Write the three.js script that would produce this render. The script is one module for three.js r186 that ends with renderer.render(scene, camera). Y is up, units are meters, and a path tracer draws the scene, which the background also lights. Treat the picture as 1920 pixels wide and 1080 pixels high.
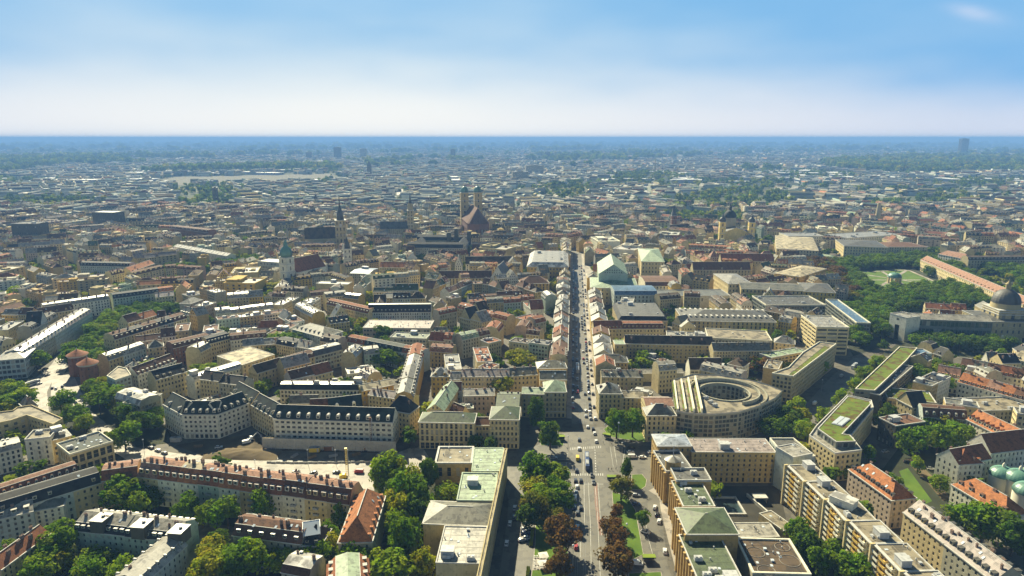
import * as THREE from 'three';
import { mergeGeometries } from 'three/addons/utils/BufferGeometryUtils.js';

// ---------------------------------------------------------------- camera, sky, sun, exposure
const scene = new THREE.Scene();
const EYE = 180, F = 1281, TILT = THREE.MathUtils.degToRad(-12.4);
const camera = new THREE.PerspectiveCamera(45.72, 16 / 9, 1, 120000);
camera.position.set(0, EYE, 0);
camera.rotation.x = TILT;

const renderer = new THREE.WebGLRenderer({ antialias: true });
renderer.toneMapping = THREE.LinearToneMapping;
renderer.toneMappingExposure = 2.2;
renderer.shadowMap.enabled = true;

const SUN_AZ = THREE.MathUtils.degToRad(-23), SUN_EL = THREE.MathUtils.degToRad(37);
const sunDir = new THREE.Vector3(Math.sin(SUN_AZ) * Math.cos(SUN_EL), Math.sin(SUN_EL), -Math.cos(SUN_AZ) * Math.cos(SUN_EL));
const sun = new THREE.DirectionalLight(new THREE.Color(1, 0.91, 0.63), 5);
sun.position.copy(sunDir).multiplyScalar(4000).add(new THREE.Vector3(0, 0, -800));
sun.target.position.set(0, 0, -800);
sun.castShadow = true;
Object.assign(sun.shadow.camera, { left: -1200, right: 1200, top: 1200, bottom: -1200, near: 10, far: 9000 });
sun.shadow.mapSize.set(4096, 4096);
scene.add(sun, sun.target);

const mix = (a, b, t) => a + (b - a) * t, clamp = (x, a, b) => Math.min(b, Math.max(a, x));
const smooth = (x, a, b) => { const t = clamp((x - a) / (b - a), 0, 1); return t * t * (3 - 2 * t); };
function rng(seed) { let a = seed >>> 0; return () => { a = (a + 0x6d2b79f5) | 0; let t = Math.imul(a ^ (a >>> 15), 1 | a); t = (t + Math.imul(t ^ (t >>> 7), 61 | t)) ^ t; return ((t ^ (t >>> 14)) >>> 0) / 4294967296; }; }
const rnd = rng(7);
const R = (a, b) => a + (b - a) * rnd(), pick = (l) => l[Math.floor(rnd() * l.length)];
// value noise that repeats every p cells
const hash = (x, y, s) => { let h = Math.imul(x, 374761393) + Math.imul(y, 668265263) + Math.imul(s, 974634777); h = Math.imul(h ^ (h >>> 13), 1274126177); return ((h ^ (h >>> 16)) >>> 0) / 4294967296; };
function vnoise(x, y, p, s) {
  const ix = Math.floor(x), iy = Math.floor(y), fx = x - ix, fy = y - iy, m = (k) => ((k % p) + p) % p;
  const u = fx * fx * (3 - 2 * fx), v = fy * fy * (3 - 2 * fy);
  return mix(mix(hash(m(ix), m(iy), s), hash(m(ix + 1), m(iy), s), u), mix(hash(m(ix), m(iy + 1), s), hash(m(ix + 1), m(iy + 1), s), u), v);
}
const fbm = (u, v, p, s, oct = 4) => { let a = 0.5, t = 0, f = p; for (let i = 0; i < oct; i++) { t += a * vnoise(u * f, v * f, f, s + i); a *= 0.5; f *= 2; } return t / (1 - Math.pow(0.5, oct)); };

{ // clear spring sky: white haze along the horizon on the sun's side, blue above
  const W = 1024, H = 512, data = new Float32Array(W * H * 4);
  const hi = [0.045, 0.085, 0.13], mid = [0.19, 0.47, 0.83];
  for (let r = 0; r < H; r++) {
    const el = ((r + 0.5) / H - 0.5) * 180, y = Math.sin(el * Math.PI / 180);
    for (let c = 0; c < W; c++) {
      const az = ((c + 0.5) / W - 0.5) * 2 * Math.PI, x = Math.cos(az) * Math.cos(el * Math.PI / 180), z = Math.sin(az) * Math.cos(el * Math.PI / 180);
      let d = Math.atan2(x, -z) * 180 / Math.PI + 13; d = Math.abs(((d + 540) % 360) - 180);
      const e = Math.max(el, 0), side = Math.exp(-Math.pow(d / 38, 2));
      const wisp = fbm(c / W * 1.0, r / H * 2.2 % 1, 24, 31, 5) - 0.5;
      const back = smooth(d, 65, 130), h0 = Math.exp(-Math.pow(e / (2.5 + 3.9 * side + 8 * back + wisp * 5), 2));
      const top = smooth(e, 10, 36), hz = [mix(mix(0.68, 0.85, back), 1.0, side), mix(mix(0.73, 0.8, back), 0.99, side), mix(mix(0.88, 0.7, back), 0.95, side)];
      const g = side * Math.exp(-e / 9) * 0.7;
      const circ = Math.exp(-Math.pow(Math.max(0, 1 - (x * sunDir.x + y * sunDir.y + z * sunDir.z)) / 0.016, 0.7)) * 1.4;
      const o = (r * W + c) * 4;
      for (let k = 0; k < 3; k++) {
        let v = mix(mid[k], hi[k], top);
        v = mix(v, [0.5, 0.8, 0.88][k], clamp(g + wisp * 0.42 * Math.exp(-e / 12), 0, 1));
        v = mix(v, hz[k], clamp(h0, 0, 1));
        data[o + k] = v + (e > 12 ? circ : circ * smooth(e, 6, 12));
      }
      // one thin wisp of cloud high on the right
      const pd = Math.atan2(x, -z) * 180 / Math.PI, q = Math.exp(-Math.pow((pd - 32.4) / 1.5, 2) - Math.pow((el - 8.1 + (pd - 32.4) * 0.33) / 0.32, 2)) * (0.1 + 1.5 * fbm(c / W, r / H, 96, 55, 4));
      for (let k = 0; k < 3; k++) data[o + k] = mix(data[o + k], [0.75, 0.8, 0.95][k], clamp(q * 0.55, 0, 0.55));
      for (let k = 0; k < 3; k++) data[o + k] /= renderer.toneMappingExposure;
      data[o + 3] = 1;
    }
  }
  const t = new THREE.DataTexture(data, W, H, THREE.RGBAFormat, THREE.FloatType);
  t.mapping = THREE.EquirectangularReflectionMapping; t.magFilter = t.minFilter = THREE.LinearFilter; t.wrapS = THREE.RepeatWrapping; t.needsUpdate = true;
  scene.background = t; scene.environment = t;
}
scene.fog = new THREE.FogExp2(new THREE.Color(0.25, 0.5, 1.0), 0.00013);

// ---------------------------------------------------------------- places: a pixel of the 1920 x 1080 photograph on the level h above the ground -> world x, z
function P(px, py, h = 0) {
  const cx = (px - 960) / F, cy = (540 - py) / F, c = Math.cos(TILT), s = Math.sin(TILT);
  const yy = cy * c + s, t = (EYE - h) / -yy;
  return [cx * t, (cy * s - c) * t];
}
const toPx = (x, y, z) => { const c = Math.cos(TILT), s = Math.sin(TILT), Y = y - EYE, yc = Y * c + z * s, zc = -Y * s + z * c; return [960 + F * x / -zc, 540 - F * yc / -zc, -zc]; };

// ---------------------------------------------------------------- textures: colour, grain and wear only
function tex(n, size, fn) {
  const d = new Uint8Array(n * n * 4);
  for (let j = 0; j < n; j++) for (let i = 0; i < n; i++) {
    const v = fn(i / n, j / n), o = (j * n + i) * 4, a = Array.isArray(v);
    for (let k = 0; k < 3; k++) d[o + k] = clamp(255 * (a ? v[k] : v), 0, 255);
    d[o + 3] = 255;
  }
  const t = new THREE.DataTexture(d, n, n);
  t.wrapS = t.wrapT = THREE.RepeatWrapping; t.magFilter = THREE.LinearFilter; t.minFilter = THREE.LinearMipmapLinearFilter; t.generateMipmaps = true; t.anisotropy = 8;
  t.colorSpace = THREE.SRGBColorSpace; t.repeat.set(1 / size, 1 / size); t.needsUpdate = true;
  return t;
}
const T = {
  plaster: tex(256, 24, (u, v) => 0.87 + 0.14 * fbm(u, v, 8, 1) - 0.12 * smooth(fbm(u * 1, v, 24, 5), 0.55, 0.8) - 0.05 * vnoise(u * 64, v * 4, 64, 9)),
  tile: tex(256, 9, (u, v) => 0.7 + 0.3 * fbm(u, v, 6, 3) - 0.16 * smooth(fbm(u, v, 12, 12), 0.55, 0.75) - (v * 24 % 1 < 0.22 ? 0.1 : 0) + 0.1 * (hash(Math.floor(u * 32), Math.floor(v * 24), 4) - 0.5)),
  metal: tex(512, 19.2, (u, v) => 0.72 + 0.3 * fbm(u, v, 5, 15) - (u * 32 % 1 < 0.16 ? 0.16 : 0) - (v * 6 % 1 < 0.03 ? 0.1 : 0) - 0.2 * smooth(fbm(u, v, 14, 18), 0.5, 0.72) + 0.08 * (hash(Math.floor(u * 32), Math.floor(v * 6), 5) - 0.5)),
  flat: tex(512, 30, (u, v) => 0.68 + 0.3 * fbm(u, v, 6, 21) - 0.26 * smooth(fbm(u, v, 9, 25), 0.52, 0.68) - (u * 10 % 1 < 0.03 || v * 4 % 1 < 0.015 ? 0.12 : 0) + 0.1 * (hash(Math.floor(u * 256), Math.floor(v * 256), 2) - 0.5)),
  stone: tex(256, 12, (u, v) => { const row = Math.floor(v * 16), b = Math.floor(u * 12 + (row % 2) * 0.5); return 0.84 + 0.16 * fbm(u, v, 8, 41) + 0.1 * (hash(b, row, 6) - 0.5); }),
  asphalt: tex(512, 60, (u, v) => 0.66 + 0.28 * fbm(u, v, 6, 51, 5) - 0.12 * smooth(fbm(u, v, 18, 52), 0.56, 0.62) + 0.12 * (hash(Math.floor(u * 512), Math.floor(v * 512), 3) - 0.5)),
  grass: tex(512, 40, (u, v) => { const n = fbm(u, v, 8, 61, 6), m = fbm(u, v, 20, 66, 4); return [0.62 + 0.3 * n - 0.1 * m, 0.66 + 0.28 * n, 0.55 + 0.2 * n]; }),
  sedum: tex(512, 34, (u, v) => { const n = fbm(u, v, 9, 161, 5), m = smooth(fbm(u, v, 13, 166, 4), 0.48, 0.66), w = smooth(fbm(u, v, 22, 171, 3), 0.6, 0.75); return [0.66 + 0.26 * n - 0.04 * m + 0.14 * w, 0.8 + 0.2 * n - 0.3 * m, 0.5 + 0.3 * n]; }),
  soil: tex(512, 50, (u, v) => { const n = fbm(u, v, 7, 71, 6); return [0.5 + 0.5 * n, 0.48 + 0.48 * n, 0.42 + 0.46 * n]; }),
  land: tex(1024, 5200, (u, v) => { // woods, fields, suburbs seen from far off
    const n = fbm(u, v, 7, 81, 6), f = hash(Math.floor(u * 36 + 3 * vnoise(u * 9, v * 9, 9, 84)), Math.floor(v * 22 + 3 * vnoise(u * 8, v * 8, 8, 85)), 8), w = smooth(n, 0.47, 0.53);
    return [mix(0.52 + 0.26 * f, 0.26, w), mix(0.58 + 0.18 * f, 0.38, w), mix(0.38 + 0.2 * f, 0.25, w)];
  }),
};

// ---------------------------------------------------------------- materials (linear base colours)
const cache = new Map();
function mat(key, rgb, map, rough = 0.85, extra = {}) {
  if (!cache.has(key)) { const m = new THREE.MeshStandardMaterial({ color: new THREE.Color().setRGB(...rgb), roughness: rough, ...extra }); if (map) m.map = map; m.name = key; cache.set(key, m); }
  return cache.get(key);
}
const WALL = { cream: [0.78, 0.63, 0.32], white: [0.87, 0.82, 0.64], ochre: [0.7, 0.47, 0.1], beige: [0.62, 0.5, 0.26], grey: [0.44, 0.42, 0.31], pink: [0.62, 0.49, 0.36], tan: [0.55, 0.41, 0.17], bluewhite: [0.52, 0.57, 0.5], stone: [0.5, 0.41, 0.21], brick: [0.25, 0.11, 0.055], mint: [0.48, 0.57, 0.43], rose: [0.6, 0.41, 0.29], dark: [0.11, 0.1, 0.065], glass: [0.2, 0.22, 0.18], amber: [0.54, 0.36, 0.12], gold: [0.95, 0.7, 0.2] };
const ROOF = { red: [0.38, 0.13, 0.048], orange: [0.55, 0.2, 0.065], brown: [0.2, 0.092, 0.045], dark: [0.036, 0.035, 0.03], grey: [0.27, 0.255, 0.19], light: [0.48, 0.445, 0.365], pink: [0.43, 0.35, 0.31], rose: [0.47, 0.25, 0.16], copper: [0.36, 0.47, 0.29], verdigris: [0.2, 0.42, 0.32], forest: [0.042, 0.062, 0.045], olive: [0.105, 0.145, 0.055], paleblue: [0.5, 0.54, 0.6], white: [0.8, 0.77, 0.7], gravel: [0.38, 0.32, 0.21], umber: [0.13, 0.08, 0.035], sedum: [0.165, 0.18, 0.012], blue: [0.16, 0.27, 0.4], sand: [0.62, 0.52, 0.33], slate: [0.14, 0.135, 0.115] };
const wallM = (k) => mat('wall ' + k, WALL[k], k === 'stone' || k === 'tan' ? T.stone : T.plaster, 0.9);
const TILED = 'red orange brown rose', METAL = 'paleblue copper verdigris light pink grey slate blue olive';
const roofM = (k) => mat('roof ' + k, ROOF[k], TILED.includes(k) ? T.tile : METAL.includes(k) ? T.metal : k === 'sedum' ? T.sedum : T.flat, k === 'sedum' ? 1 : 'olive copper slate pink'.includes(k) ? 0.62 : METAL.includes(k) ? 0.4 : TILED.includes(k) ? 0.9 : 0.8);
const glassM = mat('window glass', [0.9, 0.9, 0.9], null, 0.18, { vertexColors: true });
const trimM = mat('trim', [0.62, 0.6, 0.54], T.plaster, 0.8), zincM = mat('zinc', [0.5, 0.52, 0.53], T.metal, 0.45), chimM = mat('chimney', [0.3, 0.2, 0.15], T.plaster, 0.9), metalM = mat('grey steel', [0.4, 0.41, 0.42], null, 0.5), blackM = mat('dark rubber', [0.02, 0.02, 0.02], null, 0.8);

// ---------------------------------------------------------------- names and records
const used = new Map();
function numbered(n) { const k = used.get(n) ?? 0; used.set(n, k + 1); return k ? n + '_' + String(k).padStart(3, '0') : n; }
function tag(o, label, category, group, kind) { Object.assign(o.userData, { label }); if (category) o.userData.category = category; if (group) o.userData.group = group; if (kind) o.userData.kind = kind; return o; }
function thing(name, label, category, x, z, turn = 0, group, y = 0) { const o = new THREE.Group(); o.name = numbered(name); o.position.set(x, y, z); o.rotation.y = turn; scene.add(o); return tag(o, label, category, group); }
function part(name, geo, m, parent, kind) { const o = new THREE.Mesh(geo, m); o.name = name; o.castShadow = o.receiveShadow = true; if (kind) o.userData.kind = kind; parent.add(o); return o; }
function struct(name, geo, m, label) { const o = part(numbered(name), geo, m, scene, 'structure'); if (label) o.userData.label = label; return o; }

// ---------------------------------------------------------------- mesh builder: quads and triangles with uv in metres
const V = (x, y, z) => [x, y, z];
const sub = (a, b) => [a[0] - b[0], a[1] - b[1], a[2] - b[2]], dot = (a, b) => a[0] * b[0] + a[1] * b[1] + a[2] * b[2], cross = (a, b) => [a[1] * b[2] - a[2] * b[1], a[2] * b[0] - a[0] * b[2], a[0] * b[1] - a[1] * b[0]];
const norm = (a) => { const l = Math.hypot(...a) || 1; return [a[0] / l, a[1] / l, a[2] / l]; }, mul = (a, k) => [a[0] * k, a[1] * k, a[2] * k], plus = (...l) => l.reduce((a, b) => [a[0] + b[0], a[1] + b[1], a[2] + b[2]]);
class MB {
  constructor(col) { this.p = []; this.n = []; this.t = []; this.c = col ? [] : null; this.off = [Math.floor(R(0, 40)), Math.floor(R(0, 40))]; }
  poly(pts, out, c) {      // a flat polygon as a fan; out: which way it faces
    let n = norm(cross(sub(pts[1], pts[0]), sub(pts[2], pts[0])));
    if (out && dot(n, out) < 0) { pts = pts.slice().reverse(); n = mul(n, -1); }
    const up = Math.abs(n[1]) > 0.999 ? [1, 0, 0] : norm(cross([0, 1, 0], n)), vp = cross(n, up), o = this.off;
    const uv = pts.map((q) => [dot(q, up) + o[0], dot(q, vp) + o[1]]);
    for (let i = 1; i + 1 < pts.length; i++) for (const k of [0, i, i + 1]) { this.p.push(...pts[k]); this.n.push(...n); this.t.push(...uv[k]); if (this.c) this.c.push(...(c ?? [1, 1, 1])); }
    return this;
  }
  box(x0, x1, y0, y1, z0, z1, skip = '', c) {
    const f = { f: [[x0, y0, z1], [x1, y0, z1], [x1, y1, z1], [x0, y1, z1]], k: [[x1, y0, z0], [x0, y0, z0], [x0, y1, z0], [x1, y1, z0]], l: [[x0, y0, z0], [x0, y0, z1], [x0, y1, z1], [x0, y1, z0]], r: [[x1, y0, z1], [x1, y0, z0], [x1, y1, z0], [x1, y1, z1]], t: [[x0, y1, z1], [x1, y1, z1], [x1, y1, z0], [x0, y1, z0]], b: [[x0, y0, z0], [x1, y0, z0], [x1, y0, z1], [x0, y0, z1]] };
    for (const k in f) if (!skip.includes(k)) this.poly(f[k], null, c);
    return this;
  }
  geo() {
    const g = new THREE.BufferGeometry();
    g.setAttribute('position', new THREE.Float32BufferAttribute(this.p, 3)); g.setAttribute('normal', new THREE.Float32BufferAttribute(this.n, 3)); g.setAttribute('uv', new THREE.Float32BufferAttribute(this.t, 2));
    if (this.c) g.setAttribute('color', new THREE.Float32BufferAttribute(this.c, 3));
    return g;
  }
  get empty() { return !this.p.length; }
}
const tri = (g) => { const q = g.index ? g.toNonIndexed() : g; q.deleteAttribute('uv1'); return q; };
// ---------------------------------------------------------------- buildings
// A facade from O along U (unit) facing N: bands and piers round recessed openings, so each window is a real hole with a pane at its back.
// f: { n floors, g ground-floor height, bw bay, ww, wh, rev, base first sill, arch }
function facade(w, gl, O, U, N, len, h, f, r) {
  const at = (x, y, z = 0) => [O[0] + U[0] * x + N[0] * z, O[1] + y, O[2] + U[2] * x + N[2] * z];
  const quad = (m, x0, x1, y0, y1, z, c) => m.poly([at(x0, y0, z), at(x1, y0, z), at(x1, y1, z), at(x0, y1, z)], N, c);
  const nb = f && len > 3 ? Math.max(1, Math.round((len - (f.edge ?? 1)) / (f.bw ?? 3))) : 0;
  if (!nb) return quad(w, 0, len, 0, h, 0);
  const nf = f.n ?? Math.max(1, Math.round((h - (f.g ?? 4.2)) / 3.4) + 1), g = f.g ?? 4.2, fh = (h - g - (f.top ?? 0.7)) / Math.max(1, nf - 1);
  const bw = (len - (f.edge ?? 1)) / nb, ww = Math.min(f.ww ?? 1.25, bw * 0.9), rev = f.rev ?? 0.3;
  let y = 0;
  for (let k = 0; k < nf; k++) {
    const y0 = k ? g + (k - 1) * fh : 0, hh = k ? fh : g, wh = Math.min(hh * 0.86, k ? f.wh ?? 1.9 : f.gh ?? 2.5), s = y0 + (k ? (hh - wh) * (f.sill ?? 0.6) : f.gs ?? 0.5);
    const gw = k ? ww : Math.min(f.gw ?? ww * 1.15, bw * 0.9);
    quad(w, 0, len, y, s, 0); y = s + wh;
    let x = 0;
    for (let b = 0; b < nb; b++) {
      const x0 = (f.edge ?? 1) / 2 + (b + 0.5) * bw - gw / 2, x1 = x0 + gw;
      quad(w, x, x0, s, y, 0); x = x1;
      w.poly([at(x0, s), at(x0, s, -rev), at(x0, y, -rev), at(x0, y)], U); w.poly([at(x1, s), at(x1, s, -rev), at(x1, y, -rev), at(x1, y)], mul(U, -1));
      w.poly([at(x0, y), at(x1, y), at(x1, y, -rev), at(x0, y, -rev)], [0, -1, 0]); w.poly([at(x0, s), at(x1, s), at(x1, s, -rev), at(x0, s, -rev)], [0, 1, 0]);
      const q = r(), dim = f.gc ?? [0.045, 0.05, 0.05], c = q < 0.13 ? [0.42, 0.39, 0.31] : q < 0.22 ? [0.24, 0.22, 0.17] : q < 0.42 ? [0.11, 0.11, 0.1] : dim;
      if (f.split && wh > 1.2) { const m = s + wh * 0.5; quad(gl, x0, x1, s, m - 0.05, -rev, c); quad(gl, x0, x1, m + 0.05, y, -rev, c); quad(w, x0, x1, m - 0.05, m + 0.05, -rev + 0.04); }
      else quad(gl, x0, x1, s, y, -rev, c);
      if (f.ledge) w.poly([at(x0 - 0.15, s - 0.02, 0.22), at(x1 + 0.15, s - 0.02, 0.22), at(x1 + 0.15, s, 0), at(x0 - 0.15, s, 0)], [0, 1, 0]);
    }
    quad(w, x, len, s, y, 0);
  }
  quad(w, 0, len, y, h, 0);
}

const dormCache = new Map();
// dormer: its front stands at z = 0, its foot at y = 0; it runs back (-z) into a slope of `rise` per metre
function dormerGeo(kind, w, h, rise) {
  const key = [kind, w, h, rise.toFixed(2)].join();
  if (dormCache.has(key)) return dormCache.get(key);
  const a = new MB(), b = new MB(), c = new MB(true), dp = Math.min(5, h / rise), x = w / 2, wy = h * 0.16, wt = h * 0.86, wx = x * 0.72;
  a.poly([[-x, 0, 0], [x, 0, 0], [x, wy, 0], [-x, wy, 0]], [0, 0, 1]).poly([[-x, wt, 0], [x, wt, 0], [x, h, 0], [-x, h, 0]], [0, 0, 1]).poly([[-x, wy, 0], [-wx, wy, 0], [-wx, wt, 0], [-x, wt, 0]], [0, 0, 1]).poly([[wx, wy, 0], [x, wy, 0], [x, wt, 0], [wx, wt, 0]], [0, 0, 1]);
  c.poly([[-wx, wy, -0.12], [wx, wy, -0.12], [wx, wt, -0.12], [-wx, wt, -0.12]], [0, 0, 1], [0.06, 0.065, 0.065]);
  for (const s of [-1, 1]) a.poly([[s * x, 0, 0], [s * x, h, 0], [s * x, h, -dp]], [s, 0, 0]);
  if (kind === 'flat') b.box(-x - 0.15, x + 0.15, h, h + 0.14, -dp - 0.3, 0.25);
  else if (kind === 'gable') {
    const p = h + w * 0.42, d2 = Math.min(6, p / rise);
    a.poly([[-x, h, 0], [x, h, 0], [0, p, 0]], [0, 0, 1]);
    for (const s of [-1, 1]) b.poly([[s * (x + 0.15), h - 0.06, 0.2], [0, p + 0.05, 0.2], [0, p + 0.05, -d2], [s * (x + 0.15), h - 0.06, -dp]], [s, 1, 0]);
  } else { // round head
    const n = 7, pt = (i, e) => { const t = Math.PI * i / n; return [-Math.cos(t) * (x + e), h + Math.sin(t) * (x + e) * 0.9]; };
    for (let i = 0; i < n; i++) { const [x0, y0] = pt(i, 0.1), [x1, y1] = pt(i + 1, 0.1); b.poly([[x0, y0, 0.15], [x1, y1, 0.15], [x1, y1, -Math.min(6, y1 / rise)], [x0, y0, -Math.min(6, y0 / rise)]], [x0 + x1, 2, 0]); a.poly([[0, h, 0], [pt(i, 0)[0], pt(i, 0)[1], 0], [pt(i + 1, 0)[0], pt(i + 1, 0)[1], 0]], [0, 0, 1]); }
  }
  const g = mergeGeometries([a, b, c].map((m) => { const q = m.geo(); if (!q.getAttribute('color')) q.setAttribute('color', new THREE.Float32BufferAttribute(new Float32Array(m.p.length).fill(1), 3)); return q; }), true);
  dormCache.set(key, g);
  return g;
}
const chimCache = new Map();
function chimGeo(w, d, h) {
  const k = [w, d, h].join();
  if (!chimCache.has(k)) { const m = new MB().box(-w / 2, w / 2, 0, h, -d / 2, d / 2, 'tb').box(-w / 2 - 0.1, w / 2 + 0.1, h, h + 0.2, -d / 2 - 0.1, d / 2 + 0.1); for (const s of [-0.25, 0.25]) m.box(s * w - 0.13, s * w + 0.13, h + 0.2, h + 0.55, -0.13, 0.13, 'b'); chimCache.set(k, m.geo()); }
  return chimCache.get(k);
}
const unitGeo = {
  pipe: mergeGeometries([new THREE.CylinderGeometry(0.22, 0.25, 0.9, 8).translate(0, 0.45, 0), new THREE.ConeGeometry(0.4, 0.25, 8).translate(0, 1.05, 0)].map((g) => g.toNonIndexed())),
  skylight: new MB().box(-0.5, 0.5, 0, 0.16, -0.7, 0.7, 'b').geo(),
  vent: (() => { const m = new MB().box(-0.5, 0.5, 0, 0.7, -0.5, 0.5, 'b'); m.box(-0.65, 0.65, 0.7, 0.85, -0.65, 0.65); return m.geo(); })(),
  plant: (() => { const m = new MB().box(-1.6, 1.6, 0.2, 1.7, -1, 1).box(-1.4, 1.4, 0, 0.2, -0.8, 0.8, 't'); for (const x of [-0.8, 0.8]) m.box(x - 0.5, x + 0.5, 1.7, 1.95, -0.6, 0.6, 'b'); return m.geo(); })(),
  hut: (() => { const m = new MB().box(-2.5, 2.5, 0, 2.8, -2, 2, 'b'); m.box(-2.7, 2.7, 2.8, 3.05, -2.2, 2.2); return m.geo(); })(),
};

// The shapes of one house: front on z = 0 from x = 0 to L, depth d towards -z. Returns geometries and lists of placed dormers, chimneys, ...
function houseParts(s, r) {
  const { L, d, h, rh = 6, roof = 'g', sides = 'fb' } = s, wall = new MB(), glass = new MB(true), top = new MB(), trim = new MB(), out = { wall, glass, top, trim, dormers: [], chimneys: [], bits: [] };
  const f = { ...(s.f ?? {}) }, on = (k) => (sides.includes(k) ? f : null), oh = s.oh ?? 0.45;
  facade(wall, glass, [0, 0, 0], [1, 0, 0], [0, 0, 1], L, h, on('f'), r);
  facade(wall, glass, [L, 0, 0], [0, 0, -1], [1, 0, 0], d, h, on('r'), r);
  facade(wall, glass, [L, 0, -d], [-1, 0, 0], [0, 0, -1], L, h, on('b'), r);
  facade(wall, glass, [0, 0, -d], [0, 0, 1], [-1, 0, 0], d, h, on('l'), r);
  if (roof !== 'f') trim.box(-oh * 0.5, L + oh * 0.5, h - 0.45, h, 0, oh, 'k').box(-oh * 0.5, L + oh * 0.5, h - 0.45, h, -d - oh, -d, 'f');
  if (f.belt) trim.box(0, L, f.g ?? 4.2, (f.g ?? 4.2) + 0.3, 0.002, 0.18, 'k');
  const slope = (pts, o) => top.poly(pts, o ?? [0, 1, 0]);
  let dz = d / 2, e = h, q = 0;              // where the slope for dormers starts: height e at distance q from the front; rise = rr
  let rr = rh / (d / 2);
  if (roof === 'g') {
    const y = h + rh, E = oh, dy = E * rr;
    slope([[-0.1, h - dy, E], [L + 0.1, h - dy, E], [L + 0.1, y, -dz], [-0.1, y, -dz]]); slope([[-0.1, h - dy, -d - E], [L + 0.1, h - dy, -d - E], [L + 0.1, y, -dz], [-0.1, y, -dz]]);
    for (const x of [0, L]) wall.poly([[x, h, 0], [x, h, -d], [x, y - 0.05, -dz]], [x ? 1 : -1, 0, 0]);
    trim.box(-0.1, L + 0.1, y - 0.08, y + 0.12, -dz - 0.18, -dz + 0.18);
    for (const x of [0, L]) if (s.fire) wall.poly([[x, h, 0.2], [x, y + 0.45, -dz], [x, y, -dz], [x, h - 0.4, 0.2]], [x ? 1 : -1, 0, 0]);
  } else if (roof === 'x') {                  // gable to the front
    const y = h + rh, m = L / 2, rx = rh / m;
    slope([[-oh, h - oh * rx, 0.3], [m, y, 0.3], [m, y, -d - 0.3], [-oh, h - oh * rx, -d - 0.3]]); slope([[L + oh, h - oh * rx, 0.3], [m, y, 0.3], [m, y, -d - 0.3], [L + oh, h - oh * rx, -d - 0.3]]);
    for (const z of [0, -d]) wall.poly([[0, h, z], [L, h, z], [m, y - 0.05, z]], [0, 0, z ? -1 : 1]);
    if (L > 7) for (let k = 0; k < 2; k++) { const n = Math.max(1, Math.floor((L * (1 - (k + 0.6) * 2.6 / rh)) / 3.2)); if (rh > 2.6 * (k + 1)) for (let i = 0; i < n; i++) { const x = m + (i - (n - 1) / 2) * 2.6, yy = h + 0.8 + k * 2.6; glass.poly([[x - 0.5, yy, 0.03], [x + 0.5, yy, 0.03], [x + 0.5, yy + 1.4, 0.03], [x - 0.5, yy + 1.4, 0.03]], [0, 0, 1], [0.05, 0.05, 0.05]); } }
    trim.box(m - 0.15, m + 0.15, y - 0.08, y + 0.12, -d - 0.3, 0.3);
    rr = 0;
  } else if (roof === 'h') {
    const y = h + rh, m = Math.min(dz, L / 2 - 0.1), E = oh, dy = E * rr;
    const A = [-E, h - dy, E], B = [L + E, h - dy, E], C = [L + E, h - dy, -d - E], D = [-E, h - dy, -d - E], p = [m, y, -dz], q2 = [L - m, y, -dz];
    slope([A, B, q2, p]); slope([C, D, p, q2]); slope([B, C, q2]); slope([D, A, p]);
    trim.box(-E, 0, h - 0.45, h, -d - E, E, 'r').box(L, L + E, h - 0.45, h, -d - E, E, 'l');
    if (L - 2 * m > 0.5) trim.box(m, L - m, y - 0.08, y + 0.12, -dz - 0.18, -dz + 0.18);
  } else if (roof === 'm' || roof === 'M') {  // mansard: steep lower slope, flat-pitched top ('M' also on the ends)
    const mh = s.mh ?? 3.4, si = s.si ?? 1.3, ex = roof === 'M' ? si : 0, y1 = h + mh, y2 = y1 + rh * 0.45, E = oh;
    slope([[-0.05, h, E], [L + 0.05, h, E], [L - ex, y1, -si], [ex, y1, -si]], [0, 0.5, 1]); slope([[0, h, -d - E], [L, h, -d - E], [L - ex, y1, -d + si], [ex, y1, -d + si]], [0, 0.5, -1]);
    if (ex) { slope([[L + E, h, E], [L + E, h, -d - E], [L - ex, y1, -d + si], [L - ex, y1, -si]], [1, 0.5, 0]); slope([[-E, h, E], [-E, h, -d - E], [ex, y1, -d + si], [ex, y1, -si]], [-1, 0.5, 0]); }
    else for (const x of [0, L]) wall.poly([[x, h, 0], [x, h, -d], [x, y1, -d + si], [x, y2, -dz], [x, y1, -si]], [x ? 1 : -1, 0, 0]);
    const t2 = s.top2 ? (out.top2 = new MB()) : top, hx = ex ? Math.min(dz, L / 2 - ex - 0.1) : 0;
    if (ex) { t2.poly([[ex, y1, -si], [L - ex, y1, -si], [L - ex - hx, y2, -dz], [ex + hx, y2, -dz]], [0, 1, 0]); t2.poly([[ex, y1, -d + si], [L - ex, y1, -d + si], [L - ex - hx, y2, -dz], [ex + hx, y2, -dz]], [0, 1, 0]); t2.poly([[ex, y1, -si], [ex, y1, -d + si], [ex + hx, y2, -dz]], [0, 1, 0]); t2.poly([[L - ex, y1, -si], [L - ex, y1, -d + si], [L - ex - hx, y2, -dz]], [0, 1, 0]); }
    else { t2.poly([[0, y1, -si], [L, y1, -si], [L, y2, -dz], [0, y2, -dz]], [0, 1, 0]); t2.poly([[0, y1, -d + si], [L, y1, -d + si], [L, y2, -dz], [0, y2, -dz]], [0, 1, 0]); }
    trim.box(ex, L - ex, y1 - 0.08, y1 + 0.1, -si - 0.12, -si + 0.14).box(ex, L - ex, y1 - 0.08, y1 + 0.1, -d + si - 0.14, -d + si + 0.12);
    rr = mh / (si + E); e = h + rr * E; out.up = { y1, y2, si };
  } else {                                    // flat with a parapet
    const p = s.pw ?? 0.35, ph = s.ph ?? 0.7;
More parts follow.
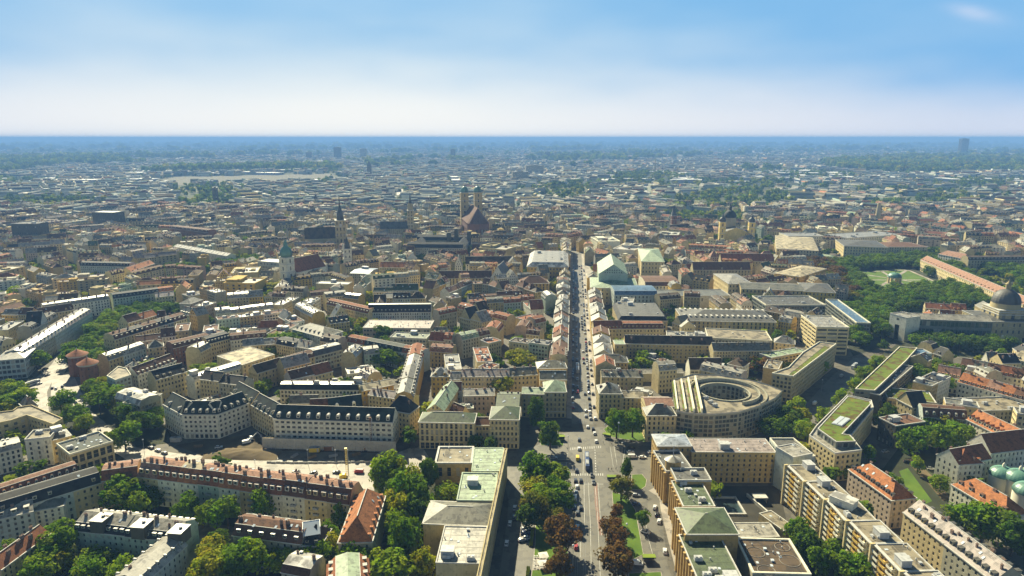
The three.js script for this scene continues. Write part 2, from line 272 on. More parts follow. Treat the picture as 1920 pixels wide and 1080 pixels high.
    top.poly([[p, h + 0.02, -p], [L - p, h + 0.02, -p], [L - p, h + 0.02, -d + p], [p, h + 0.02, -d + p]], [0, 1, 0]);
    trim.box(-0.12, L + 0.12, h, h + ph, -p, 0.12).box(-0.12, L + 0.12, h, h + ph, -d - 0.12, -d + p).box(-0.12, p, h, h + ph, -d + p, -p, 'fk').box(L - p, L + 0.12, h, h + ph, -d + p, -p, 'fk');
    rr = 0; out.flatY = h + 0.02;
    if (s.detail) { out.seams = new MB(); for (let z = -p - 2; z > -d + p; z -= 3.6 + r()) out.seams.box(p, L - p, h + 0.03, h + 0.07, z - 0.12, z + 0.12, 'b'); for (let x = p + 3; x < L - p; x += 7 + 3 * r()) out.seams.box(x - 0.1, x + 0.1, h + 0.03, h + 0.075, -d + p, -p, 'b'); }
  }
  const D = s.dorm;
  if (D && rr) {
    const n = D.n ?? Math.max(1, Math.floor((L - 1.5) / (D.gap ?? 3.4))), foot = D.y ?? 0.7, gap = L / n;
    for (const back of D.both === false ? [0] : [0, 1]) for (let i = 0; i < n; i++) {
      if (D.skip && r() < D.skip) continue;
      const x = (i + 0.5) * gap + (D.jit ? (r() - 0.5) * D.jit : 0), in_ = foot / rr;
      out.dormers.push({ g: dormerGeo(D.k ?? 'flat', D.w ?? 1.7, D.h ?? 1.7, rr), x, y: e + foot, z: back ? -d + in_ : -in_, turn: back ? Math.PI : 0 });
    }
  }
  const surf = (x, z) => { // height of the roof over a point
    const q2 = Math.min(-z, d + z);
    if (roof === 'g') return h + rh * Math.min(1, q2 / dz);
    if (roof === 'h') return h + rh * Math.min(1, q2 / dz, x / dz, (L - x) / dz);
    if (roof === 'x') return h + rh * Math.max(0, 1 - Math.abs(x - L / 2) / (L / 2));
    if (out.up) return q2 < out.up.si ? h : mix(out.up.y1, out.up.y2, (q2 - out.up.si) / (dz - out.up.si));
    return h + 0.02;
  };
  out.surf = surf;
  const nc = s.chim ?? 0;
  for (let i = 0; i < nc; i++) {
    const x = clamp((i + 0.5 + (r() - 0.5) * 0.7) * L / nc, 0.8, L - 0.8), z = -dz + (r() - 0.5) * d * 0.5, hh = 0.7 + Math.floor(r() * 3) * 0.4, y = surf(x, z);
    out.chimneys.push({ g: chimGeo(0.7 + Math.floor(r() * 3) * 0.5, 0.7, hh + 1), x, y: Math.max(y - 0.8, h), z });
  }
  for (let i = 0; i < (s.sky ?? 0); i++) {
    const front = r() < 0.6, t = 0.25 + 0.5 * r(), x = 1 + r() * (L - 2), z = front ? -dz * t : -d + dz * t, y = surf(x, z);
    if (roof === 'h' && y < h + rh * Math.min(1, Math.min(-z, d + z) / dz) - 0.01) continue;
    const sl = roof === 'g' || roof === 'h' ? Math.atan(rh / dz) : out.up ? Math.atan((out.up.y2 - out.up.y1) / (dz - out.up.si)) : 0;
    if (roof !== 'x') out.bits.push({ name: 'skylight', g: unitGeo.skylight, m: 'sky', x, y: y + 0.01, z, tilt: front ? sl : -sl });
  }
  if (roof === 'f' && s.detail) for (let i = 0; i < L * d / 55; i++) { const x = 1.2 + r() * (L - 2.4), z = -1.2 - r() * (d - 2.4), k = r(); out.bits.push({ name: k < 0.6 ? 'roof_pipe' : 'skylight', g: k < 0.6 ? unitGeo.pipe : unitGeo.skylight, m: k < 0.6 ? 'plant' : 'sky', x, y: h + 0.02, z }); }
  for (let i = 0; i < (s.plant ?? 0); i++) {
    const x = 2.5 + r() * (L - 5), z = -2 - r() * (d - 4), q2 = r();
    out.bits.push({ name: q2 < 0.2 ? 'roof_hut' : q2 < 0.5 ? 'ventilation_unit' : 'roof_vent', g: q2 < 0.2 ? unitGeo.hut : q2 < 0.5 ? unitGeo.plant : unitGeo.vent, m: 'plant', x, y: surf(x, z) + 0.01, z });
  }
  return out;
}
const skyM = mat('skylight', [0.55, 0.6, 0.64], null, 0.12), plantM = mat('roof plant', [0.55, 0.55, 0.53], T.plaster, 0.6);

const t2m = (k) => mat('seam ' + k, ROOF[k].map((v) => v * 0.6), null, 0.7);
// add the shapes of a house under its group
function furnish(o, q, s) {
  const w = wallM(s.w), t = roofM(s.c), tm = s.t ? wallM(s.t) : trimM;
  part('wall', q.wall.geo(), w, o);
  if (!q.glass.empty) part('window_glass', q.glass.geo(), glassM, o, 'stuff');
  part('roof', q.top.geo(), t, o);
  if (q.seams) part('roof_seam', q.seams.geo(), t2m(s.c), o, 'stuff');
  if (q.top2) part('upper_roof', q.top2.geo(), roofM(s.top2), o);
  if (!q.trim.empty) part('cornice', q.trim.geo(), tm, o, 'stuff');
  const dm = [s.dw ? wallM(s.dw) : w, s.dc ? roofM(s.dc) : t, glassM];
  for (const k of q.dormers) { const m = part('dormer', k.g, dm, o); m.position.set(k.x, k.y, k.z); m.rotation.y = k.turn; }
  for (const k of q.chimneys) part('chimney', k.g, s.cw ? wallM(s.cw) : chimM, o).position.set(k.x, k.y, k.z);
  for (const k of q.bits) { const m = part(k.name, k.g, k.m === 'sky' ? skyM : plantM, o); m.position.set(k.x, k.y, k.z); if (k.tilt) m.rotation.x = k.tilt; }
  return o;
}

const taken = [];                       // footprints on the ground: { x, z, ux, uz, L, d }
function claim(x, z, ux, uz, L, d) { taken.push({ x, z, ux, uz, L, d, cx: x + ux * L / 2 + uz * d / 2, cz: z + uz * L / 2 - ux * d / 2, r: Math.hypot(L, d) / 2 }); }
// is the rectangle (corner, direction, L, d) free of claimed footprints?
function free(x, z, ux, uz, L, d, m = 0.5) {
  const cx = x + ux * L / 2 + uz * d / 2, cz = z + uz * L / 2 - ux * d / 2, rad = Math.hypot(L, d) / 2;
  for (const k of taken) {
    if (Math.hypot(cx - k.cx, cz - k.cz) > rad + k.r) continue;
    let apart = false;
    const dx = k.cx - cx, dz = k.cz - cz;
    for (const [ax, az] of [[ux, uz], [uz, -ux], [k.ux, k.uz], [k.uz, -k.ux]]) {
      const ext = (q, a, b) => (Math.abs(q[0] * ax + q[1] * az) * a + Math.abs(q[1] * ax - q[0] * az) * b) / 2;
      if (Math.abs(dx * ax + dz * az) > ext([ux, uz], L, d) + ext([k.ux, k.uz], k.L, k.d) - m) { apart = true; break; }
    }
    if (!apart) return false;
  }
  return true;
}
// A house whose front eave runs between two pixels (left to right) at height h, standing d metres deep behind it.
function at2(x1, y1, x2, y2, h) { const a = P(x1, y1, h), b = P(x2, y2, h), L = Math.hypot(b[0] - a[0], b[1] - a[1]); return { x: a[0], z: a[1], ux: (b[0] - a[0]) / L, uz: (b[1] - a[1]) / L, L }; }
const turnOf = (q) => Math.atan2(-q.uz, q.ux);
let seedNo = 100;
function house(label, category, name, q, s, group) {
  const o = thing(name, label, category, q.x, q.z, turnOf(q), group);
  const spec = { ...s, L: q.L };
  claim(q.x, q.z, q.ux, q.uz, q.L, s.d);
  o.userData.label = label;
  furnish(o, houseParts(spec, rng(seedNo++)), spec);
  return o;
}
function B(label, p, h, d, s, cat = 'building', name = 'town_building', group) {   // p may add a third pixel on the far eave, which then sets the depth
  const q = at2(p[0], p[1], p[2], p[3], h);
  if (p.length > 4) { const b = P(p[4], p[5], h); d = Math.abs((b[0] - q.x) * q.uz - (b[1] - q.z) * q.ux); }
  return house(label, cat, name, q, { h, d, ...s }, group);
}
// n houses side by side along the same front line; vary(i) changes each
function row(px, h, d, n, base, labels, name = 'town_house', cat = 'house', group) {
  const q = at2(px[0], px[1], px[2], px[3], h), made = [];
  for (let i = 0; i < n; i++) {
    const a = i / n, l = q.L / n, v = { ...base, ...(base.vary ? base.vary(i) : {}) };
    made.push(house(Array.isArray(labels) ? labels[i] : labels(i, v), cat, name, { ...q, x: q.x + q.ux * q.L * a, z: q.z + q.uz * q.L * a, L: l }, { ...v, h: h + (v.dh ?? 0), d: d + (v.dd ?? 0) }, group));
  }
  return made;
}
// A building over any footprint [[x, z], ...] (anticlockwise seen from above): facades on every edge, flat roof with a parapet.
function polyB(label, cat, name, pts, h, s, group) {
  let area = 0; pts.forEach((p, i) => { const n = pts[(i + 1) % pts.length]; area += p[0] * n[1] - n[0] * p[1]; });
  if (area > 0) pts = pts.slice().reverse();          // z points down the page, so this keeps outward normals right
  const cx = pts.reduce((a, p) => a + p[0], 0) / pts.length, cz = pts.reduce((a, p) => a + p[1], 0) / pts.length, y0 = s.y0 ?? 0;
  const o = thing(name, label, cat, cx, cz, 0, group, y0), r = rng(seedNo++), w = new MB(), g = new MB(true), tr = new MB(), q = pts.map((p) => [p[0] - cx, p[1] - cz]);
  const n = q.length, pw = s.pw ?? 0.5, ph = s.ph ?? 0.8;
  const edge = q.map((p, i) => { const e = q[(i + 1) % n], l = Math.hypot(e[0] - p[0], e[1] - p[1]); return { p, l, u: [(e[0] - p[0]) / l, 0, (e[1] - p[1]) / l] }; });
  const inner = q.map((p, i) => { const a = edge[(i + n - 1) % n], b = edge[i], na = [-a.u[2], a.u[0]], nb = [-b.u[2], b.u[0]], k = 1 + na[0] * nb[0] + na[1] * nb[1]; return [p[0] - (na[0] + nb[0]) / k * pw, p[1] - (na[1] + nb[1]) / k * pw]; });
  edge.forEach((e, i) => {
    const N = [-e.u[2], 0, e.u[0]]; const mid = [e.p[0] + e.u[0] * e.l / 2 + N[0] * 0.1, e.p[1] + e.u[2] * e.l / 2 + N[2] * 0.1];
    facade(w, g, [e.p[0], 0, e.p[1]], e.u, N, e.l, h, e.l > 2.5 && !(s.blank ?? []).includes(i) ? s.f : null, r);
    const a = e.p, b = q[(i + 1) % n], ia = inner[i], ib = inner[(i + 1) % n], up = h + ph;
    tr.poly([[a[0], h, a[1]], [b[0], h, b[1]], [b[0], up, b[1]], [a[0], up, a[1]]], N);
    tr.poly([[a[0], up, a[1]], [b[0], up, b[1]], [ib[0], up, ib[1]], [ia[0], up, ia[1]]], [0, 1, 0]);
    tr.poly([[ia[0], h, ia[1]], [ib[0], h, ib[1]], [ib[0], up, ib[1]], [ia[0], up, ia[1]]], mul(N, -1));
  });
  part('wall', w.geo(), wallM(s.w), o);
  if (!g.empty) part('window_glass', g.geo(), glassM, o, 'stuff');
  part('parapet', tr.geo(), s.t ? wallM(s.t) : trimM, o);
  part('roof', flatGeo(inner.map((p) => [p[0], p[1]]), h + 0.03), roofM(s.c), o);
  if (!s.noclaim) claimPoly(pts);
  return o;
}
function flatGeo(pts, y) {      // a level polygon facing up
  const sh = new THREE.Shape(pts.map((p) => new THREE.Vector2(p[0], -p[1]))), g = new THREE.ShapeGeometry(sh), q = g.toNonIndexed();
  q.rotateX(-Math.PI / 2); q.translate(0, y, 0);
  const p = q.getAttribute('position'), uv = q.getAttribute('uv'), nn = q.getAttribute('normal');
  for (let i = 0; i < p.count; i++) { uv.setXY(i, p.getX(i), p.getZ(i)); nn.setXYZ(i, 0, 1, 0); }
  for (let i = 0; i < p.count; i += 3) { // wind upward
    const a = [0, 1, 2].map((k) => [p.getX(i + k), p.getZ(i + k)]);
    if ((a[1][0] - a[0][0]) * (a[2][1] - a[0][1]) - (a[2][0] - a[0][0]) * (a[1][1] - a[0][1]) > 0) { p.setXYZ(i + 1, a[2][0], y, a[2][1]); p.setXYZ(i + 2, a[1][0], y, a[1][1]); uv.setXY(i + 1, ...a[2]); uv.setXY(i + 2, ...a[1]); }
  }
  return q;
}
const areas = [];                        // ground kept free of houses
const inside = (x, z, poly) => { let c = false; for (let i = 0, j = poly.length - 1; i < poly.length; j = i++) if ((poly[i][1] > z) !== (poly[j][1] > z) && x < (poly[j][0] - poly[i][0]) * (z - poly[i][1]) / (poly[j][1] - poly[i][1]) + poly[i][0]) c = !c; return c; };
function claimPoly(pts) { areas.push(pts); }
const px = (l, h = 0) => { const o = []; for (let i = 0; i < l.length; i += 2) o.push(P(l[i], l[i + 1], h)); return o; };
function sheet(name, label, l, y, m, keep = true) { const pts = px(l); if (keep) claimPoly(pts); return struct(name, flatGeo(pts, y), m, label); }
// ---------------------------------------------------------------- trees
const leafM = {};
function leafMat(key, c) { const m = new THREE.MeshPhysicalMaterial({ color: new THREE.Color().setRGB(...c), roughness: 1, specularIntensity: 0.15, transmission: 0.4, thickness: 0, vertexColors: true, side: THREE.DoubleSide }); m.name = key; return m; }
for (const [k, c] of Object.entries({ green: [0.13, 0.235, 0.004], fresh: [0.2, 0.3, 0.006], dark: [0.08, 0.15, 0.006], lime: [0.29, 0.32, 0.008], copper: [0.16, 0.095, 0.018], olive: [0.17, 0.18, 0.012] })) leafM[k] = leafMat('leaves ' + k, c);
const barkM = mat('bark', [0.09, 0.065, 0.045], T.soil, 0.95);
// a crown of radius about 1 round (0, 0, 0): clumps of small leaf sprays spread through its volume
function crownGeo(seed, clumps, leaves, size, shape) {
  const r = rng(seed), m = new MB(true), g = () => (r() + r() + r() - 1.5) / 0.75;
  const dirOf = () => { let v; do v = [r() * 2 - 1, r() * 2 - 1, r() * 2 - 1]; while (Math.hypot(...v) > 1 || Math.hypot(...v) < 0.1); return norm(v); };
  const lop = [g() * 0.2, g() * 0.2];
  for (let k = 0; k < clumps; k++) {
    const d = dirOf(); if (d[1] < -0.8) d[1] *= -0.6;
    const q = Math.pow(r(), 0.45) * 0.8, wide = shape(d[1] * q), cs = 0.15 + 0.27 * r(), tn = 0.72 + 0.5 * r(), wm = 0.85 + 0.45 * r(), tone = [Math.min(1.3, tn * wm), tn, tn * 0.9];
    const c = [d[0] * q * wide + lop[0], d[1] * q * (1.05 + 0.12 * g()), d[2] * q * wide + lop[1]];
    for (let i = 0; i < leaves; i++) {
      const u = dirOf(), s = cs * (0.72 + 0.34 * r()), p = plus(c, [u[0] * s * 1.1, u[1] * s * 0.85, u[2] * s * 1.1]), n = norm(plus(u, mul(dirOf(), 0.7), [0, 0.25, 0]));
      const a = norm(cross(n, Math.abs(n[1]) < 0.9 ? [0, 1, 0] : [1, 0, 0])), b = cross(n, a), t = r() * 6.28, ca = Math.cos(t), sa = Math.sin(t), z = size * (0.6 + 0.8 * r());
      const e1 = plus(mul(a, ca * z), mul(b, sa * z)), e2 = plus(mul(a, -sa * z * 0.7), mul(b, ca * z * 0.7));
      m.poly([plus(p, mul(e1, -1)), plus(p, mul(e2, -1), mul(n, size * 0.2)), plus(p, e1), plus(p, e2, mul(n, -size * 0.2))], n, tone);
    }
  }
  return m.geo();
}
const round_ = () => 1, tall_ = (y) => 0.78 - 0.12 * y, cone_ = (y) => Math.max(0.12, 0.62 - 0.62 * y), spread_ = (y) => 1.05 + 0.1 * y;
const CROWN = { round: [1, 2, 3, 4, 12, 13, 14].map((k) => crownGeo(k * 11, 38, 66, 0.085, round_)), tall: [5, 6].map((k) => crownGeo(k * 11, 44, 60, 0.085, tall_)), cone: [crownGeo(91, 60, 40, 0.08, cone_)], wide: [7, 8].map((k) => crownGeo(k * 11, 46, 58, 0.08, spread_)), far: [9, 10, 11].map((k) => crownGeo(k * 11, 16, 13, 0.2, round_)) };
const trunkGeo = (() => { // trunk and limbs for a tree 1 high
  const g = [new THREE.CylinderGeometry(0.016, 0.03, 0.5, 7).translate(0, 0.25, 0)];
  for (let k = 0; k < 5; k++) { const l = 0.28 + 0.03 * (k % 3), c = new THREE.CylinderGeometry(0.005, 0.013, l, 5).translate(0, l / 2, 0); c.rotateZ(0.55 + 0.1 * (k % 2)); c.rotateY(k * 1.257); c.translate(0, 0.4 + 0.03 * k, 0); g.push(c); }
  return mergeGeometries(g.map(tri));
})();
const protoTree = new Map();
// a tree h metres high whose crown is w metres wide
function tree(label, x, z, h, w, kind, leaf, group, v) {
  const list = CROWN[kind], i = (v ?? Math.floor(rnd() * 97)) % list.length, key = kind + leaf + i;
  let o;
  if (!protoTree.has(key)) {
    o = new THREE.Group(); part('trunk', trunkGeo, barkM, o); part('crown', list[i], leafM[leaf], o); protoTree.set(key, o);
  } else o = protoTree.get(key).clone();
  o.name = numbered('tree'); scene.add(o); o.position.set(x, 0, z); o.rotation.y = R(0, 6.28);
  const ch = kind === 'cone' ? h * 0.95 : h * 0.9;
  o.children[0].scale.set(h, h, h); o.children[1].scale.set(w / 2, ch / 2, w / 2); o.children[1].position.y = h - ch / 2;
  return tag(o, label, 'tree', group);
}
// a tree whose crown is centred on a pixel and about wpx pixels wide there
function treeAt(label, cx, cy, wpx, h, kind, leaf, group) {
  h *= 1.25; const [x, z] = P(cx, cy, h * 0.56), q = toPx(x, h * 0.56, z);
  return tree(label, x, z, h, wpx * 1.3 * q[2] / F, kind, leaf, group);
}

// ---------------------------------------------------------------- cars
const paints = { white: [0.75, 0.75, 0.74], silver: [0.42, 0.43, 0.44], black: [0.015, 0.015, 0.017], grey: [0.1, 0.105, 0.11], blue: [0.03, 0.06, 0.17], red: [0.42, 0.02, 0.015], yellow: [0.8, 0.55, 0.02] };
const paintM = (k) => { const key = 'paint ' + k; if (!cache.has(key)) { const m = new THREE.MeshPhysicalMaterial({ color: new THREE.Color().setRGB(...paints[k]), roughness: 0.4, clearcoat: 1, clearcoatRoughness: 0.08, metalness: k === 'silver' || k === 'grey' ? 0.4 : 0 }); m.name = key; cache.set(key, m); } return cache.get(key); };
const carGlassM = mat('car glass', [0.02, 0.025, 0.03], null, 0.06);
const prism = (pts, w, bevel) => { const s = new THREE.Shape(pts.map((p) => new THREE.Vector2(p[0], p[1]))), g = new THREE.ExtrudeGeometry(s, { depth: w - 2 * bevel, bevelEnabled: bevel > 0, bevelThickness: bevel, bevelSize: bevel, bevelSegments: 2, steps: 1 }); g.translate(0, 0, -(w - 2 * bevel) / 2); return tri(g); };
const wheelGeo = tri(new THREE.CylinderGeometry(0.33, 0.33, 0.22, 14).rotateX(Math.PI / 2));
const lampM = mat('lamp lens', [0.7, 0.68, 0.6], null, 0.15), tailM = mat('tail lens', [0.35, 0.02, 0.02], null, 0.2);
const CARS = {
  car: { body: prism([[-2.1, 0.38], [2.12, 0.38], [2.15, 0.68], [1.95, 0.84], [1.0, 0.93], [-1.95, 0.98], [-2.15, 0.75]], 1.76, 0.07), roof: prism([[-1.5, 1.4], [-1.1, 1.47], [0.1, 1.47], [0.35, 1.41]], 1.34, 0.04), cabin: prism([[-1.95, 0.96], [-1.42, 1.4], [0.28, 1.41], [1.05, 0.92]], 1.5, 0.05), l: 2.15, a: 1.32 },
  van: { body: prism([[-2.5, 0.4], [2.5, 0.4], [2.52, 0.85], [2.0, 1.12], [1.35, 1.98], [-2.4, 2.02], [-2.5, 1.4]], 1.9, 0.07), roof: prism([[-2.3, 2.0], [-2.2, 2.1], [1.1, 2.1], [1.25, 1.98]], 1.6, 0.04), cabin: prism([[1.0, 1.25], [1.15, 1.86], [1.46, 1.9], [2.02, 1.2]], 1.94, 0.04), l: 2.5, a: 1.6 },
};
const protoCar = new Map();
function car(label, x, z, turn, paint, kind = 'car', group) {
  const key = paint + kind, c = CARS[kind];
  let o;
  if (!protoCar.has(key)) {
    o = new THREE.Group();
    part('body', mergeGeometries([c.body, c.roof]), paintM(paint), o); part('window', c.cabin, carGlassM, o);
    for (const a of [-c.a, c.a]) for (const b of [-0.8, 0.8]) part('wheel', wheelGeo, blackM, o).position.set(a, 0.33, b);
    for (const b of [-0.62, 0.62]) { part('headlight', new MB().box(-0.05, 0.05, -0.08, 0.08, -0.18, 0.18).geo(), lampM, o).position.set(c.l + 0.03, 0.68, b); part('tail_lamp', new MB().box(-0.05, 0.05, -0.08, 0.08, -0.18, 0.18).geo(), tailM, o).position.set(-c.l - 0.03, 0.78, b); }
    protoCar.set(key, o);
  } else o = protoCar.get(key).clone();
  o.name = numbered(kind === 'van' ? 'van' : 'car'); scene.add(o); o.position.set(x, 0.06, z); o.rotation.y = turn;
  return tag(o, label, kind === 'van' ? 'van' : 'car', group);
}
// ---------------------------------------------------------------- ground, roads, lawns
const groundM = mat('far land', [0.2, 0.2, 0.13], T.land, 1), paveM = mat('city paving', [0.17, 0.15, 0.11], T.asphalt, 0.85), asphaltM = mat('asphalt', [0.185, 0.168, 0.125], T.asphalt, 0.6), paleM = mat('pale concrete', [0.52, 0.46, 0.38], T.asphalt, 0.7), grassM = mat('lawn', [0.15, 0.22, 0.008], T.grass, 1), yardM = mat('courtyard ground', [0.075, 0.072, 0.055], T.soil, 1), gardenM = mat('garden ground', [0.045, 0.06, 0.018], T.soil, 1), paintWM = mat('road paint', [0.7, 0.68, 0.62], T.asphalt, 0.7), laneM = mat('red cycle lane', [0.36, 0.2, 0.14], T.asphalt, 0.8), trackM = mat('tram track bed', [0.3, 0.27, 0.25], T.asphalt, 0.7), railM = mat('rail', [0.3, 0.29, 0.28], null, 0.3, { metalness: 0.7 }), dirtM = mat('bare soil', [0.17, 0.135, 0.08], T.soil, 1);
{ // one sheet out to the horizon
  const g = new THREE.RingGeometry(0.5, 60000, 96, 40), p = g.getAttribute('position');
  for (let i = 0; i < p.count; i++) { const x = p.getX(i), y = p.getY(i), r = Math.hypot(x, y) / 60000, k = r > 0 ? Math.pow(r, 1.6) / r : 1; p.setXY(i, x * k, y * k); }
  const q = g.toNonIndexed(); q.rotateX(-Math.PI / 2);
  const c = q.getAttribute('position'), uv = q.getAttribute('uv'); for (let i = 0; i < c.count; i++) uv.setXY(i, c.getX(i), c.getZ(i));
  struct('ground', q, groundM, 'green and grey land reaching to the horizon');
}
const outline = (pts) => flatGeo(pts, 0);
{ const pts = []; for (let i = 0; i < 40; i++) { const a = i / 40 * 2 * Math.PI; pts.push([Math.cos(a) * 1500 * (1 + 0.1 * Math.sin(3 * a)), -700 + Math.sin(a) * 1100]); } struct('city_paving', flatGeo(pts, 0.05), paveM, 'grey brown paving of streets and yards through the old town'); }
// the avenue: a straight line through the town
const AV = { x: 45.9, z: -418.5, dx: 0.0878, dz: -0.9961, half: 10.2 };       // axis of the narrow part
const av = (t, s) => [AV.x + AV.dx * t - AV.dz * s, AV.z + AV.dz * t + AV.dx * s];   // t metres away along it, s metres to its right
const avQuad = (t0, t1, s0, s1) => [av(t0, s0), av(t0, s1), av(t1, s1), av(t1, s0)];
claimPoly(avQuad(-220, 660, -10.4, 10.4));
const avenue = struct('avenue_road', flatGeo([...avQuad(-8, 1400, -6.8, 6.8)], 0.06), asphaltM, 'straight avenue running away through the old town');
for (const s of [-1, 1]) { const m = new MB(); const a = avQuad(0, 655, s < 0 ? -10.3 : 6.8, s < 0 ? -6.8 : 10.3), o = a.map((p) => [p[0], 0.2, p[1]]); m.poly(o, [0, 1, 0]); const e = s < 0 ? [o[1], o[2]] : [o[0], o[3]]; m.poly([e[0], e[1], [e[1][0], 0.05, e[1][2]], [e[0][0], 0.05, e[0][2]]], [-s * 0.99, 0, 0]); struct('pavement', m.geo(), paleM, s < 0 ? 'shaded pavement along the left side of the avenue' : 'sunlit pavement along the right side of the avenue'); }
for (const s of [-1.9, -0.45, 0.95, 2.4]) part('tram_rail', flatGeo(avQuad(-6, 655, s, s + 0.12), 0.085), railM, avenue);
// the square and the lower road in front
const square = sheet('square_road', 'wide sunlit crossing where the avenue meets the ring road', [945, 905, 940, 850, 1000, 838, 1058, 812, 1128, 800, 1160, 815, 1215, 832, 1240, 848, 1246, 905, 1215, 945, 1262, 1090, 1290, 1130, 930, 1130, 960, 960], 0.07, asphaltM);
const lower = sheet('lower_avenue_road', 'lower avenue with tram tracks and a red cycle lane', [1066, 893, 1134, 893, 1132, 940, 1136, 990, 1126, 1040, 1128, 1130, 1052, 1130, 1064, 1000], 0.075, asphaltM);
const line = (l, w, y, m, name, parent) => { // a painted line through pixels
  const g = new MB(), pts = px(l);
  for (let i = 0; i + 1 < pts.length; i++) { const [a, b] = [pts[i], pts[i + 1]], k = Math.hypot(b[0] - a[0], b[1] - a[1]), nx = -(b[1] - a[1]) / k * w / 2, nz = (b[0] - a[0]) / k * w / 2; g.poly([[a[0] + nx, y, a[1] + nz], [b[0] + nx, y, b[1] + nz], [b[0] - nx, y, b[1] - nz], [a[0] - nx, y, a[1] - nz]], [0, 1, 0]); }
  return part(name, g.geo(), m, parent);
};
line([1117, 906, 1118, 940, 1122, 975, 1128, 1004], 1.6, 0.081, laneM, 'cycle_lane', lower);
for (const l of [[1095, 905, 1096, 985], [1103, 905, 1107, 985, 1109, 1090], [1115.5, 905, 1120, 960, 1126, 1090], [1121, 905, 1128, 1004], [1089, 1005, 1088, 1045]]) line(l, 0.22, 0.087, paintWM, 'lane_marking', lower);
line([1093, 908, 1131, 908], 0.5, 0.091, paintWM, 'stop_line', lower);
for (const l of [[1144, 838, 1150, 876], [1151, 836, 1157, 872], [1172, 842, 1166, 876], [1095, 838, 1093, 892], [1064, 850, 1060, 886]]) line(l, 0.22, 0.087, paintWM, 'lane_marking', square);
for (let i = 0; i < 9; i++) line([1115.5 + i * 0.2, 843 + i * 5, 1115.6 + i * 0.2, 845.6 + i * 5], 0.6, 0.087, paintWM, 'lane_marking', square);
for (const s of [[1085, 852, 1078, 1090], [1088, 852, 1082, 1090], [1098, 895, 1093, 1090], [1101, 895, 1097, 1090]]) line(s, 0.1, 0.085, railM, 'tram_rail', square);
{ const o = thing('traffic_island', 'low oval traffic island of pale paving in the crossing', 'traffic island', ...P(1055, 865)); const g = tri(new THREE.CylinderGeometry(1, 1.04, 0.18, 24)); g.scale(5.5, 1, 1.6); part('kerb', g, paleM, o).position.y = 0.12; const g2 = tri(new THREE.CircleGeometry(1, 24).rotateX(-Math.PI / 2)); g2.scale(5, 1, 1.2); part('island_paving', g2, yardM, o).position.y = 0.215; }
// lawns of the square
const lawns = [
  ['green lawn strip under the trees left of the lower avenue', [985, 905, 1000, 893, 1045, 920, 1062, 985, 1066, 1040, 1060, 1130, 990, 1130, 1003, 1020, 1004, 940]],
  ['green lawn strip right of the lower avenue beside the car park', [1147, 922, 1176, 930, 1192, 957, 1207, 1040, 1182, 1053, 1168, 1030, 1150, 960]],
  ['rounded green lawn with kerb in front of the long brown building', [1184, 890, 1204, 889, 1213, 900, 1211, 912, 1202, 919, 1184, 918]],
  ['small green lawn at the left corner of the avenue', [1008, 820, 1015, 835, 1056, 836, 1058, 815, 1030, 812]],
  ['small green lawn at the right corner of the avenue', [1132, 805, 1142, 818, 1160, 822, 1215, 830, 1213, 805, 1150, 792]],
  ['green lawn at the bottom edge beside the white car', [1178, 1075, 1240, 1072, 1250, 1130, 1180, 1130]],
];
for (const [l, p] of lawns) { const s = sheet('lawn', l, p, 0.12, grassM); const k = new MB(), q = px(p); q.forEach((a, i) => { const b = q[(i + 1) % q.length]; k.poly([[a[0], 0.05, a[1]], [b[0], 0.05, b[1]], [b[0], 0.15, b[1]], [a[0], 0.15, a[1]]]); const dx = b[0] - a[0], dz = b[1] - a[1], n = Math.hypot(dx, dz), ox = -dz / n * 0.3, oz = dx / n * 0.3; k.poly([[a[0], 0.15, a[1]], [b[0], 0.15, b[1]], [b[0] + ox, 0.15, b[1] + oz], [a[0] + ox, 0.15, a[1] + oz]], [0, 1, 0]); }); part('kerb', k.geo(), paleM, s); }
const lot = sheet('car_park', 'small car park beside the long brown building', [1186, 931, 1228, 929, 1236, 935, 1252, 1052, 1208, 1040], 0.09, asphaltM);
line([1213, 1000, 1226, 1048], 0.2, 0.1, paintWM, 'lane_marking', lot); line([1208, 960, 1214, 1000], 0.2, 0.1, paintWM, 'lane_marking', lot);
sheet('side_street', 'dark side street between the museum and the trees', [960, 870, 1000, 890, 1003, 960, 990, 1130, 930, 1130, 950, 980], 0.072, asphaltM);
sheet('forecourt', 'sunlit paved strip along the long brown building', [1246, 905, 1216, 920, 1232, 930, 1272, 1090, 1290, 1090, 1262, 1000], 0.073, paleM);
// ring road and its side branches
const ring = sheet('ring_road', 'pale wide ring road curving past the red roofed row', [760, 915, 712, 868, 560, 866, 420, 858, 330, 850, 250, 838, 205, 802, 172, 765, 152, 735, 140, 708, 138, 684, 108, 692, 97, 716, 95, 742, 132, 752, 150, 788, 190, 832, 240, 864, 420, 890, 600, 902, 700, 920], 0.062, paleM);
for (const l of [[690, 884, 560, 880, 420, 872, 260, 850], [690, 892, 560, 889, 430, 881, 260, 857]]) line(l, 0.25, 0.07, paintWM, 'lane_marking', ring);
const fork = sheet('ring_road', 'pale road with tram tracks left of the round brick towers', [46, 735, 62, 768, 92, 776, 88, 735, 98, 714, 120, 690, 142, 655, 153, 635, 141, 632, 118, 655, 95, 685, 70, 706], 0.064, paleM);
for (const l of [[70, 762, 68, 735, 84, 708, 108, 684, 130, 655], [78, 764, 76, 735, 91, 709, 114, 685, 136, 655]]) line(l, 0.15, 0.072, railM, 'tram_rail', fork);
sheet('side_street', 'pale side street between the cream office and the pointed scaffolding', [742, 850, 770, 840, 790, 835, 815, 875, 800, 890, 770, 905, 740, 890], 0.066, paleM);
sheet('side_street', 'narrow dark street running back left of the cream office', [770, 842, 785, 838, 783, 760, 808, 600, 800, 600, 768, 760], 0.066, asphaltM);
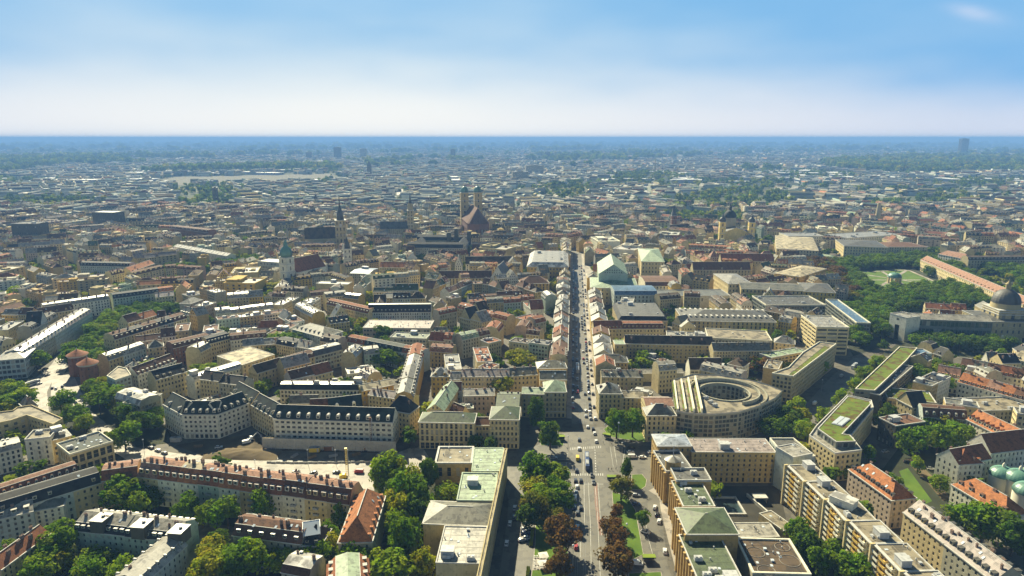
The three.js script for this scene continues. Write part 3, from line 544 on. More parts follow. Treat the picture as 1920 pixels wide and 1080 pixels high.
sheet('boulevard', 'dark broad street along the green roofed blocks on the right', [1478, 815, 1520, 810, 1600, 735, 1650, 690, 1650, 668, 1600, 672, 1560, 705, 1500, 770], 0.064, asphaltM);
// building pit
const pit = sheet('building_site', 'bare dug ground of a building site below the scaffolded block', [330, 835, 400, 822, 480, 815, 495, 838, 742, 846, 735, 862, 600, 866, 470, 860, 380, 856], 0.08, dirtM);
sheet('site_road', 'dark asphalt strip through the building site', [520, 846, 738, 850, 734, 864, 580, 869, 520, 866], 0.09, asphaltM);
{ const g = new THREE.PlaneGeometry(44, 15, 40, 16).rotateX(-Math.PI / 2), p = g.getAttribute('position'); for (let i = 0; i < p.count; i++) { const x = p.getX(i) / 22, z = p.getZ(i) / 7.5; p.setY(i, Math.max(0, (1 - x * x) * (1 - z * z)) * (1.5 + 2.4 * fbm((x + 1) * 0.5, (z + 1) * 0.25, 8, 77, 4)) - 0.1); } g.computeVertexNormals(); const o = part(numbered('earth_heap'), g, dirtM, scene); const [x, z] = P(455, 852); o.position.set(x, 0.1, z); o.rotation.y = -0.05; tag(o, 'brown heap of dug earth with scrub beside the ring road', 'earth heap'); }
// courtyards with planted ground
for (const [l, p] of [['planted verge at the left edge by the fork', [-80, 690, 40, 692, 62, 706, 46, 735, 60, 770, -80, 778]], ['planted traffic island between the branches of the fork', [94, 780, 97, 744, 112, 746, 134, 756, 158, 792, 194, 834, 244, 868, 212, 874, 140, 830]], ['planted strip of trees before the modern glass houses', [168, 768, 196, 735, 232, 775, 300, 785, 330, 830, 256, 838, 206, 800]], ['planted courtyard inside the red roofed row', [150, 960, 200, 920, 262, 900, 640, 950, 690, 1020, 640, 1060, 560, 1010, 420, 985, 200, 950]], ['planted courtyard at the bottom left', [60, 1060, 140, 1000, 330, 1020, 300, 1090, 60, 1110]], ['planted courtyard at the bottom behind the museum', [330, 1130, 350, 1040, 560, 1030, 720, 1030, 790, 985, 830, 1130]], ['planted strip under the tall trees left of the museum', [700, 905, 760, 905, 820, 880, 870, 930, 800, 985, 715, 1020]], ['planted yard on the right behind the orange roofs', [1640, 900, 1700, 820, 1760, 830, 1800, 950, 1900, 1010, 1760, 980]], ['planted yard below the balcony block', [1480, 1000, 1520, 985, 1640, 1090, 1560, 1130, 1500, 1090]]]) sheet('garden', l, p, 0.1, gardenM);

for (const [l, p] of [['bright lawn strip in the leafy yard on the right', [1686, 884, 1702, 878, 1722, 905, 1748, 940, 1728, 948, 1700, 918]], ['small lawn before the white corner house on the right', [1740, 895, 1768, 890, 1790, 905, 1770, 915]]]) sheet('lawn', l, p, 0.14, grassM, false);
sheet('garden_path', 'brown earth path through the leafy yard on the right', [1696, 862, 1712, 858, 1760, 905, 1782, 935, 1768, 940, 1738, 905], 0.15, dirtM, false);
// ---------------------------------------------------------------- nearest buildings
const f0 = { bw: 2.7, ww: 1.1, wh: 1.75, g: 3.8 }, fShop = { ...f0, gw: 2.1, gh: 2.8, gs: 0.3 }, fSmall = { bw: 3, ww: 1, wh: 1.5, g: 3.4 };
const mansard = { roof: 'm', mh: 3.6, si: 1.6, rh: 4 };
// --- museum left of the lower avenue
const fArch = { n: 2, g: 7, bw: 4.6, ww: 1.9, wh: 5, gw: 1.9, gh: 4.6, split: true, rev: 0.5 };
B('square flat grey roof with pale parapet, far end of the museum', [815, 870, 885, 870, 893, 839], 16, 0, { w: 'tan', c: 'gravel', roof: 'f', detail: true, f: fArch, sides: 'flb', pw: 0.9, ph: 0.8, plant: 0 }, 'museum wing', 'museum_building');
B('light green copper roof at the far end of the museum', [884, 884, 943, 884, 953, 840], 16.5, 0, { w: 'cream', c: 'copper', t: 'mint', roof: 'f', detail: true, f: fArch, sides: 'rb', ph: 0.3, pw: 0.4 }, 'museum wing', 'museum_building');
B('light green copper roof in the middle of the museum', [856, 939, 928, 940, 942, 888], 16, 0, { w: 'cream', c: 'copper', t: 'mint', roof: 'f', detail: true, f: fArch, sides: 'rl', ph: 0.5, pw: 0.5, plant: 3 }, 'museum wing', 'museum_building');
B('grey hipped roof of the museum with cream walls', [793, 981, 922, 986, 807, 939], 15.5, 0, { w: 'cream', c: 'grey', roof: 'h', rh: 3.4, f: { ...fArch, bw: 6 }, sides: 'rl' }, 'museum wing', 'museum_building');
B('flat pale stained roof, nearest end of the museum', [817, 1056, 905, 1058, 840, 987], 16.5, 0, { w: 'cream', c: 'light', roof: 'f', detail: true, f: { ...fArch, bw: 5.5 }, sides: 'r', ph: 0.4, plant: 5 }, 'museum wing', 'museum_building');
{ const a = P(898, 1098, 16.9), b = P(951, 842, 16.9), L = Math.hypot(b[0] - a[0], b[1] - a[1]); house('long shaded street front joining the museum wings beside the dark side street', 'museum wing', 'museum_building', { x: a[0], z: a[1], ux: (b[0] - a[0]) / L, uz: (b[1] - a[1]) / L, L }, { h: 16.9, d: 1.5, w: 'stone', c: 'gravel', roof: 'f', f: { ...fArch, bw: 5 }, sides: 'f', ph: 0.4, pw: 0.3, t: 'stone' }); }
// --- long brown government building right of the lower avenue
const fGov = { n: 3, g: 5, bw: 3.9, ww: 1.6, wh: 4.6, gw: 1.7, gh: 3.4, split: true, rev: 0.6 }, govM = { w: 'amber', ph: 1.0 };
const gov = [
  B('corner block with pale bluish metal roof, far end of the long brown building', [1233, 836, 1297, 836, 1227, 814], 20, 0, { ...govM, c: 'paleblue', roof: 'h', rh: 1.6, f: { ...f0, n: 5 }, sides: 'lf' }, 'government building', 'government_building'),
  B('dark green roof behind the domed turret of the long brown building', [1249, 886, 1300, 884, 1241, 847], 17, 0, { ...govM, c: 'slate', roof: 'f', detail: true, f: fGov, sides: 'l' }, 'government building', 'government_building'),
  B('raised flat cross block of the long brown building', [1268, 903, 1334, 903, 1264, 880], 19, 0, { ...govM, c: 'slate', roof: 'f', detail: true, f: fGov, sides: 'lr', plant: 1 }, 'government building', 'government_building'),
  B('wide green roof in the middle of the long brown building', [1281, 951, 1341, 951, 1260, 903], 17.5, 0, { ...govM, c: 'olive', roof: 'f', detail: true, f: fGov, sides: 'l', ph: 0.6, plant: 5 }, 'government building', 'government_building'),
  B('green hipped roof standing highest on the long brown building', [1288, 1001, 1385, 1001, 1284, 952], 20, 0, { ...govM, c: 'olive', roof: 'h', rh: 3.4, f: fGov, sides: 'lr' }, 'government building', 'government_building'),
  B('low green roof at the near end of the long brown building', [1312, 1098, 1398, 1098, 1291, 1004], 16.5, 0, { ...govM, c: 'olive', roof: 'f', detail: true, f: fGov, sides: 'l', ph: 0.6, plant: 7 }, 'government building', 'government_building'),
];
for (const o of gov.slice(1)) { // buttress piers on the sunlit side
  const b = new THREE.Box3().setFromObject(o.children[0]), wl = o.children[0].geometry.boundingBox ?? (o.children[0].geometry.computeBoundingBox(), o.children[0].geometry.boundingBox), d = -wl.min.z, hh = o.userData.label.includes('hipped') ? 19 : 16.3, n = Math.max(2, Math.round(d / 3.9));
  const g = new MB().box(-0.9, 0, 0, hh, -0.45, 0.45, 'rb').box(-1.1, 0, hh, hh + 0.5, -0.6, 0.6, 'r').geo();
  for (let i = 0; i <= n; i++) part('pier', g, wallM('amber'), o).position.set(0, 0, -0.5 - (d - 1) * i / n);
}
{ // turret
  const [x, z] = P(1262, 868, 20), o = thing('roof_turret', 'small round turret with grey cap rising over the long brown building', 'turret', x, z);
  part('drum', tri(new THREE.CylinderGeometry(4, 4, 22, 8)).translate(0, 11, 0), wallM('amber'), o); part('turret_roof', tri(new THREE.ConeGeometry(4.6, 2, 8)).translate(0, 23, 0), roofM('light'), o); part('mast', tri(new THREE.CylinderGeometry(0.12, 0.18, 6, 6)).translate(0, 26.5, 0), metalM, o);
}
B('brown cross wing with flat pinkish roof and rows of windows', [1297, 848, 1456, 849, 1298, 822], 17.5, 0, { w: 'tan', c: 'pink', roof: 'f', detail: true, ph: 0.25, f: { n: 6, g: 3.4, bw: 2.9, ww: 1.0, wh: 1.5 }, sides: 'fb', plant: 1 }, 'government building', 'government_building');
B('low grey metal roof in the courtyard of the brown building', [1386, 1008, 1462, 1007, 1378, 981], 5, 0, { w: 'grey', c: 'light', roof: 'f', detail: true, ph: 0.3, sides: '' }, 'hall', 'courtyard_hall');
B('long low tan shed at the courtyard edge below the balcony block', [1469, 996, 1492, 990, 1444, 958], 6, 0, { w: 'beige', c: 'gravel', roof: 'f', detail: true, ph: 0.3, sides: '' }, 'shed', 'courtyard_shed');
sheet('courtyard_ground', 'dark paved courtyard behind the long brown building', [1330, 912, 1460, 912, 1480, 1000, 1350, 1000], 0.11, yardM);
{ const o = thing('sunken_court', 'sunken rectangular court with white rim in the paved courtyard', 'courtyard pit', ...P(1365, 950)); const [a, b] = [P(1340, 938), P(1388, 938)], w = b[0] - a[0], [, zb] = P(1365, 968), d = zb - P(1365, 935)[1]; part('rim', new MB().box(-w / 2, w / 2, 0.1, 1, -d / 2, -d / 2 + 0.8).box(-w / 2, w / 2, 0.1, 1, d / 2 - 0.8, d / 2).box(w / 2 - 0.8, w / 2, 0.1, 1, -d / 2 + 0.8, d / 2 - 0.8).box(-w / 2, -w / 2 + 0.8, 0.1, 1, -d / 2 + 0.8, d / 2 - 0.8).geo(), trimM, o); part('pit_floor', flatGeo([[-w / 2, -d / 2], [w / 2, -d / 2], [w / 2, d / 2], [-w / 2, d / 2]], 0.16), mat('wet slab', [0.04, 0.07, 0.075], T.flat, 0.3), o); }
for (const [x, y, l] of [[1420, 948, 'white low wall running through the paved courtyard'], [1424, 940, 'pale canopy slab beside the sunken court']]) { const o = thing('garden_wall', l, l.includes('canopy') ? 'canopy' : 'wall', ...P(x, y), l.includes('canopy') ? 0 : 0.25); part('slab', l.includes('canopy') ? new MB().box(-3.4, 3.4, 2.8, 3.2, -2.4, 2.4).box(-3, -2.7, 0, 2.8, -2, 2).box(2.7, 3, 0, 2.8, -2, 2).geo() : new MB().box(-0.35, 0.35, 0, 1.6, -9, 9).box(-0.45, 0.45, 1.6, 1.75, -9.1, 9.1).geo(), trimM, o); }
{ // flat brown roof with pale rings
  const o = B('flat dark brown roof with white rim and pale rings', [1411, 1076, 1521, 1079, 1385, 1010], 12, 0, { w: 'grey', c: 'umber', roof: 'f', detail: true, ph: 0.7, pw: 0.8, t: 'white', sides: '' }, 'hall', 'flat_roofed_hall');
  const [, , , a] = [0, 0, 0, o.position], inv = (x, y) => o.worldToLocal(new THREE.Vector3(P(x, y, 12)[0], 12, P(x, y, 12)[1])); o.updateMatrixWorld(true);
  for (const [x, y, r] of [[1417, 1036, 3.6], [1467, 1026, 3], [1481, 1052, 4], [1437, 1070, 3.4]]) { const p = inv(x, y); part('roof_ring', tri(new THREE.TorusGeometry(r, 0.14, 5, 40).rotateX(Math.PI / 2)), paleM, o).position.set(p.x, 12.1, p.z); }
  for (const [x, y] of [[1434, 1031], [1448, 1053]]) { const p = inv(x, y); part('skylight', unitGeo.vent, skyM, o).position.set(p.x, 12.03, p.z); }
}
// --- white modern block, balcony block and the blocks behind on the right
polyB('white angular office block with stepped flat roof beside the brown wing', 'office block', 'office_block', px([1443, 823, 1488, 823, 1529, 857, 1484, 866, 1462, 846], 19), 19, { w: 'bluewhite', c: 'slate', f: { n: 6, g: 3.2, bw: 2.4, ww: 1.5, wh: 1.5 }, t: 'white' });
B('pale bluish penthouse on the white angular office block', [1488, 858, 1524, 851, 1478, 834], 22, 0, { w: 'bluewhite', c: 'light', roof: 'f', detail: true, ph: 0.4, sides: '' }, 'penthouse', 'penthouse');
{
  const segs = [[1478, 873, 1509, 903], [1513, 904, 1547, 937], [1552, 938, 1587, 977], [1594, 978, 1635, 1020], [1641, 1021, 1690, 1072], [1696, 1073, 1745, 1122]];
  const where = ['farthest section of the balcony block next to the white office', 'second section of the balcony block', 'middle section of the balcony block behind the white rooftop hut', 'section of the balcony block in front of the white rooftop hut', 'fifth section of the balcony block beside the leafy yard', 'nearest section of the balcony block at the bottom edge'];
  const bal = new MB().box(-1.9, 1.9, 0, 0.18, 0, 1.5, 'k').box(-1.9, 1.9, 0.18, 1.05, 1.4, 1.5).box(-1.9, -1.82, 0.18, 1.05, 0, 1.4, 'fk').box(1.82, 1.9, 0.18, 1.05, 0, 1.4, 'fk').geo();
  segs.forEach((s, i) => {
    const o = B(where[i] + ', stacked cream balconies', s, 21, 13, { w: 'cream', c: 'gravel', roof: 'f', detail: true, ph: 0.4, f: { n: 7, g: 3.2, bw: 2.6, ww: 1.5, wh: 1.7 }, sides: 'fb', plant: 3 }, 'apartment block', 'apartment_block');
    const L = at2(...s, 21).L, n = Math.max(2, Math.round((L - 2.2) / 4.6));
    part('end_wall', new MB().box(-0.5, 0.35, 0, 21.6, 0, 2, 'k').geo(), wallM('cream'), o);
    for (let k = 0; k < 7; k++) for (let j = 0; j < n; j++) part('balcony', bal, wallM(j % 3 === 1 ? 'ochre' : 'white'), o).position.set(2.6 + j * (L - 3) / n, 3.2 + k * 2.55, 0);
    part('awning', new MB().box(0, L, 21.02, 21.3, 0.1, 0.9).geo(), trimM, o);
  });
  const [x, z] = P(1581, 946, 21), o = thing('roof_hut', 'white flat box hut on the roof of the balcony block', 'rooftop hut', x, z, -0.85, null, 21.03); part('wall', new MB().box(-5, 5, 0, 3.2, -3, 3, 'b').geo(), wallM('white'), o); part('roof', new MB().box(-5.3, 5.3, 3.2, 3.5, -3.3, 3.3).geo(), roofM('white'), o); part('door', new MB().box(-0.5, 0.5, 0.05, 2.1, 3, 3.06).geo(), metalM, o);
}
const fRes = { n: 5, g: 3.2, bw: 3.1, ww: 1.1, wh: 1.45 };
B('pale pink apartment house with orange tiled roof and a row of dark dormers', [1591, 880, 1672, 938], 15, 13, { w: 'pink', c: 'orange', roof: 'h', rh: 6, f: fRes, sides: 'flrb', dorm: { n: 9, w: 1.5, h: 1.4, y: 0.9, k: 'flat' }, dc: 'dark', sky: 8, chim: 3 }, 'apartment house', 'apartment_house');
row([1694, 960, 1862, 1090], 15.5, 14, 2, { w: 'beige', c: 'pink', roof: 'g', rh: 5.5, f: { ...fRes, bw: 2.9 }, sides: 'flrb', dorm: { n: 6, w: 1.7, h: 1.6, y: 0.8, k: 'flat' }, dc: 'slate', chim: 6, sky: 6, vary: (i) => ({ w: i ? 'grey' : 'beige' }) }, ['beige apartment house with pale pink roof and dark dormers, far half', 'grey apartment house with pale pink roof and dark dormers at the corner of the frame'], 'apartment_house', 'apartment house');
polyB('cream block with green sedum roof nearest the balcony block', 'office block', 'office_block', px([1517, 818, 1566, 852, 1616, 846, 1605, 831, 1596, 818, 1638, 766, 1634, 752, 1588, 742, 1530, 800], 16), 16, { w: 'cream', c: 'light', f: { n: 5, g: 3.3, bw: 3.1, ww: 1.5, wh: 1.7 }, ph: 0.9 });
polyB('glazed penthouse under the green sedum roof nearest the balcony block', 'penthouse', 'penthouse', px([1533, 803, 1568, 828, 1605, 827, 1594, 815, 1580, 813, 1633, 757, 1632, 752, 1590, 742], 20), 3.6, { w: 'glass', c: 'sedum', y0: 16.1, f: { n: 1, g: 3.2, bw: 3, gw: 2.5, gh: 2.6, gs: 0.3 }, ph: 0.3, noclaim: true });
{ const [x, z] = P(1577, 790, 20), o = thing('solar_array', 'bright solar panels on the green roof nearest the balcony block', 'solar panels', x, z, turnOf(at2(1562, 810, 1622, 760, 20)), null, 19.72); part('deck', new MB().box(-7, 7, 0, 0.4, -3, 3).geo(), zincM, o); for (let i = 0; i < 6; i++) for (const k of [-1, 1]) { const p = part('solar_panel', new MB().box(-0.9, 0.9, 0, 0.08, -1.2, 1.2).geo(), skyM, o); p.position.set(-5.4 + i * 2.15, 0.75, k * 1.45); p.rotation.z = 0.25; } }
polyB('long block with green sedum roof in the middle of the dark boulevard', 'office block', 'office_block', px([1686, 651, 1720, 653, 1700, 676, 1640, 733, 1603, 730], 17), 17, { w: 'glass', c: 'sedum', f: { n: 5, g: 3.4, bw: 2.6, ww: 2, wh: 1.5 }, ph: 0.6, t: 'white' });
B('stepped balcony wing behind the middle green roofed block', [1650, 742, 1712, 688], 15, 14, { w: 'dark', c: 'slate', roof: 'f', detail: true, f: { n: 5, g: 3, bw: 4, ww: 3.4, wh: 1.5 }, sides: 'fr', plant: 4 }, 'office block', 'office_block');
B('low glazed pavilion with green roof below the middle block', [1664, 747, 1756, 757, 1670, 728], 12, 0, { w: 'beige', c: 'sedum', roof: 'f', detail: true, f: { n: 3, g: 3.4, bw: 2.6, ww: 2.2, wh: 2.4 }, sides: 'frl' }, 'pavilion', 'office_pavilion');
polyB('wide block with green roof strip left of the dark boulevard', 'office block', 'office_block', px([1447, 701, 1487, 707, 1568, 646, 1536, 642, 1505, 662, 1478, 690], 19), 19, { w: 'beige', c: 'gravel', f: { n: 6, g: 3.4, bw: 2.8, ww: 1.6, wh: 1.8 }, ph: 0.9, t: 'white' });
{ const pts = px([1480, 700, 1489, 702, 1556, 649, 1546, 647], 20), o = thing('roof_garden', 'green planted strip on the wide block left of the dark boulevard', 'roof garden', 0, 0); part('planting', flatGeo(pts, 19.15), roofM('sedum'), o); const k = new MB(); pts.forEach((a, i) => { const b = pts[(i + 1) % 4]; k.poly([[a[0], 19, a[1]], [b[0], 19, b[1]], [b[0], 19.3, b[1]], [a[0], 19.3, a[1]]]); }); part('edging', k.geo(), trimM, o); }
B('tall office with sunlit white slatted front above the boulevard', [1502, 592, 1531, 614, 1552, 588], 24, 0, { w: 'cream', c: 'light', roof: 'f', detail: true, f: { n: 7, g: 4, bw: 9, ww: 8.4, wh: 1.6 }, sides: 'fr', plant: 4, ph: 0.9, t: 'white' }, 'office block', 'office_block');
B('glass office wing with white rooftop frame behind the slatted office', [1436, 573, 1548, 573, 1437, 556], 18, 0, { w: 'glass', c: 'slate', roof: 'f', detail: true, f: { n: 5, g: 3.6, bw: 2.5, ww: 2.2, wh: 2 }, sides: 'frl', t: 'white', ph: 1.2, plant: 3 }, 'office block', 'office_block');
B('wedge shaped glass office with blue glass roof beside the park', [1548, 562, 1606, 606], 17, 12, { w: 'glass', c: 'blue', roof: 'f', detail: true, f: { n: 5, g: 3.6, bw: 2.5, ww: 2.2, wh: 2 }, sides: 'frlb', t: 'white', ph: 1 }, 'office block', 'office_block');
// --- round atrium office
{
  const h = 18, c = P(1358, 736, h), o = thing('atrium_office', 'glass office with curved front and a round open atrium in its roof', 'office block', c[0], c[1]);
  const pts = px([1268, 772, 1300, 777, 1340, 778, 1385, 774, 1425, 762, 1453, 748, 1467, 734, 1440, 723, 1400, 712, 1345, 704, 1300, 703, 1263, 713], h); claimPoly(pts);
  const q = pts.map((p) => [p[0] - c[0], p[1] - c[1]]); const w = new MB(), g = new MB(true), pr = new MB(), rr = rng(5), n = q.length; let area = 0; q.forEach((p, i) => { const m = q[(i + 1) % n]; area += p[0] * m[1] - m[0] * p[1]; }); if (area > 0) q.reverse();
  const ring = [], RX = 15.5, RZ = 15.5; for (let i = 0; i < 32; i++) { const a = i / 32 * 2 * Math.PI; ring.push([Math.cos(a) * RX, Math.sin(a) * RZ]); }
  q.forEach((p, i) => { const e = q[(i + 1) % n], l = Math.hypot(e[0] - p[0], e[1] - p[1]), u = [(e[0] - p[0]) / l, 0, (e[1] - p[1]) / l], N = [-u[2], 0, u[0]]; facade(w, g, [p[0], 0, p[1]], u, N, l, h, { n: 6, g: 3.4, bw: 2.6, ww: 2.3, wh: 2.0, gw: 2.2, gc: [0.07, 0.09, 0.09] }, rr); pr.poly([[p[0], h, p[1]], [e[0], h, e[1]], [e[0], h + 0.9, e[1]], [p[0], h + 0.9, p[1]]], N); });
  ring.forEach((p, i) => { const e = ring[(i + 1) % 32], l = Math.hypot(e[0] - p[0], e[1] - p[1]), u = [(p[0] - e[0]) / l, 0, (p[1] - e[1]) / l], N = [-u[2], 0, u[0]]; facade(w, g, [e[0], 0, e[1]], u, mul(N, 1), l, h, { n: 6, g: 3.4, bw: 2.6, ww: 2.3, wh: 2.1 }, rr); });
  part('wall', w.geo(), wallM('grey'), o); part('window_glass', g.geo(), glassM, o, 'stuff'); part('parapet', pr.geo(), trimM, o);
  const sh = new THREE.Shape(q.map((p) => new THREE.Vector2(p[0], -p[1]))); sh.holes.push(new THREE.Path(ring.map((p) => new THREE.Vector2(p[0], -p[1]))));
  part('roof', tri(new THREE.ShapeGeometry(sh)).rotateX(-Math.PI / 2).translate(0, h + 0.05, 0), roofM('gravel'), o);
  const band = (r0, r1, y0, y1, a0, a1, m, name) => { const k = new MB(), s = 40; for (let i = 0; i < s; i++) { const A = mix(a0, a1, i / s), Z = mix(a0, a1, (i + 1) / s), pt = (r, a, y) => [Math.cos(a) * r, y, Math.sin(a) * r]; k.poly([pt(r1, A, y0), pt(r1, Z, y0), pt(r1, Z, y1), pt(r1, A, y1)], [Math.cos(A), 0, Math.sin(A)]).poly([pt(r0, A, y0), pt(r0, Z, y0), pt(r0, Z, y1), pt(r0, A, y1)], [-Math.cos(A), 0, -Math.sin(A)]).poly([pt(r0, A, y1), pt(r0, Z, y1), pt(r1, Z, y1), pt(r1, A, y1)], [0, 1, 0]); } part(name, k.geo(), m, o); };
  band(15.5, 16.3, h, h + 0.9, 0, 6.2832, wallM('grey'), 'atrium_rim'); band(21.5, 22.1, h, h + 2.2, -2.9, 1.35, wallM('grey'), 'curved_screen'); band(26, 26.5, h, h + 1, -2.2, 0.9, wallM('grey'), 'curved_screen');
  // stepped terraces with planting on the left side
  for (let i = 0; i < 4; i++) { const a = P(1264 + i * 13, 716 - i * 1, h), b = P(1271 + i * 15, 770 + i * 2, h), l = Math.hypot(b[0] - a[0], b[1] - a[1]), t = Math.atan2(-(b[1] - a[1]), b[0] - a[0]); const g2 = new MB().box(0, l, 0, 1.4 + i * 0.7, -0.5, 0.5), p = part('terrace_wall', g2.geo(), wallM('white'), o); p.position.set(a[0] - c[0], h, a[1] - c[1]); p.rotation.y = t; const p2 = part('terrace_planting', new MB().box(1, l - 1, 0, 0.7, 0.6, 1.5).geo(), roofM('sedum'), o); p2.position.copy(p.position); p2.rotation.y = t; }
  for (const [x, y] of [[1323, 748], [1332, 756], [1340, 762]]) { const a = P(x, y, h); const p = part('ventilation_unit', unitGeo.plant, plantM, o); p.position.set(a[0] - c[0], h + 0.06, a[1] - c[1]); p.rotation.y = 0.4; }
  part('atrium_floor', flatGeo(ring, 0.12), yardM, o);
}
// --- corner houses right of the avenue
const fPal = { n: 5, g: 4.2, bw: 2.9, ww: 1.15, wh: 1.9, belt: true, ledge: true };
B('cream corner palace with grey hipped roof at the right mouth of the avenue', [1124, 738, 1166, 738], 17.5, 16, { w: 'stone', c: 'grey', roof: 'h', rh: 5, f: fPal, sides: 'flr', chim: 3 }, 'town palace', 'town_palace');
B('lower cream wing right of the corner palace, tan roof', [1166, 745, 1207, 746], 15, 12, { w: 'stone', c: 'sand', roof: 'g', rh: 2.4, f: fPal, sides: 'fb', chim: 2 }, 'town house', 'town_palace');
B('tall cream house with brown hipped roof beside the glass office', [1213, 779, 1268, 779], 17, 13, { w: 'cream', c: 'grey', roof: 'h', rh: 5, f: fPal, sides: 'flr', chim: 1 }, 'town house', 'town_house');
B('house with rose red metal roof right behind the brown hipped house', [1211, 762, 1264, 762], 17, 16, { w: 'cream', c: 'rose', roof: 'g', rh: 2.6, f: fPal, sides: 'lr', sky: 2 }, 'town house', 'town_house');
// --- left mouth of the avenue
B('palace with green hipped roof and arched windows at the left mouth of the avenue', [1021, 735, 1062, 735, 1024, 716], 18, 0, { w: 'stone', c: 'copper', roof: 'h', rh: 5, f: fPal, sides: 'frl' }, 'town palace', 'town_palace');
B('green roofed wing between the two stone palaces', [978, 738, 1021, 739], 16.5, 12, { w: 'stone', c: 'copper', roof: 'g', rh: 2, f: fPal, sides: 'f', chim: 2 }, 'town palace', 'town_palace');
B('tall cream palace with olive hipped roof standing forward at the square', [918, 786, 973, 787, 920, 762], 18.5, 0, { w: 'cream', c: 'olive', roof: 'h', rh: 4.5, f: { ...fPal, n: 5, bw: 2.3 }, sides: 'frl', sky: 2 }, 'town palace', 'town_palace');
B('olive roofed wing running back from the tall cream palace', [929, 765, 973, 766, 934, 735], 16.5, 0, { w: 'stone', c: 'olive', roof: 'g', rh: 4, f: fPal, sides: 'fr', chim: 4, sky: 5 }, 'town palace', 'town_palace');
B('low link with dark roof between the cream office and the cream palace', [890, 797, 918, 797], 12, 10, { w: 'cream', c: 'brown', roof: 'g', rh: 3, f: { ...f0, bw: 2.2 }, sides: 'f' }, 'link building', 'link_building');
B('cream office with tall window strips and olive roof facing the square', [785, 791, 889, 793, 804, 773], 17, 0, { w: 'cream', c: 'olive', roof: 'h', rh: 3.6, f: { n: 4, g: 4.6, bw: 2.9, ww: 1.5, wh: 3.1, gw: 2.4, gh: 3.8, gs: 0.2, rev: 0.5, split: true }, sides: 'flr', sky: 1 }, 'office building', 'office_building');
B('long light green ridge roof running back behind the cream office', [800, 768, 832, 770, 806, 722], 16.5, 0, { w: 'cream', c: 'copper', roof: 'x', rh: 4, f: f0, sides: 'rl', chim: 3 }, 'town house', 'town_house');
B('narrow white house with red roof behind the cream office', [837, 733, 865, 733], 15, 11, { w: 'bluewhite', c: 'red', roof: 'g', rh: 4.6, f: f0, sides: 'fb', sky: 2, dorm: { n: 1, w: 1.6, h: 1.5 } }, 'town house', 'town_house');
B('pinkish white courtyard house with balconies, grey flat roof', [869, 742, 928, 741], 15, 12, { w: 'pink', c: 'light', roof: 'g', rh: 2.5, f: f0, sides: 'fb', chim: 4 }, 'town house', 'town_house');
B('small green flat roof in the yard behind the cream office', [864, 768, 888, 767], 10, 9, { w: 'grey', c: 'copper', roof: 'f', detail: true, sides: '' , plant: 1 }, 'yard building', 'yard_building');
B('ochre house with white gable roof at the dark side street', [808, 706, 842, 706], 15, 13, { w: 'ochre', c: 'light', roof: 'h', rh: 5, f: f0, sides: 'flr', chim: 3, dorm: { n: 2, w: 1.5, h: 1.4, k: 'gable' } }, 'town house', 'town_house');
B('small ochre house squeezed between the ochre corner and the long cream house', [843, 712, 863, 712], 14, 12, { w: 'ochre', c: 'light', roof: 'g', rh: 4, f: f0, sides: 'f', chim: 2 }, 'town house', 'town_house');
row([864, 706, 955, 706], 15, 12, 2, { w: 'cream', c: 'pink', roof: 'g', rh: 3.6, f: { ...f0, bw: 2.4 }, sides: 'fb', chim: 6 }, ['long cream house with pale pink roof and many chimneys', 'shorter cream house with pale pink roof, right of its twin'], 'town_house', 'town house');
B('cream house with grey roof and skylights behind the lime tree', [955, 705, 1008, 702], 15, 12, { w: 'cream', c: 'grey', roof: 'g', rh: 4, f: f0, sides: 'fb', chim: 3, dorm: { n: 3, w: 1.4, h: 1.3, both: false }, dc: 'dark' }, 'town house', 'town_house');
B('ochre corner house with smooth grey roof on the avenue', [1008, 691, 1063, 690], 16, 15, { w: 'ochre', c: 'grey', roof: 'h', rh: 3.6, f: { ...f0, bw: 2.4 }, sides: 'fr', sky: 7, chim: 2 }, 'town house', 'town_house');
B('house with pale grey roof and bright skylights behind the green hipped palace', [1012, 712, 1063, 712], 16, 13, { w: 'cream', c: 'grey', roof: 'g', rh: 4.5, f: f0, sides: 'fr', sky: 7 }, 'town house', 'town_house');
// --- white block with round dormers and the scaffolded block
const fRd = { n: 5, g: 3.6, bw: 2.9, ww: 1.5, wh: 1.5, belt: true, gw: 2 }, rd = { w: 'white', c: 'forest', roof: 'g', rh: 6.2, f: fRd, sides: 'fb', dw: 'white', dc: 'white' };
B('short left end of the white corner block with round dormers', [306, 758, 341, 777], 16, 13, { ...rd, dorm: { n: 2, k: 'round', w: 1.6, h: 1.4, both: false } }, 'apartment block', 'apartment_block');
B('middle of the white corner block with round dormers', [341, 777, 407, 777], 16, 13, { ...rd, dorm: { n: 5, k: 'round', w: 1.6, h: 1.5, both: false } }, 'apartment block', 'apartment_block');
B('right side of the white corner block with round dormers', [407, 777, 467, 755], 16, 13, { ...rd, dorm: { n: 5, k: 'round', w: 1.6, h: 1.5, both: false } }, 'apartment block', 'apartment_block');
B('cream block with round dormers running back from the white corner block', [433, 736, 471, 757], 15.5, 12, { ...rd, w: 'cream', dorm: { n: 4, k: 'round', w: 1.5, h: 1.4, both: false } }, 'apartment block', 'apartment_block');
B('cream block with round dormers left of the scaffolded block', [471, 759, 512, 782], 15.5, 12, { ...rd, w: 'cream', dorm: { n: 5, k: 'round', w: 1.5, h: 1.4, both: false } }, 'apartment block', 'apartment_block');
B('long white block with dark roof and round dormers behind the scaffold', [512, 785, 736, 792], 16.5, 14, { ...rd, f: { ...fRd, bw: 3.4, ww: 2.1 }, sides: 'flrb', dorm: { n: 12, k: 'round', w: 2, h: 1.7, both: false, skip: 0.1 } }, 'apartment block', 'apartment_block');
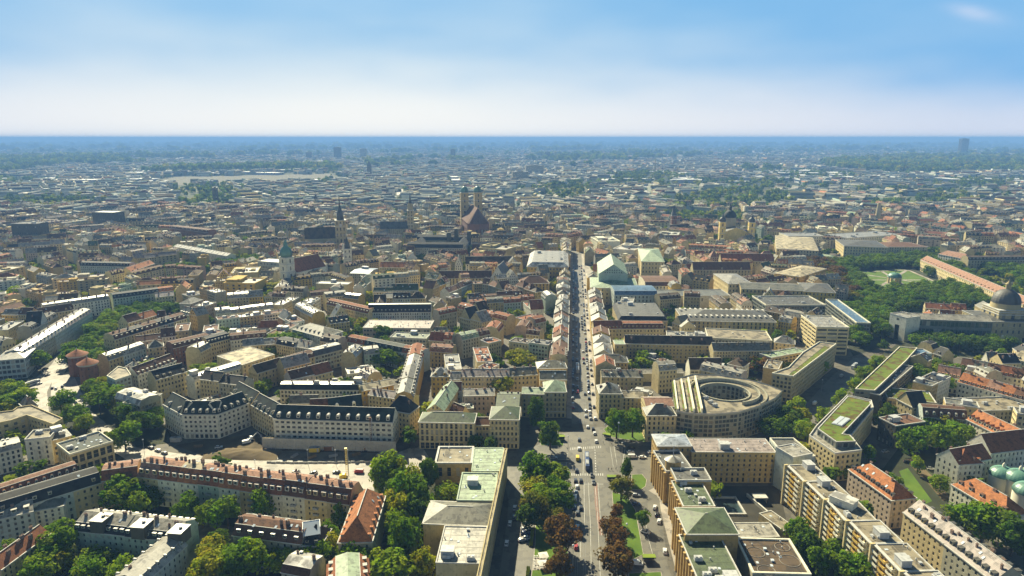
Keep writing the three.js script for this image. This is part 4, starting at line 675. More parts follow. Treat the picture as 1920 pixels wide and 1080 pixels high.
B('dark pyramid roofed tower at the right end of the scaffolded block', [725, 768, 768, 775], 17, 12, { w: 'cream', c: 'dark', roof: 'h', rh: 8, f: f0, sides: 'fr', chim: 2 }, 'corner house', 'town_house');
B('cream house with dark roof and two round dormers above the scaffolded block', [617, 770, 680, 762], 15, 11, { ...rd, w: 'cream', dorm: { n: 2, k: 'round', w: 2, h: 1.8, both: false } }, 'apartment block', 'apartment_block');
B('dark red firewall roof above the scaffolded block', [580, 772, 615, 770], 15, 11, { ...rd, c: 'red', dorm: null }, 'town house', 'town_house');
{ // scaffold
  const q = at2(491, 821, 742, 828, 7), o = thing('scaffold', 'long pale mesh scaffold wrapped round the foot of the white block', 'scaffold', q.x, q.z, turnOf(q)), L = q.L, net = mat('scaffold net', [0.55, 0.52, 0.45], T.plaster, 0.9);
  part('net', new MB().poly([[0, 0.4, 0], [L, 0.4, 0], [L, 7, 0], [0, 7, 0]], [0, 0, 1]).poly([[0, 0.4, -2], [0, 0.4, 0], [0, 7, 0], [0, 7, -2]], [-1, 0, 0]).geo(), net, o);
  for (let k = 0; k < 4; k++) part('ledger', new MB().box(0, L, 0.5 + k * 2.1, 0.62 + k * 2.1, 0.02, 0.14).geo(), metalM, o);
  const pole = new MB().box(-0.06, 0.06, 0, 7.8, 0.02, 0.16).geo(); for (let i = 0; i <= Math.round(L / 2.6); i++) part('standard', pole, metalM, o).position.x = i * L / Math.round(L / 2.6);
  for (let k = 0; k < 3; k++) part('platform', new MB().box(0, L, 2.3 + k * 2.1, 2.36 + k * 2.1, -1.6, -0.1).geo(), mat('scaffold boards', [0.4, 0.32, 0.2], T.soil, 0.9), o);
}
// --- red roofed row along the ring road
const redRow = (i) => [{ c: 'rose', w: 'cream' }, { c: 'red', w: 'white' }, { c: 'orange', w: 'white', top2: 'sand' }, { c: 'red', w: 'mint', dh: 0.2 }, { c: 'orange', w: 'white' }, { c: 'orange', w: 'cream', dh: -0.3 }, { c: 'red', w: 'white' }, { c: 'brown', w: 'white', dh: 0.3 }, { c: 'brown', w: 'cream' }, { c: 'brown', w: 'beige', dh: -0.2 }][i];
const rowNo = ['first', 'second', 'third', 'fourth', 'fifth', 'sixth', 'seventh', 'eighth', 'ninth', 'tenth', 'eleventh', 'twelfth'];
const redHouses = row([258, 893, 655, 945], 15, 14, 10, { roof: 'm', mh: 6, si: 3.4, rh: 2, top2: 'rose', dc: 'pink', f: { n: 5, g: 2.8, bw: 3, ww: 0.9, wh: 1.4 }, sides: 'fb', dorm: { n: 3, w: 2, h: 2.1, y: 1, jit: 1 }, chim: 4, sky: 3, vary: redRow }, (i, v) => `${v.w} house with ${v.c === 'rose' ? 'pinkish red' : v.c} mansard roof, ${rowNo[i]} from left along the ring road`, 'terraced_house', 'terraced house', 'houses of the red roofed row');
const balc = new MB().box(-1.3, 1.3, 0, 0.15, 0, 1.2, 'k').box(-1.3, 1.3, 0.15, 1, 1.12, 1.2).box(-1.3, -1.22, 0.15, 1, 0, 1.12).box(1.22, 1.3, 0.15, 1, 0, 1.12).geo();
for (const o of redHouses) { const L = o.children[0].geometry.boundingBox?.max.x ?? (o.children[0].geometry.computeBoundingBox(), o.children[0].geometry.boundingBox.max.x); for (let k = 0; k < 3; k++) part('balcony', balc, metalM, o).position.set(L * 0.5, 4 + k * 3.1, 0); }
{ const a = P(697, 1016, 15), b = P(722, 930, 15), L = Math.hypot(b[0] - a[0], b[1] - a[1]); house('orange tiled end wing of the red roofed row, hipped towards the trees', 'terraced house', 'terraced_house', { x: a[0], z: a[1], ux: (b[0] - a[0]) / L, uz: (b[1] - a[1]) / L, L }, { h: 15, d: 14, w: 'grey', c: 'orange', roof: 'h', rh: 8, f: { n: 5, g: 2.8, bw: 3, ww: 0.9, wh: 1.4 }, sides: 'flrb', dorm: { n: 7, w: 1.1, h: 1.3, y: 0.9 }, sky: 4 }); }
B('brown roofed bend of the row between the cream office and the red roofs', [190, 902, 258, 893], 15, 13, { roof: 'm', mh: 4.5, si: 2.4, rh: 2, w: 'rose', c: 'red', top2: 'rose', f: fSmall, sides: 'fb', chim: 4 }, 'terraced house', 'terraced_house');
row([-40, 975, 190, 904], 14.5, 13, 4, { roof: 'm', mh: 4.5, si: 2.4, rh: 3, c: 'dark', w: 'mint', f: fSmall, sides: 'fb', dorm: { n: 2, w: 1.5, h: 1.4, both: false, skip: 0.3 }, dc: 'light', sky: 3, vary: (i) => ({ w: ['grey', 'white', 'bluewhite', 'beige'][i] }) }, (i) => `${['grey', 'white', 'bluish white', 'beige'][i]} house with black roof in the row left of the red roofs`, 'terraced_house', 'terraced house');
row([-30, 944, 148, 886], 16, 9, 3, { roof: 'm', mh: 4, si: 2, rh: 2, c: 'red', top2: 'rose', w: 'beige', f: fSmall, sides: 'fb', dorm: { k: 'round', n: 4, w: 1.2, h: 1.3, both: false }, dw: 'white', vary: (i) => ({ c: ['orange', 'red', 'brown'][i] }) }, ['orange roofed house behind the black roofs at the left edge', 'red roofed house with round dormers behind the black roofs', 'dark red roofed house beside the cream office with tall windows'], 'terraced_house', 'terraced house');
// --- bottom left courtyards
const fCt = { n: 5, g: 2.8, bw: 2.9, ww: 1, wh: 1.4 };
row([138, 994, 332, 1016], 14.5, 14, 4, { roof: 'm', mh: 3, si: 1.8, rh: 5.2, c: 'dark', top2: 'light', w: 'mint', f: fCt, sides: 'fb', dorm: { n: 4, w: 1.5, h: 1.3, y: 0.5, jit: 0.6 }, dc: 'light', chim: 3, sky: 2, vary: (i) => ({ dh: [0, 0.3, 0, 0.2][i] }) }, (i) => `pale green house with grey roof, ${rowNo[i]} from left in the lower courtyard row`, 'terraced_house', 'terraced house', 'houses of the lower courtyard row');
for (const [x, y, i] of [[192, 974, 'left'], [268, 985, 'middle'], [337, 996, 'right']]) { const [a, b] = P(x, y, 19), o = thing('stair_tower', `dark boxy stair tower on the lower courtyard row, ${i} of three`, 'stair tower', a, b, -0.12, 'stair towers on the lower courtyard row', 14.8); part('wall', new MB().box(-3, 3, 0, 5.4, -3, 4, 'b').geo(), wallM('dark'), o); part('roof', new MB().box(-3.2, 3.2, 5.4, 5.7, -3.2, 4.2).geo(), roofM('light'), o); part('roof_vent', unitGeo.vent, zincM, o).position.set(0.6, 5.7, 0); }
{ const a = P(262, 1100, 14), b = P(350, 1022, 14), L = Math.hypot(b[0] - a[0], b[1] - a[1]); house('curved grey roof wing running to the bottom edge of the lower courtyard', 'terraced house', 'terraced_house', { x: a[0], z: a[1], ux: (b[0] - a[0]) / L, uz: (b[1] - a[1]) / L, L }, { h: 14, d: 12, w: 'bluewhite', c: 'light', roof: 'm', mh: 2.6, si: 1.4, rh: 3.6, f: fCt, sides: 'fb', dorm: { n: 6, k: 'round', w: 1.5, h: 1 }, chim: 1 }); }
row([436, 1003, 566, 1020], 14, 13, 2, { roof: 'm', mh: 4, si: 2.4, rh: 3, c: 'brown', w: 'grey', f: fCt, sides: 'fb', dorm: { n: 3, w: 1.6, h: 1.4, y: 0.6 }, dc: 'light', chim: 3, sky: 4 }, ['brown roofed courtyard house left of its twin, below the red row', 'brown roofed courtyard house beside the glazed studio'], 'terraced_house', 'terraced house');
B('black roofed courtyard house with slanted glazed studio', [566, 1022, 600, 1024], 13.5, 13, { roof: 'h', rh: 6, c: 'dark', w: 'grey', f: fCt, sides: 'fr', sky: 6, dorm: { n: 2, w: 1.2, h: 1.2 } }, 'terraced house', 'terraced_house');
{ const [x, z] = P(584, 988, 19), o = thing('glazed_studio', 'slanted glass studio roof beside the brown courtyard roofs', 'glass roof', x, z, 0.3, null, 16.5); part('pane', new MB().poly([[-3.4, 0.4, 3], [3.4, 0.4, 3], [3.4, 3.6, -3], [-3.4, 3.6, -3]], [0, 1, 1]).geo(), skyM, o); part('frame', new MB().box(-3.6, -3.4, 0, 3.8, -3, 3).box(3.4, 3.6, 0, 3.8, -3, 3).box(-3.4, 3.4, 0, 3.7, -3.2, -3.02).geo(), metalM, o); }
B('white courtyard houses left of the lower courtyard row', [-10, 975, 62, 958], 13.5, 12, { roof: 'g', rh: 3, c: 'light', w: 'bluewhite', f: fCt, sides: 'fb', chim: 3, dorm: { n: 3, w: 2, h: 1.4, both: false } }, 'terraced house', 'terraced_house');
B('white flat roofed back house beside the lower courtyard row', [62, 958, 118, 948], 12, 10, { roof: 'h', rh: 2, c: 'grey', w: 'white', f: fCt, sides: 'f', plant: 1 }, 'terraced house', 'terraced_house');
row([2, 1068, 94, 1000], 12.5, 9, 3, { roof: 'g', rh: 4, c: 'red', w: 'beige', f: fCt, sides: 'f', chim: 3 }, (i) => `brown tiled old house with tall chimneys at the left edge, ${rowNo[i]} from the bottom`, 'terraced_house', 'terraced house');
B('low house with shiny white metal roof at the bottom edge', [527, 1072, 580, 1082], 11, 12, { roof: 'm', mh: 2.6, si: 1.5, rh: 2.5, c: 'brown', top2: 'white', w: 'grey', f: fCt, sides: 'f', chim: 2, plant: 1 }, 'terraced house', 'terraced_house');
{ const a = P(694, 1100, 12), b = P(690, 1048, 12), L = Math.hypot(b[0] - a[0], b[1] - a[1]); house('red roofed house with green ridge strip and white dormers at the bottom edge', 'terraced house', 'terraced_house', { x: a[0], z: a[1], ux: (b[0] - a[0]) / L, uz: (b[1] - a[1]) / L, L }, { h: 12, d: 16, w: 'beige', c: 'red', top2: 'copper', roof: 'm', mh: 3.4, si: 3.4, rh: 2.4, f: fCt, sides: 'f', dorm: { n: 4, w: 1.6, h: 1.2 }, dc: 'white' }); }
// --- left side, below the round towers
B('cream office with tall dark window fields and dark flat roof', [131, 854, 212, 829, 92, 838], 16, 16, { w: 'cream', c: 'forest', roof: 'f', detail: true, f: { n: 3, g: 3.6, bw: 3.6, ww: 2.5, wh: 4.3, gw: 2.4, gh: 2.4, split: true, rev: 0.5 }, sides: 'flr', ph: 0.9, t: 'white', plant: 5 }, 'office building', 'office_building');
B('pale grey apartment house with sunken roof terrace, left of the cream office', [46, 827, 94, 822], 16, 13, { w: 'white', c: 'gravel', roof: 'f', detail: true, f: { ...f0, bw: 4 }, sides: 'flr', ph: 1.1, plant: 1 }, 'apartment house', 'apartment_house');
B('pale house with flat grey roof between the grey apartment house and the cream office', [95, 826, 133, 816], 14, 12, { w: 'beige', c: 'grey', roof: 'h', rh: 2, f: f0, sides: 'f', chim: 2, plant: 2 }, 'apartment house', 'apartment_house');
polyB('dark concrete office with stepped prow beside the forked road', 'office building', 'office_building', px([-30, 778, 24, 771, 32, 765, 60, 761, 118, 786, 100, 797, 50, 780, 20, 790, -30, 800], 15), 15, { w: 'stone', c: 'gravel', f: { ...f0, bw: 3.4, ww: 2 }, t: 'beige' });
row([-50, 860, 40, 838], 13, 12, 2, { w: 'white', c: 'light', roof: 'm', mh: 2.5, rh: 2, f: f0, sides: 'fb', plant: 3, dorm: { n: 2, w: 2, h: 1.3, both: false } }, ['white terraced roof house at the left edge beside the concrete office', 'white house with stepped roof terraces left of the grey apartment house'], 'apartment_house', 'apartment house');
B('glass fronted office with pale roof at the left edge of the forked road', [-10, 676, 46, 671, 40, 655], 16, 0, { w: 'bluewhite', c: 'light', roof: 'h', rh: 3, f: { n: 4, g: 4, bw: 3.2, ww: 2.4, wh: 2.4 }, sides: 'fr', sky: 1 }, 'office building', 'office_building');
row([46, 664, 172, 584], 16, 14, 5, { w: 'grey', c: 'light', roof: 'm', mh: 2.4, si: 1.2, rh: 3.4, f: fSmall, sides: 'fb', dorm: { n: 4, w: 1.3, h: 1.2, both: false }, dc: 'dark', chim: 4, vary: (i) => ({ w: ['grey', 'grey', 'bluewhite', 'bluewhite', 'bluewhite'][i], c: ['light', 'light', 'light', 'pink', 'slate'][i] }) }, (i) => `${i < 2 ? 'grey' : 'pale blue'} house, ${rowNo[i]} in the row left of the round towers`, 'terraced_house', 'terraced house', 'houses of the row left of the round towers');
polyB('glass house with white frames and flat roof right of the round towers', 'office building', 'office_building', px([200, 706, 222, 688, 238, 692, 246, 704, 216, 714], 16), 16, { w: 'bluewhite', c: 'gravel', f: { ...f0, ww: 1.8 }, t: 'white' });
B('modern glass house with sloped white roof slabs beside the trees', [216, 745, 262, 760], 15, 14, { w: 'glass', c: 'white', roof: 'm', mh: 3, si: 1.5, rh: 2, f: { ...f0, ww: 2 }, sides: 'frl', plant: 3 }, 'apartment house', 'apartment_house');
B('cream narrow fronted house between the glass house and the white corner block', [262, 758, 303, 738], 15, 13, { w: 'white', c: 'light', roof: 'h', rh: 3.5, f: f0, sides: 'fr', chim: 2, dorm: { n: 3, w: 1.4, h: 1.3 } }, 'apartment house', 'apartment_house');
row([215, 637, 350, 596], 17, 13, 5, { w: 'beige', c: 'brown', roof: 'm', mh: 3.6, si: 2, rh: 3, f: f0, sides: 'flb', dorm: { n: 3, w: 1.4, h: 1.2, both: false }, dc: 'light', chim: 2, vary: (i) => ({ c: ['brown', 'dark', 'brown', 'dark', 'brown'][i], w: ['beige', 'beige', 'cream', 'grey', 'cream'][i] }) }, (i) => `${rowNo[i]} house from the tower end of the brown roofed row behind the towers`, 'terraced_house', 'terraced house', 'houses of the brown row behind the round towers');
row([325, 653, 395, 636], 16, 12, 2, { w: 'brick', c: 'brown', roof: 'm', mh: 3.4, si: 1.8, rh: 2, f: f0, sides: 'fl', dorm: { n: 4, w: 1.2, h: 1.2, both: false }, dc: 'light' }, ['reddish brick house behind the pale square block', 'brick house with dark roof and white dormers behind the pale square block'], 'terraced_house', 'terraced house');
B('cream house with dark roof and a row of white dormers', [390, 645, 432, 634], 15, 12, { w: 'cream', c: 'dark', roof: 'm', mh: 4, si: 2.6, rh: 2, f: { ...f0, bw: 2.2 }, sides: 'frl', dorm: { n: 7, w: 1.1, h: 1.2, both: false }, dc: 'white', dw: 'white' }, 'apartment house', 'apartment_house');
polyB('pale square block with flat sand coloured roof', 'office building', 'office_building', px([406, 668, 454, 685, 515, 665, 468, 650], 16), 16, { w: 'cream', c: 'sand', f: { ...f0, bw: 3.8, ww: 1 }, ph: 0.3 });
row([258, 703, 330, 676], 14, 11, 3, { w: 'white', c: 'brown', roof: 'g', rh: 5, f: f0, sides: 'fl', dorm: { n: 3, w: 1.2, h: 1.1, both: false }, dc: 'white', chim: 1 }, (i) => `low brown roofed house, ${rowNo[i]} from the left in the lane behind the glass house`, 'terraced_house', 'terraced house');
B('white terraced house with bright flat roof beside the pale square block', [365, 715, 455, 688], 14, 11, { w: 'white', c: 'white', roof: 'm', mh: 2.4, si: 1.4, rh: 1.5, top2: 'light', f: f0, sides: 'fb', plant: 4 }, 'apartment house', 'apartment_house');
B('beige house with plain dark gable roof right of the pale square block', [482, 700, 535, 684], 14, 11, { w: 'beige', c: 'umber', roof: 'g', rh: 5, f: f0, sides: 'flb' }, 'apartment house', 'apartment_house');
row([535, 684, 590, 668], 14, 11, 2, { w: 'cream', c: 'brown', roof: 'm', mh: 3, rh: 3, f: f0, sides: 'fb', dorm: { n: 3, w: 1.3, h: 1.2, both: false }, dc: 'white' }, ['cream house with brown roof and white dormers in the middle courtyard', 'beige house right of the cream house with white dormers'], 'apartment_house', 'apartment house');
B('dark flat house with glass balconies below the big grey hipped house', [590, 668, 642, 655], 14, 12, { w: 'bluewhite', c: 'slate', roof: 'm', mh: 4, si: 2, rh: 1, top2: 'white', f: { ...f0, ww: 2 }, sides: 'f', plant: 3 }, 'apartment house', 'apartment_house');
B('large house with grey hipped roof and small dark dormers', [548, 617, 604, 632], 16, 22, { w: 'bluewhite', c: 'grey', roof: 'h', rh: 5, f: { ...f0, bw: 3.4 }, sides: 'frlb', dorm: { n: 7, w: 1, h: 1, y: 1.2, both: false }, dc: 'dark' }, 'office building', 'office_building');
row([524, 730, 677, 731], 13, 11, 2, { w: 'white', c: 'dark', roof: 'm', mh: 3, si: 2, rh: 1.2, top2: 'light', f: { ...f0, bw: 2.4, ww: 1.5 }, sides: 'fb', chim: 2, plant: 4 }, ['modern white courtyard block with dark roof band, left half', 'modern courtyard block with bluish glass gallery, right half'], 'apartment_block', 'apartment block');
B('white cubic courtyard villa with roof terraces', [652, 703, 703, 697], 10, 14, { w: 'white', c: 'light', roof: 'f', detail: true, f: { ...f0, ww: 1.8 }, sides: 'flr', plant: 5 }, 'villa', 'courtyard_villa');
B('yellow house with pale flat roof and bold chimneys', [678, 733, 738, 721], 14, 12, { w: 'ochre', c: 'sand', roof: 'g', rh: 2.4, f: f0, sides: 'flr', chim: 5, cw: 'grey' }, 'town house', 'town_house');
{ const labels = ['yellow house at the near end of the yellow row along the dark side street', 'yellow house with blue grey roof in the yellow row along the dark side street', 'yellow house with light roof and dormers, third in the yellow row', 'red brown roofed house at the far end of the yellow row']; const a = P(775, 745, 15), b = P(797, 652, 15), L = Math.hypot(b[0] - a[0], b[1] - a[1]); for (let i = 0; i < 4; i++) house(labels[i], 'town house', 'town_house', { x: mix(a[0], b[0], i / 4), z: mix(a[1], b[1], i / 4), ux: (b[0] - a[0]) / L, uz: (b[1] - a[1]) / L, L: L / 4 }, { h: 15 + (i % 2) * 0.4, d: 12, w: ['amber', 'ochre', 'ochre', 'ochre'][i], c: ['grey', 'slate', 'light', 'red'][i], roof: 'm', mh: 2.8, si: 1.8, rh: 3.4, f: { ...f0, bw: 2.5 }, sides: 'flb', dorm: { n: 4, w: 1.3, h: 1.2 }, dc: 'white', chim: 1 }); }
row([690, 740, 772, 752], 13, 10, 3, { w: 'cream', c: 'pink', roof: 'g', rh: 3, f: f0, sides: 'fb', chim: 3 }, (i) => `cream back house with pinkish roof, ${rowNo[i]} from left behind the pyramid tower`, 'town_house', 'town house');
row([650, 640, 790, 668], 14, 11, 4, { w: 'bluewhite', c: 'grey', roof: 'm', mh: 3.6, si: 1.8, rh: 2.4, f: f0, sides: 'flb', dorm: { n: 3, w: 1.4, h: 1.5, k: 'gable' }, vary: (i) => ({ c: ['red', 'forest', 'forest', 'red'][i] }) }, ['white house with dark red pointed roof at the courtyard trees', 'pale house with dark green roof and gabled dormers', 'second pale house with dark green roof and gabled dormers', 'house with orange red roof at the end of the yellow row'], 'town_house', 'town house');
B('grey terraced office with stacked roof levels at the side street', [731, 633, 799, 636], 14, 16, { w: 'grey', c: 'olive', roof: 'f', detail: true, f: { ...f0, ww: 2 }, sides: 'frl', plant: 6 }, 'office building', 'office_building');
B('wide low hall with flat pinkish roof and a grey rooftop box', [680, 615, 806, 616, 700, 600], 12, 0, { w: 'pink', c: 'pink', roof: 'f', detail: true, f: { ...f0, ww: 2 }, sides: 'fr', ph: 0.4, plant: 2 }, 'hall', 'flat_roofed_hall');
row([690, 586, 808, 585], 15, 12, 2, { w: 'bluewhite', c: 'dark', roof: 'm', mh: 7, si: 3.4, rh: 1.2, top2: 'light', f: { n: 5, g: 3.4, bw: 2.2, ww: 1.1, wh: 1.8, belt: true }, sides: 'flrb', dorm: { n: 8, w: 0.9, h: 1, y: 0.8, both: false }, dw: 'white', dc: 'white' }, ['long pale blue building with tall black roof, left half', 'long pale blue building with tall black roof, right half'], 'town_building', 'office building');
row([612, 570, 690, 588], 15, 12, 3, { w: 'cream', c: 'red', roof: 'm', mh: 3.8, si: 2.2, rh: 2.4, f: { ...f0, bw: 2.5 }, sides: 'fb', dorm: { n: 5, w: 1.1, h: 1.1, both: false }, dc: 'light' }, (i) => `cream house with red brown roof, ${rowNo[i]} from left before the pale blue building`, 'town_house', 'town house');
// ---------------------------------------------------------------- landmarks and larger buildings of the old town
const marks = [];                         // [phrase, x, z] for telling houses apart
const mark = (p, x, z) => marks.push([p, x, z]);
const lathe = (pts, n = 20, flat) => { const g = tri(new THREE.LatheGeometry(pts.map((p) => new THREE.Vector2(p[0], p[1])), n)); if (flat) g.computeVertexNormals(); return g; };
const onion = (r, h) => lathe([[r, 0], [r * 1.12, h * 0.12], [r * 1.1, h * 0.3], [r * 0.8, h * 0.48], [r * 0.42, h * 0.58], [r * 0.34, h * 0.66], [r * 0.4, h * 0.72], [r * 0.2, h * 0.82], [0.05, h]], 16);
const dome = (r, h) => lathe(Array.from({ length: 10 }, (_, i) => [Math.max(0.05, r * Math.cos(i / 9 * Math.PI / 2)), h * Math.sin(i / 9 * Math.PI / 2)]), 24, true);
// a square tower: walls with openings, cornices
function tower(o, x, z, w, h, wall, f, y0 = 0) { const m = new MB(), g = new MB(true), t = new MB(), r = rng(9), k = w / 2; facade(m, g, [x - k, y0, z + k], [1, 0, 0], [0, 0, 1], w, h, f, r); facade(m, g, [x + k, y0, z + k], [0, 0, -1], [1, 0, 0], w, h, f, r); facade(m, g, [x + k, y0, z - k], [-1, 0, 0], [0, 0, -1], w, h, f, r); facade(m, g, [x - k, y0, z - k], [0, 0, 1], [-1, 0, 0], w, h, f, r); for (const a of [0.55, 0.8, 1]) t.box(x - k - 0.4, x + k + 0.4, y0 + h * a - 0.6, y0 + h * a, z - k - 0.4, z + k + 0.4); part('tower_wall', m.geo(), wallM(wall), o); part('tower_opening', g.geo(), glassM, o, 'stuff'); part('cornice', t.geo(), trimM, o, 'stuff'); }
{ // twin-towered brick church
  const a = P(897, 447), b = [-82, -1345], t = Math.atan2(-(a[0] - b[0]), -(b[1] - a[1])) , o = thing('twin_towered_church', 'great brick church with two tall domed towers and red roof', 'church', a[0], a[1], -Math.atan2(b[0] - a[0], -(b[1] - a[1])));
  claim(a[0] - 22, a[1] + 18, 1, 0, 46, 120); mark('the twin-towered church', a[0], a[1] - 40);
  const w = new MB(), g = new MB(true), r = new MB(), rr = rng(3), f = { n: 1, g: 26, bw: 7, gw: 2.6, gh: 17, gs: 0.5, rev: 0.8 }, half = 20, L = 86, h = 28, y = 55;
  const ap = []; for (let i = 0; i <= 6; i++) { const q = Math.PI * (1 - i / 6); ap.push([Math.cos(q) * half, Math.sin(q) * 16]); }
  for (let i = 0; i < 6; i++) { const [p, e] = [ap[i], ap[i + 1]], l = Math.hypot(e[0] - p[0], e[1] - p[1]), u = [(e[0] - p[0]) / l, 0, (e[1] - p[1]) / l]; facade(w, g, [p[0], 0, p[1]], u, [-u[2], 0, u[0]], l, h, f, rr); r.poly([[p[0] * 1.04, h, p[1] * 1.04], [e[0] * 1.04, h, e[1] * 1.04], [0, y, -6]], [p[0] + e[0], 8, p[1] + e[1]]); }
  facade(w, g, [half, 0, 0], [0, 0, -1], [1, 0, 0], L, h, f, rr); facade(w, g, [-half, 0, -L], [0, 0, 1], [-1, 0, 0], L, h, f, rr);
  for (const s of [-1, 1]) r.poly([[s * half * 1.04, h, 0], [s * half * 1.04, h, -L], [0, y, -L], [0, y, -6]], [s, 1, 0]);
  part('wall', w.geo(), wallM('brick'), o); part('window_glass', g.geo(), glassM, o, 'stuff'); part('roof', r.geo(), roofM('brown'), o);
  for (const s of [-1, 1]) { tower(o, s * 13.4, -L - 6, 15, 77, 'tan', { n: 7, g: 12, bw: 12, ww: 2.4, wh: 5, gw: 2, gh: 5 }); part('dome', dome(8, 11.5), roofM('verdigris'), o).position.set(s * 12.8, 77.4, -L - 6); part('drum', tri(new THREE.CylinderGeometry(7.4, 7.4, 2, 12)), wallM('tan'), o).position.set(s * 12.8, 76.8, -L - 6); part('finial', onion(1, 5), roofM('copper'), o).position.set(s * 12.8, 88, -L - 6); const c = part('clock_face', tri(new THREE.CylinderGeometry(2.6, 2.6, 0.3, 20).rotateX(Math.PI / 2)), trimM, o); c.position.set(s * 12.8, 55, -L + 0.45); }
}
{ // church with tall square tower and spire (left of centre)
  const a = P(641, 472), o = thing('parish_church', 'grey church tower with lantern spire and dark church roof beside it', 'church', a[0], a[1], 0.25); claim(a[0] - 60, a[1] + 10, 1, 0, 70, 26); mark('the grey spired church tower', ...a);
  tower(o, 0, 0, 17, 52, 'stone', { n: 5, g: 14, bw: 6, ww: 2, wh: 5, gw: 1.6, gh: 4 }); part('lantern', tri(new THREE.CylinderGeometry(4.4, 6, 12, 8)).translate(0, 58, 0), roofM('slate'), o); part('spire', lathe([[4.6, 0], [2.6, 5], [1.2, 12], [0.5, 24], [0.05, 28]], 8).translate(0, 64, 0), roofM('slate'), o); const q = houseParts({ L: 48, d: 24, h: 24, rh: 16, roof: 'g', sides: 'fb', f: { n: 1, g: 22, bw: 7, gw: 2.4, gh: 11 } }, rng(4)), n = new THREE.Group(); n.name = 'nave'; n.position.set(-56, 0, 8); o.add(n); part('wall', q.wall.geo(), wallM('stone'), n); part('window_glass', q.glass.geo(), glassM, n, 'stuff'); part('roof', q.top.geo(), roofM('umber'), n);
  const c = part('clock_face', tri(new THREE.CylinderGeometry(2.6, 2.6, 0.3, 20).rotateX(Math.PI / 2)), trimM, o); c.position.set(0, 44, 8.6);
}
{ // white church tower with onion cap, long brown nave roof
  const q = at2(556, 511, 611, 499, 20), o = thing('onion_towered_church', 'white church with green onion tower and long steep brown roof', 'church', q.x, q.z, turnOf(q)); claim(q.x - 14, q.z, q.ux, q.uz, q.L + 16, 28); mark('the white onion-towered church', q.x, q.z);
  furnish(o, houseParts({ L: q.L, d: 26, h: 20, rh: 15, roof: 'g', sides: 'f', f: { n: 1, g: 18, bw: 6.5, gw: 2, gh: 6 } }, rng(5)), { w: 'white', c: 'red' }); tower(o, -7, -8, 12.5, 40, 'white', { n: 4, g: 12, bw: 12, ww: 2, wh: 4.5, gw: 1.6, gh: 3 }); part('onion_cap', onion(6.6, 22).translate(-7, 40, -8), roofM('verdigris'), o);
  part('apse', tri(new THREE.CylinderGeometry(6, 6, 21, 18)).translate(q.L + 5, 10.5, -10), wallM('white'), o); part('apse_roof', tri(new THREE.ConeGeometry(6.4, 3, 18)).translate(q.L + 5, 22.5, -10), roofM('light'), o);
}
{ const a = P(653, 508), o = thing('gate_tower', 'slim white pointed gate tower right of the onion-towered church', 'tower', a[0], a[1], 0.3); claim(a[0] - 7, a[1] + 7, 1, 0, 14, 14); mark('the slim white gate tower', ...a); tower(o, 0, 0, 11, 32, 'white', { n: 4, g: 9, bw: 5, ww: 1.4, wh: 3, gw: 3, gh: 6 }); part('spire', tri(new THREE.ConeGeometry(6.6, 17, 4).rotateY(Math.PI / 4)).translate(0, 40.5, 0), roofM('slate'), o); for (const [x, z] of [[-5, -5], [5, -5], [-5, 5], [5, 5]]) part('turret', lathe([[1.1, 0], [1.1, 5], [0.05, 9]], 8).translate(x, 31, z), wallM('white'), o); }
{ const a = P(771, 450), o = thing('town_hall_tower', 'tall dark gothic town hall tower with stepped spire', 'tower', a[0], a[1], 0.1); claim(a[0] - 30, a[1] + 10, 1, 0, 60, 20); mark('the dark gothic tower', ...a); tower(o, 0, 0, 11, 54, 'stone', { n: 8, g: 10, bw: 5, ww: 1.6, wh: 4, gw: 3, gh: 6 }); part('belfry', tri(new THREE.CylinderGeometry(4, 5, 12, 8)).translate(0, 60, 0), wallM('stone'), o); part('spire', lathe([[3.8, 0], [1.8, 6], [0.9, 12], [0.05, 20]], 8).translate(0, 66, 0), roofM('slate'), o); const q = houseParts({ L: 50, d: 18, h: 22, rh: 12, roof: 'g', sides: 'fb', f: { ...f0, bw: 3.4 }, dorm: { n: 6, k: 'gable', w: 2.4, h: 2 } }, rng(6)), n = new THREE.Group(); n.name = 'wing'; n.position.set(-54, 0, 9); o.add(n); part('wall', q.wall.geo(), wallM('stone'), n); part('window_glass', q.glass.geo(), glassM, n, 'stuff'); part('roof', q.top.geo(), roofM('slate'), n); }
{ // dark roofed block with courtyard under scaffolding
  const q = at2(763, 463, 868, 464, 22), o = thing('courtyard_block', 'very dark blue grey roofed block round a courtyard', 'building', q.x, q.z, turnOf(q)); claim(q.x, q.z, q.ux, q.uz, q.L, 100); mark('the dark courtyard block', q.x + 50, q.z);
  const r = rng(8); for (const [n, x, z, L, d] of [['front_wing', 0, 0, q.L, 15], ['rear_wing', 0, -75, q.L, 15], ['side_wing', 0, -15, 15, 60], ['side_wing', q.L - 15, -15, 15, 60]]) { const k = houseParts({ L, d, h: 21, rh: 6, roof: L < d ? 'x' : 'm', mh: 5, si: 2.5, sides: 'fblr', f: { ...f0, bw: 3.2 }, dorm: { n: Math.floor(L / 6), w: 1.4, h: 1.3 } }, r), g = new THREE.Group(); g.name = n; g.position.set(x, 0, z); o.add(g); part('wall', k.wall.geo(), wallM('grey'), g); part('window_glass', k.glass.geo(), glassM, g, 'stuff'); part('roof', k.top.geo(), roofM('dark'), g); } 
  for (const [x, h] of [[52, 34], [64, 40], [84, 36]]) { const t = new MB().box(x - 3, x + 3, 0, h, -74, -68).box(x - 3.5, x + 3.5, h, h + 0.6, -74.5, -67.5); part('stair_tower', t.geo(), wallM('dark'), o); }
}
const fPal2 = { n: 4, g: 5.4, bw: 4, ww: 1.4, wh: 2.5, belt: true };
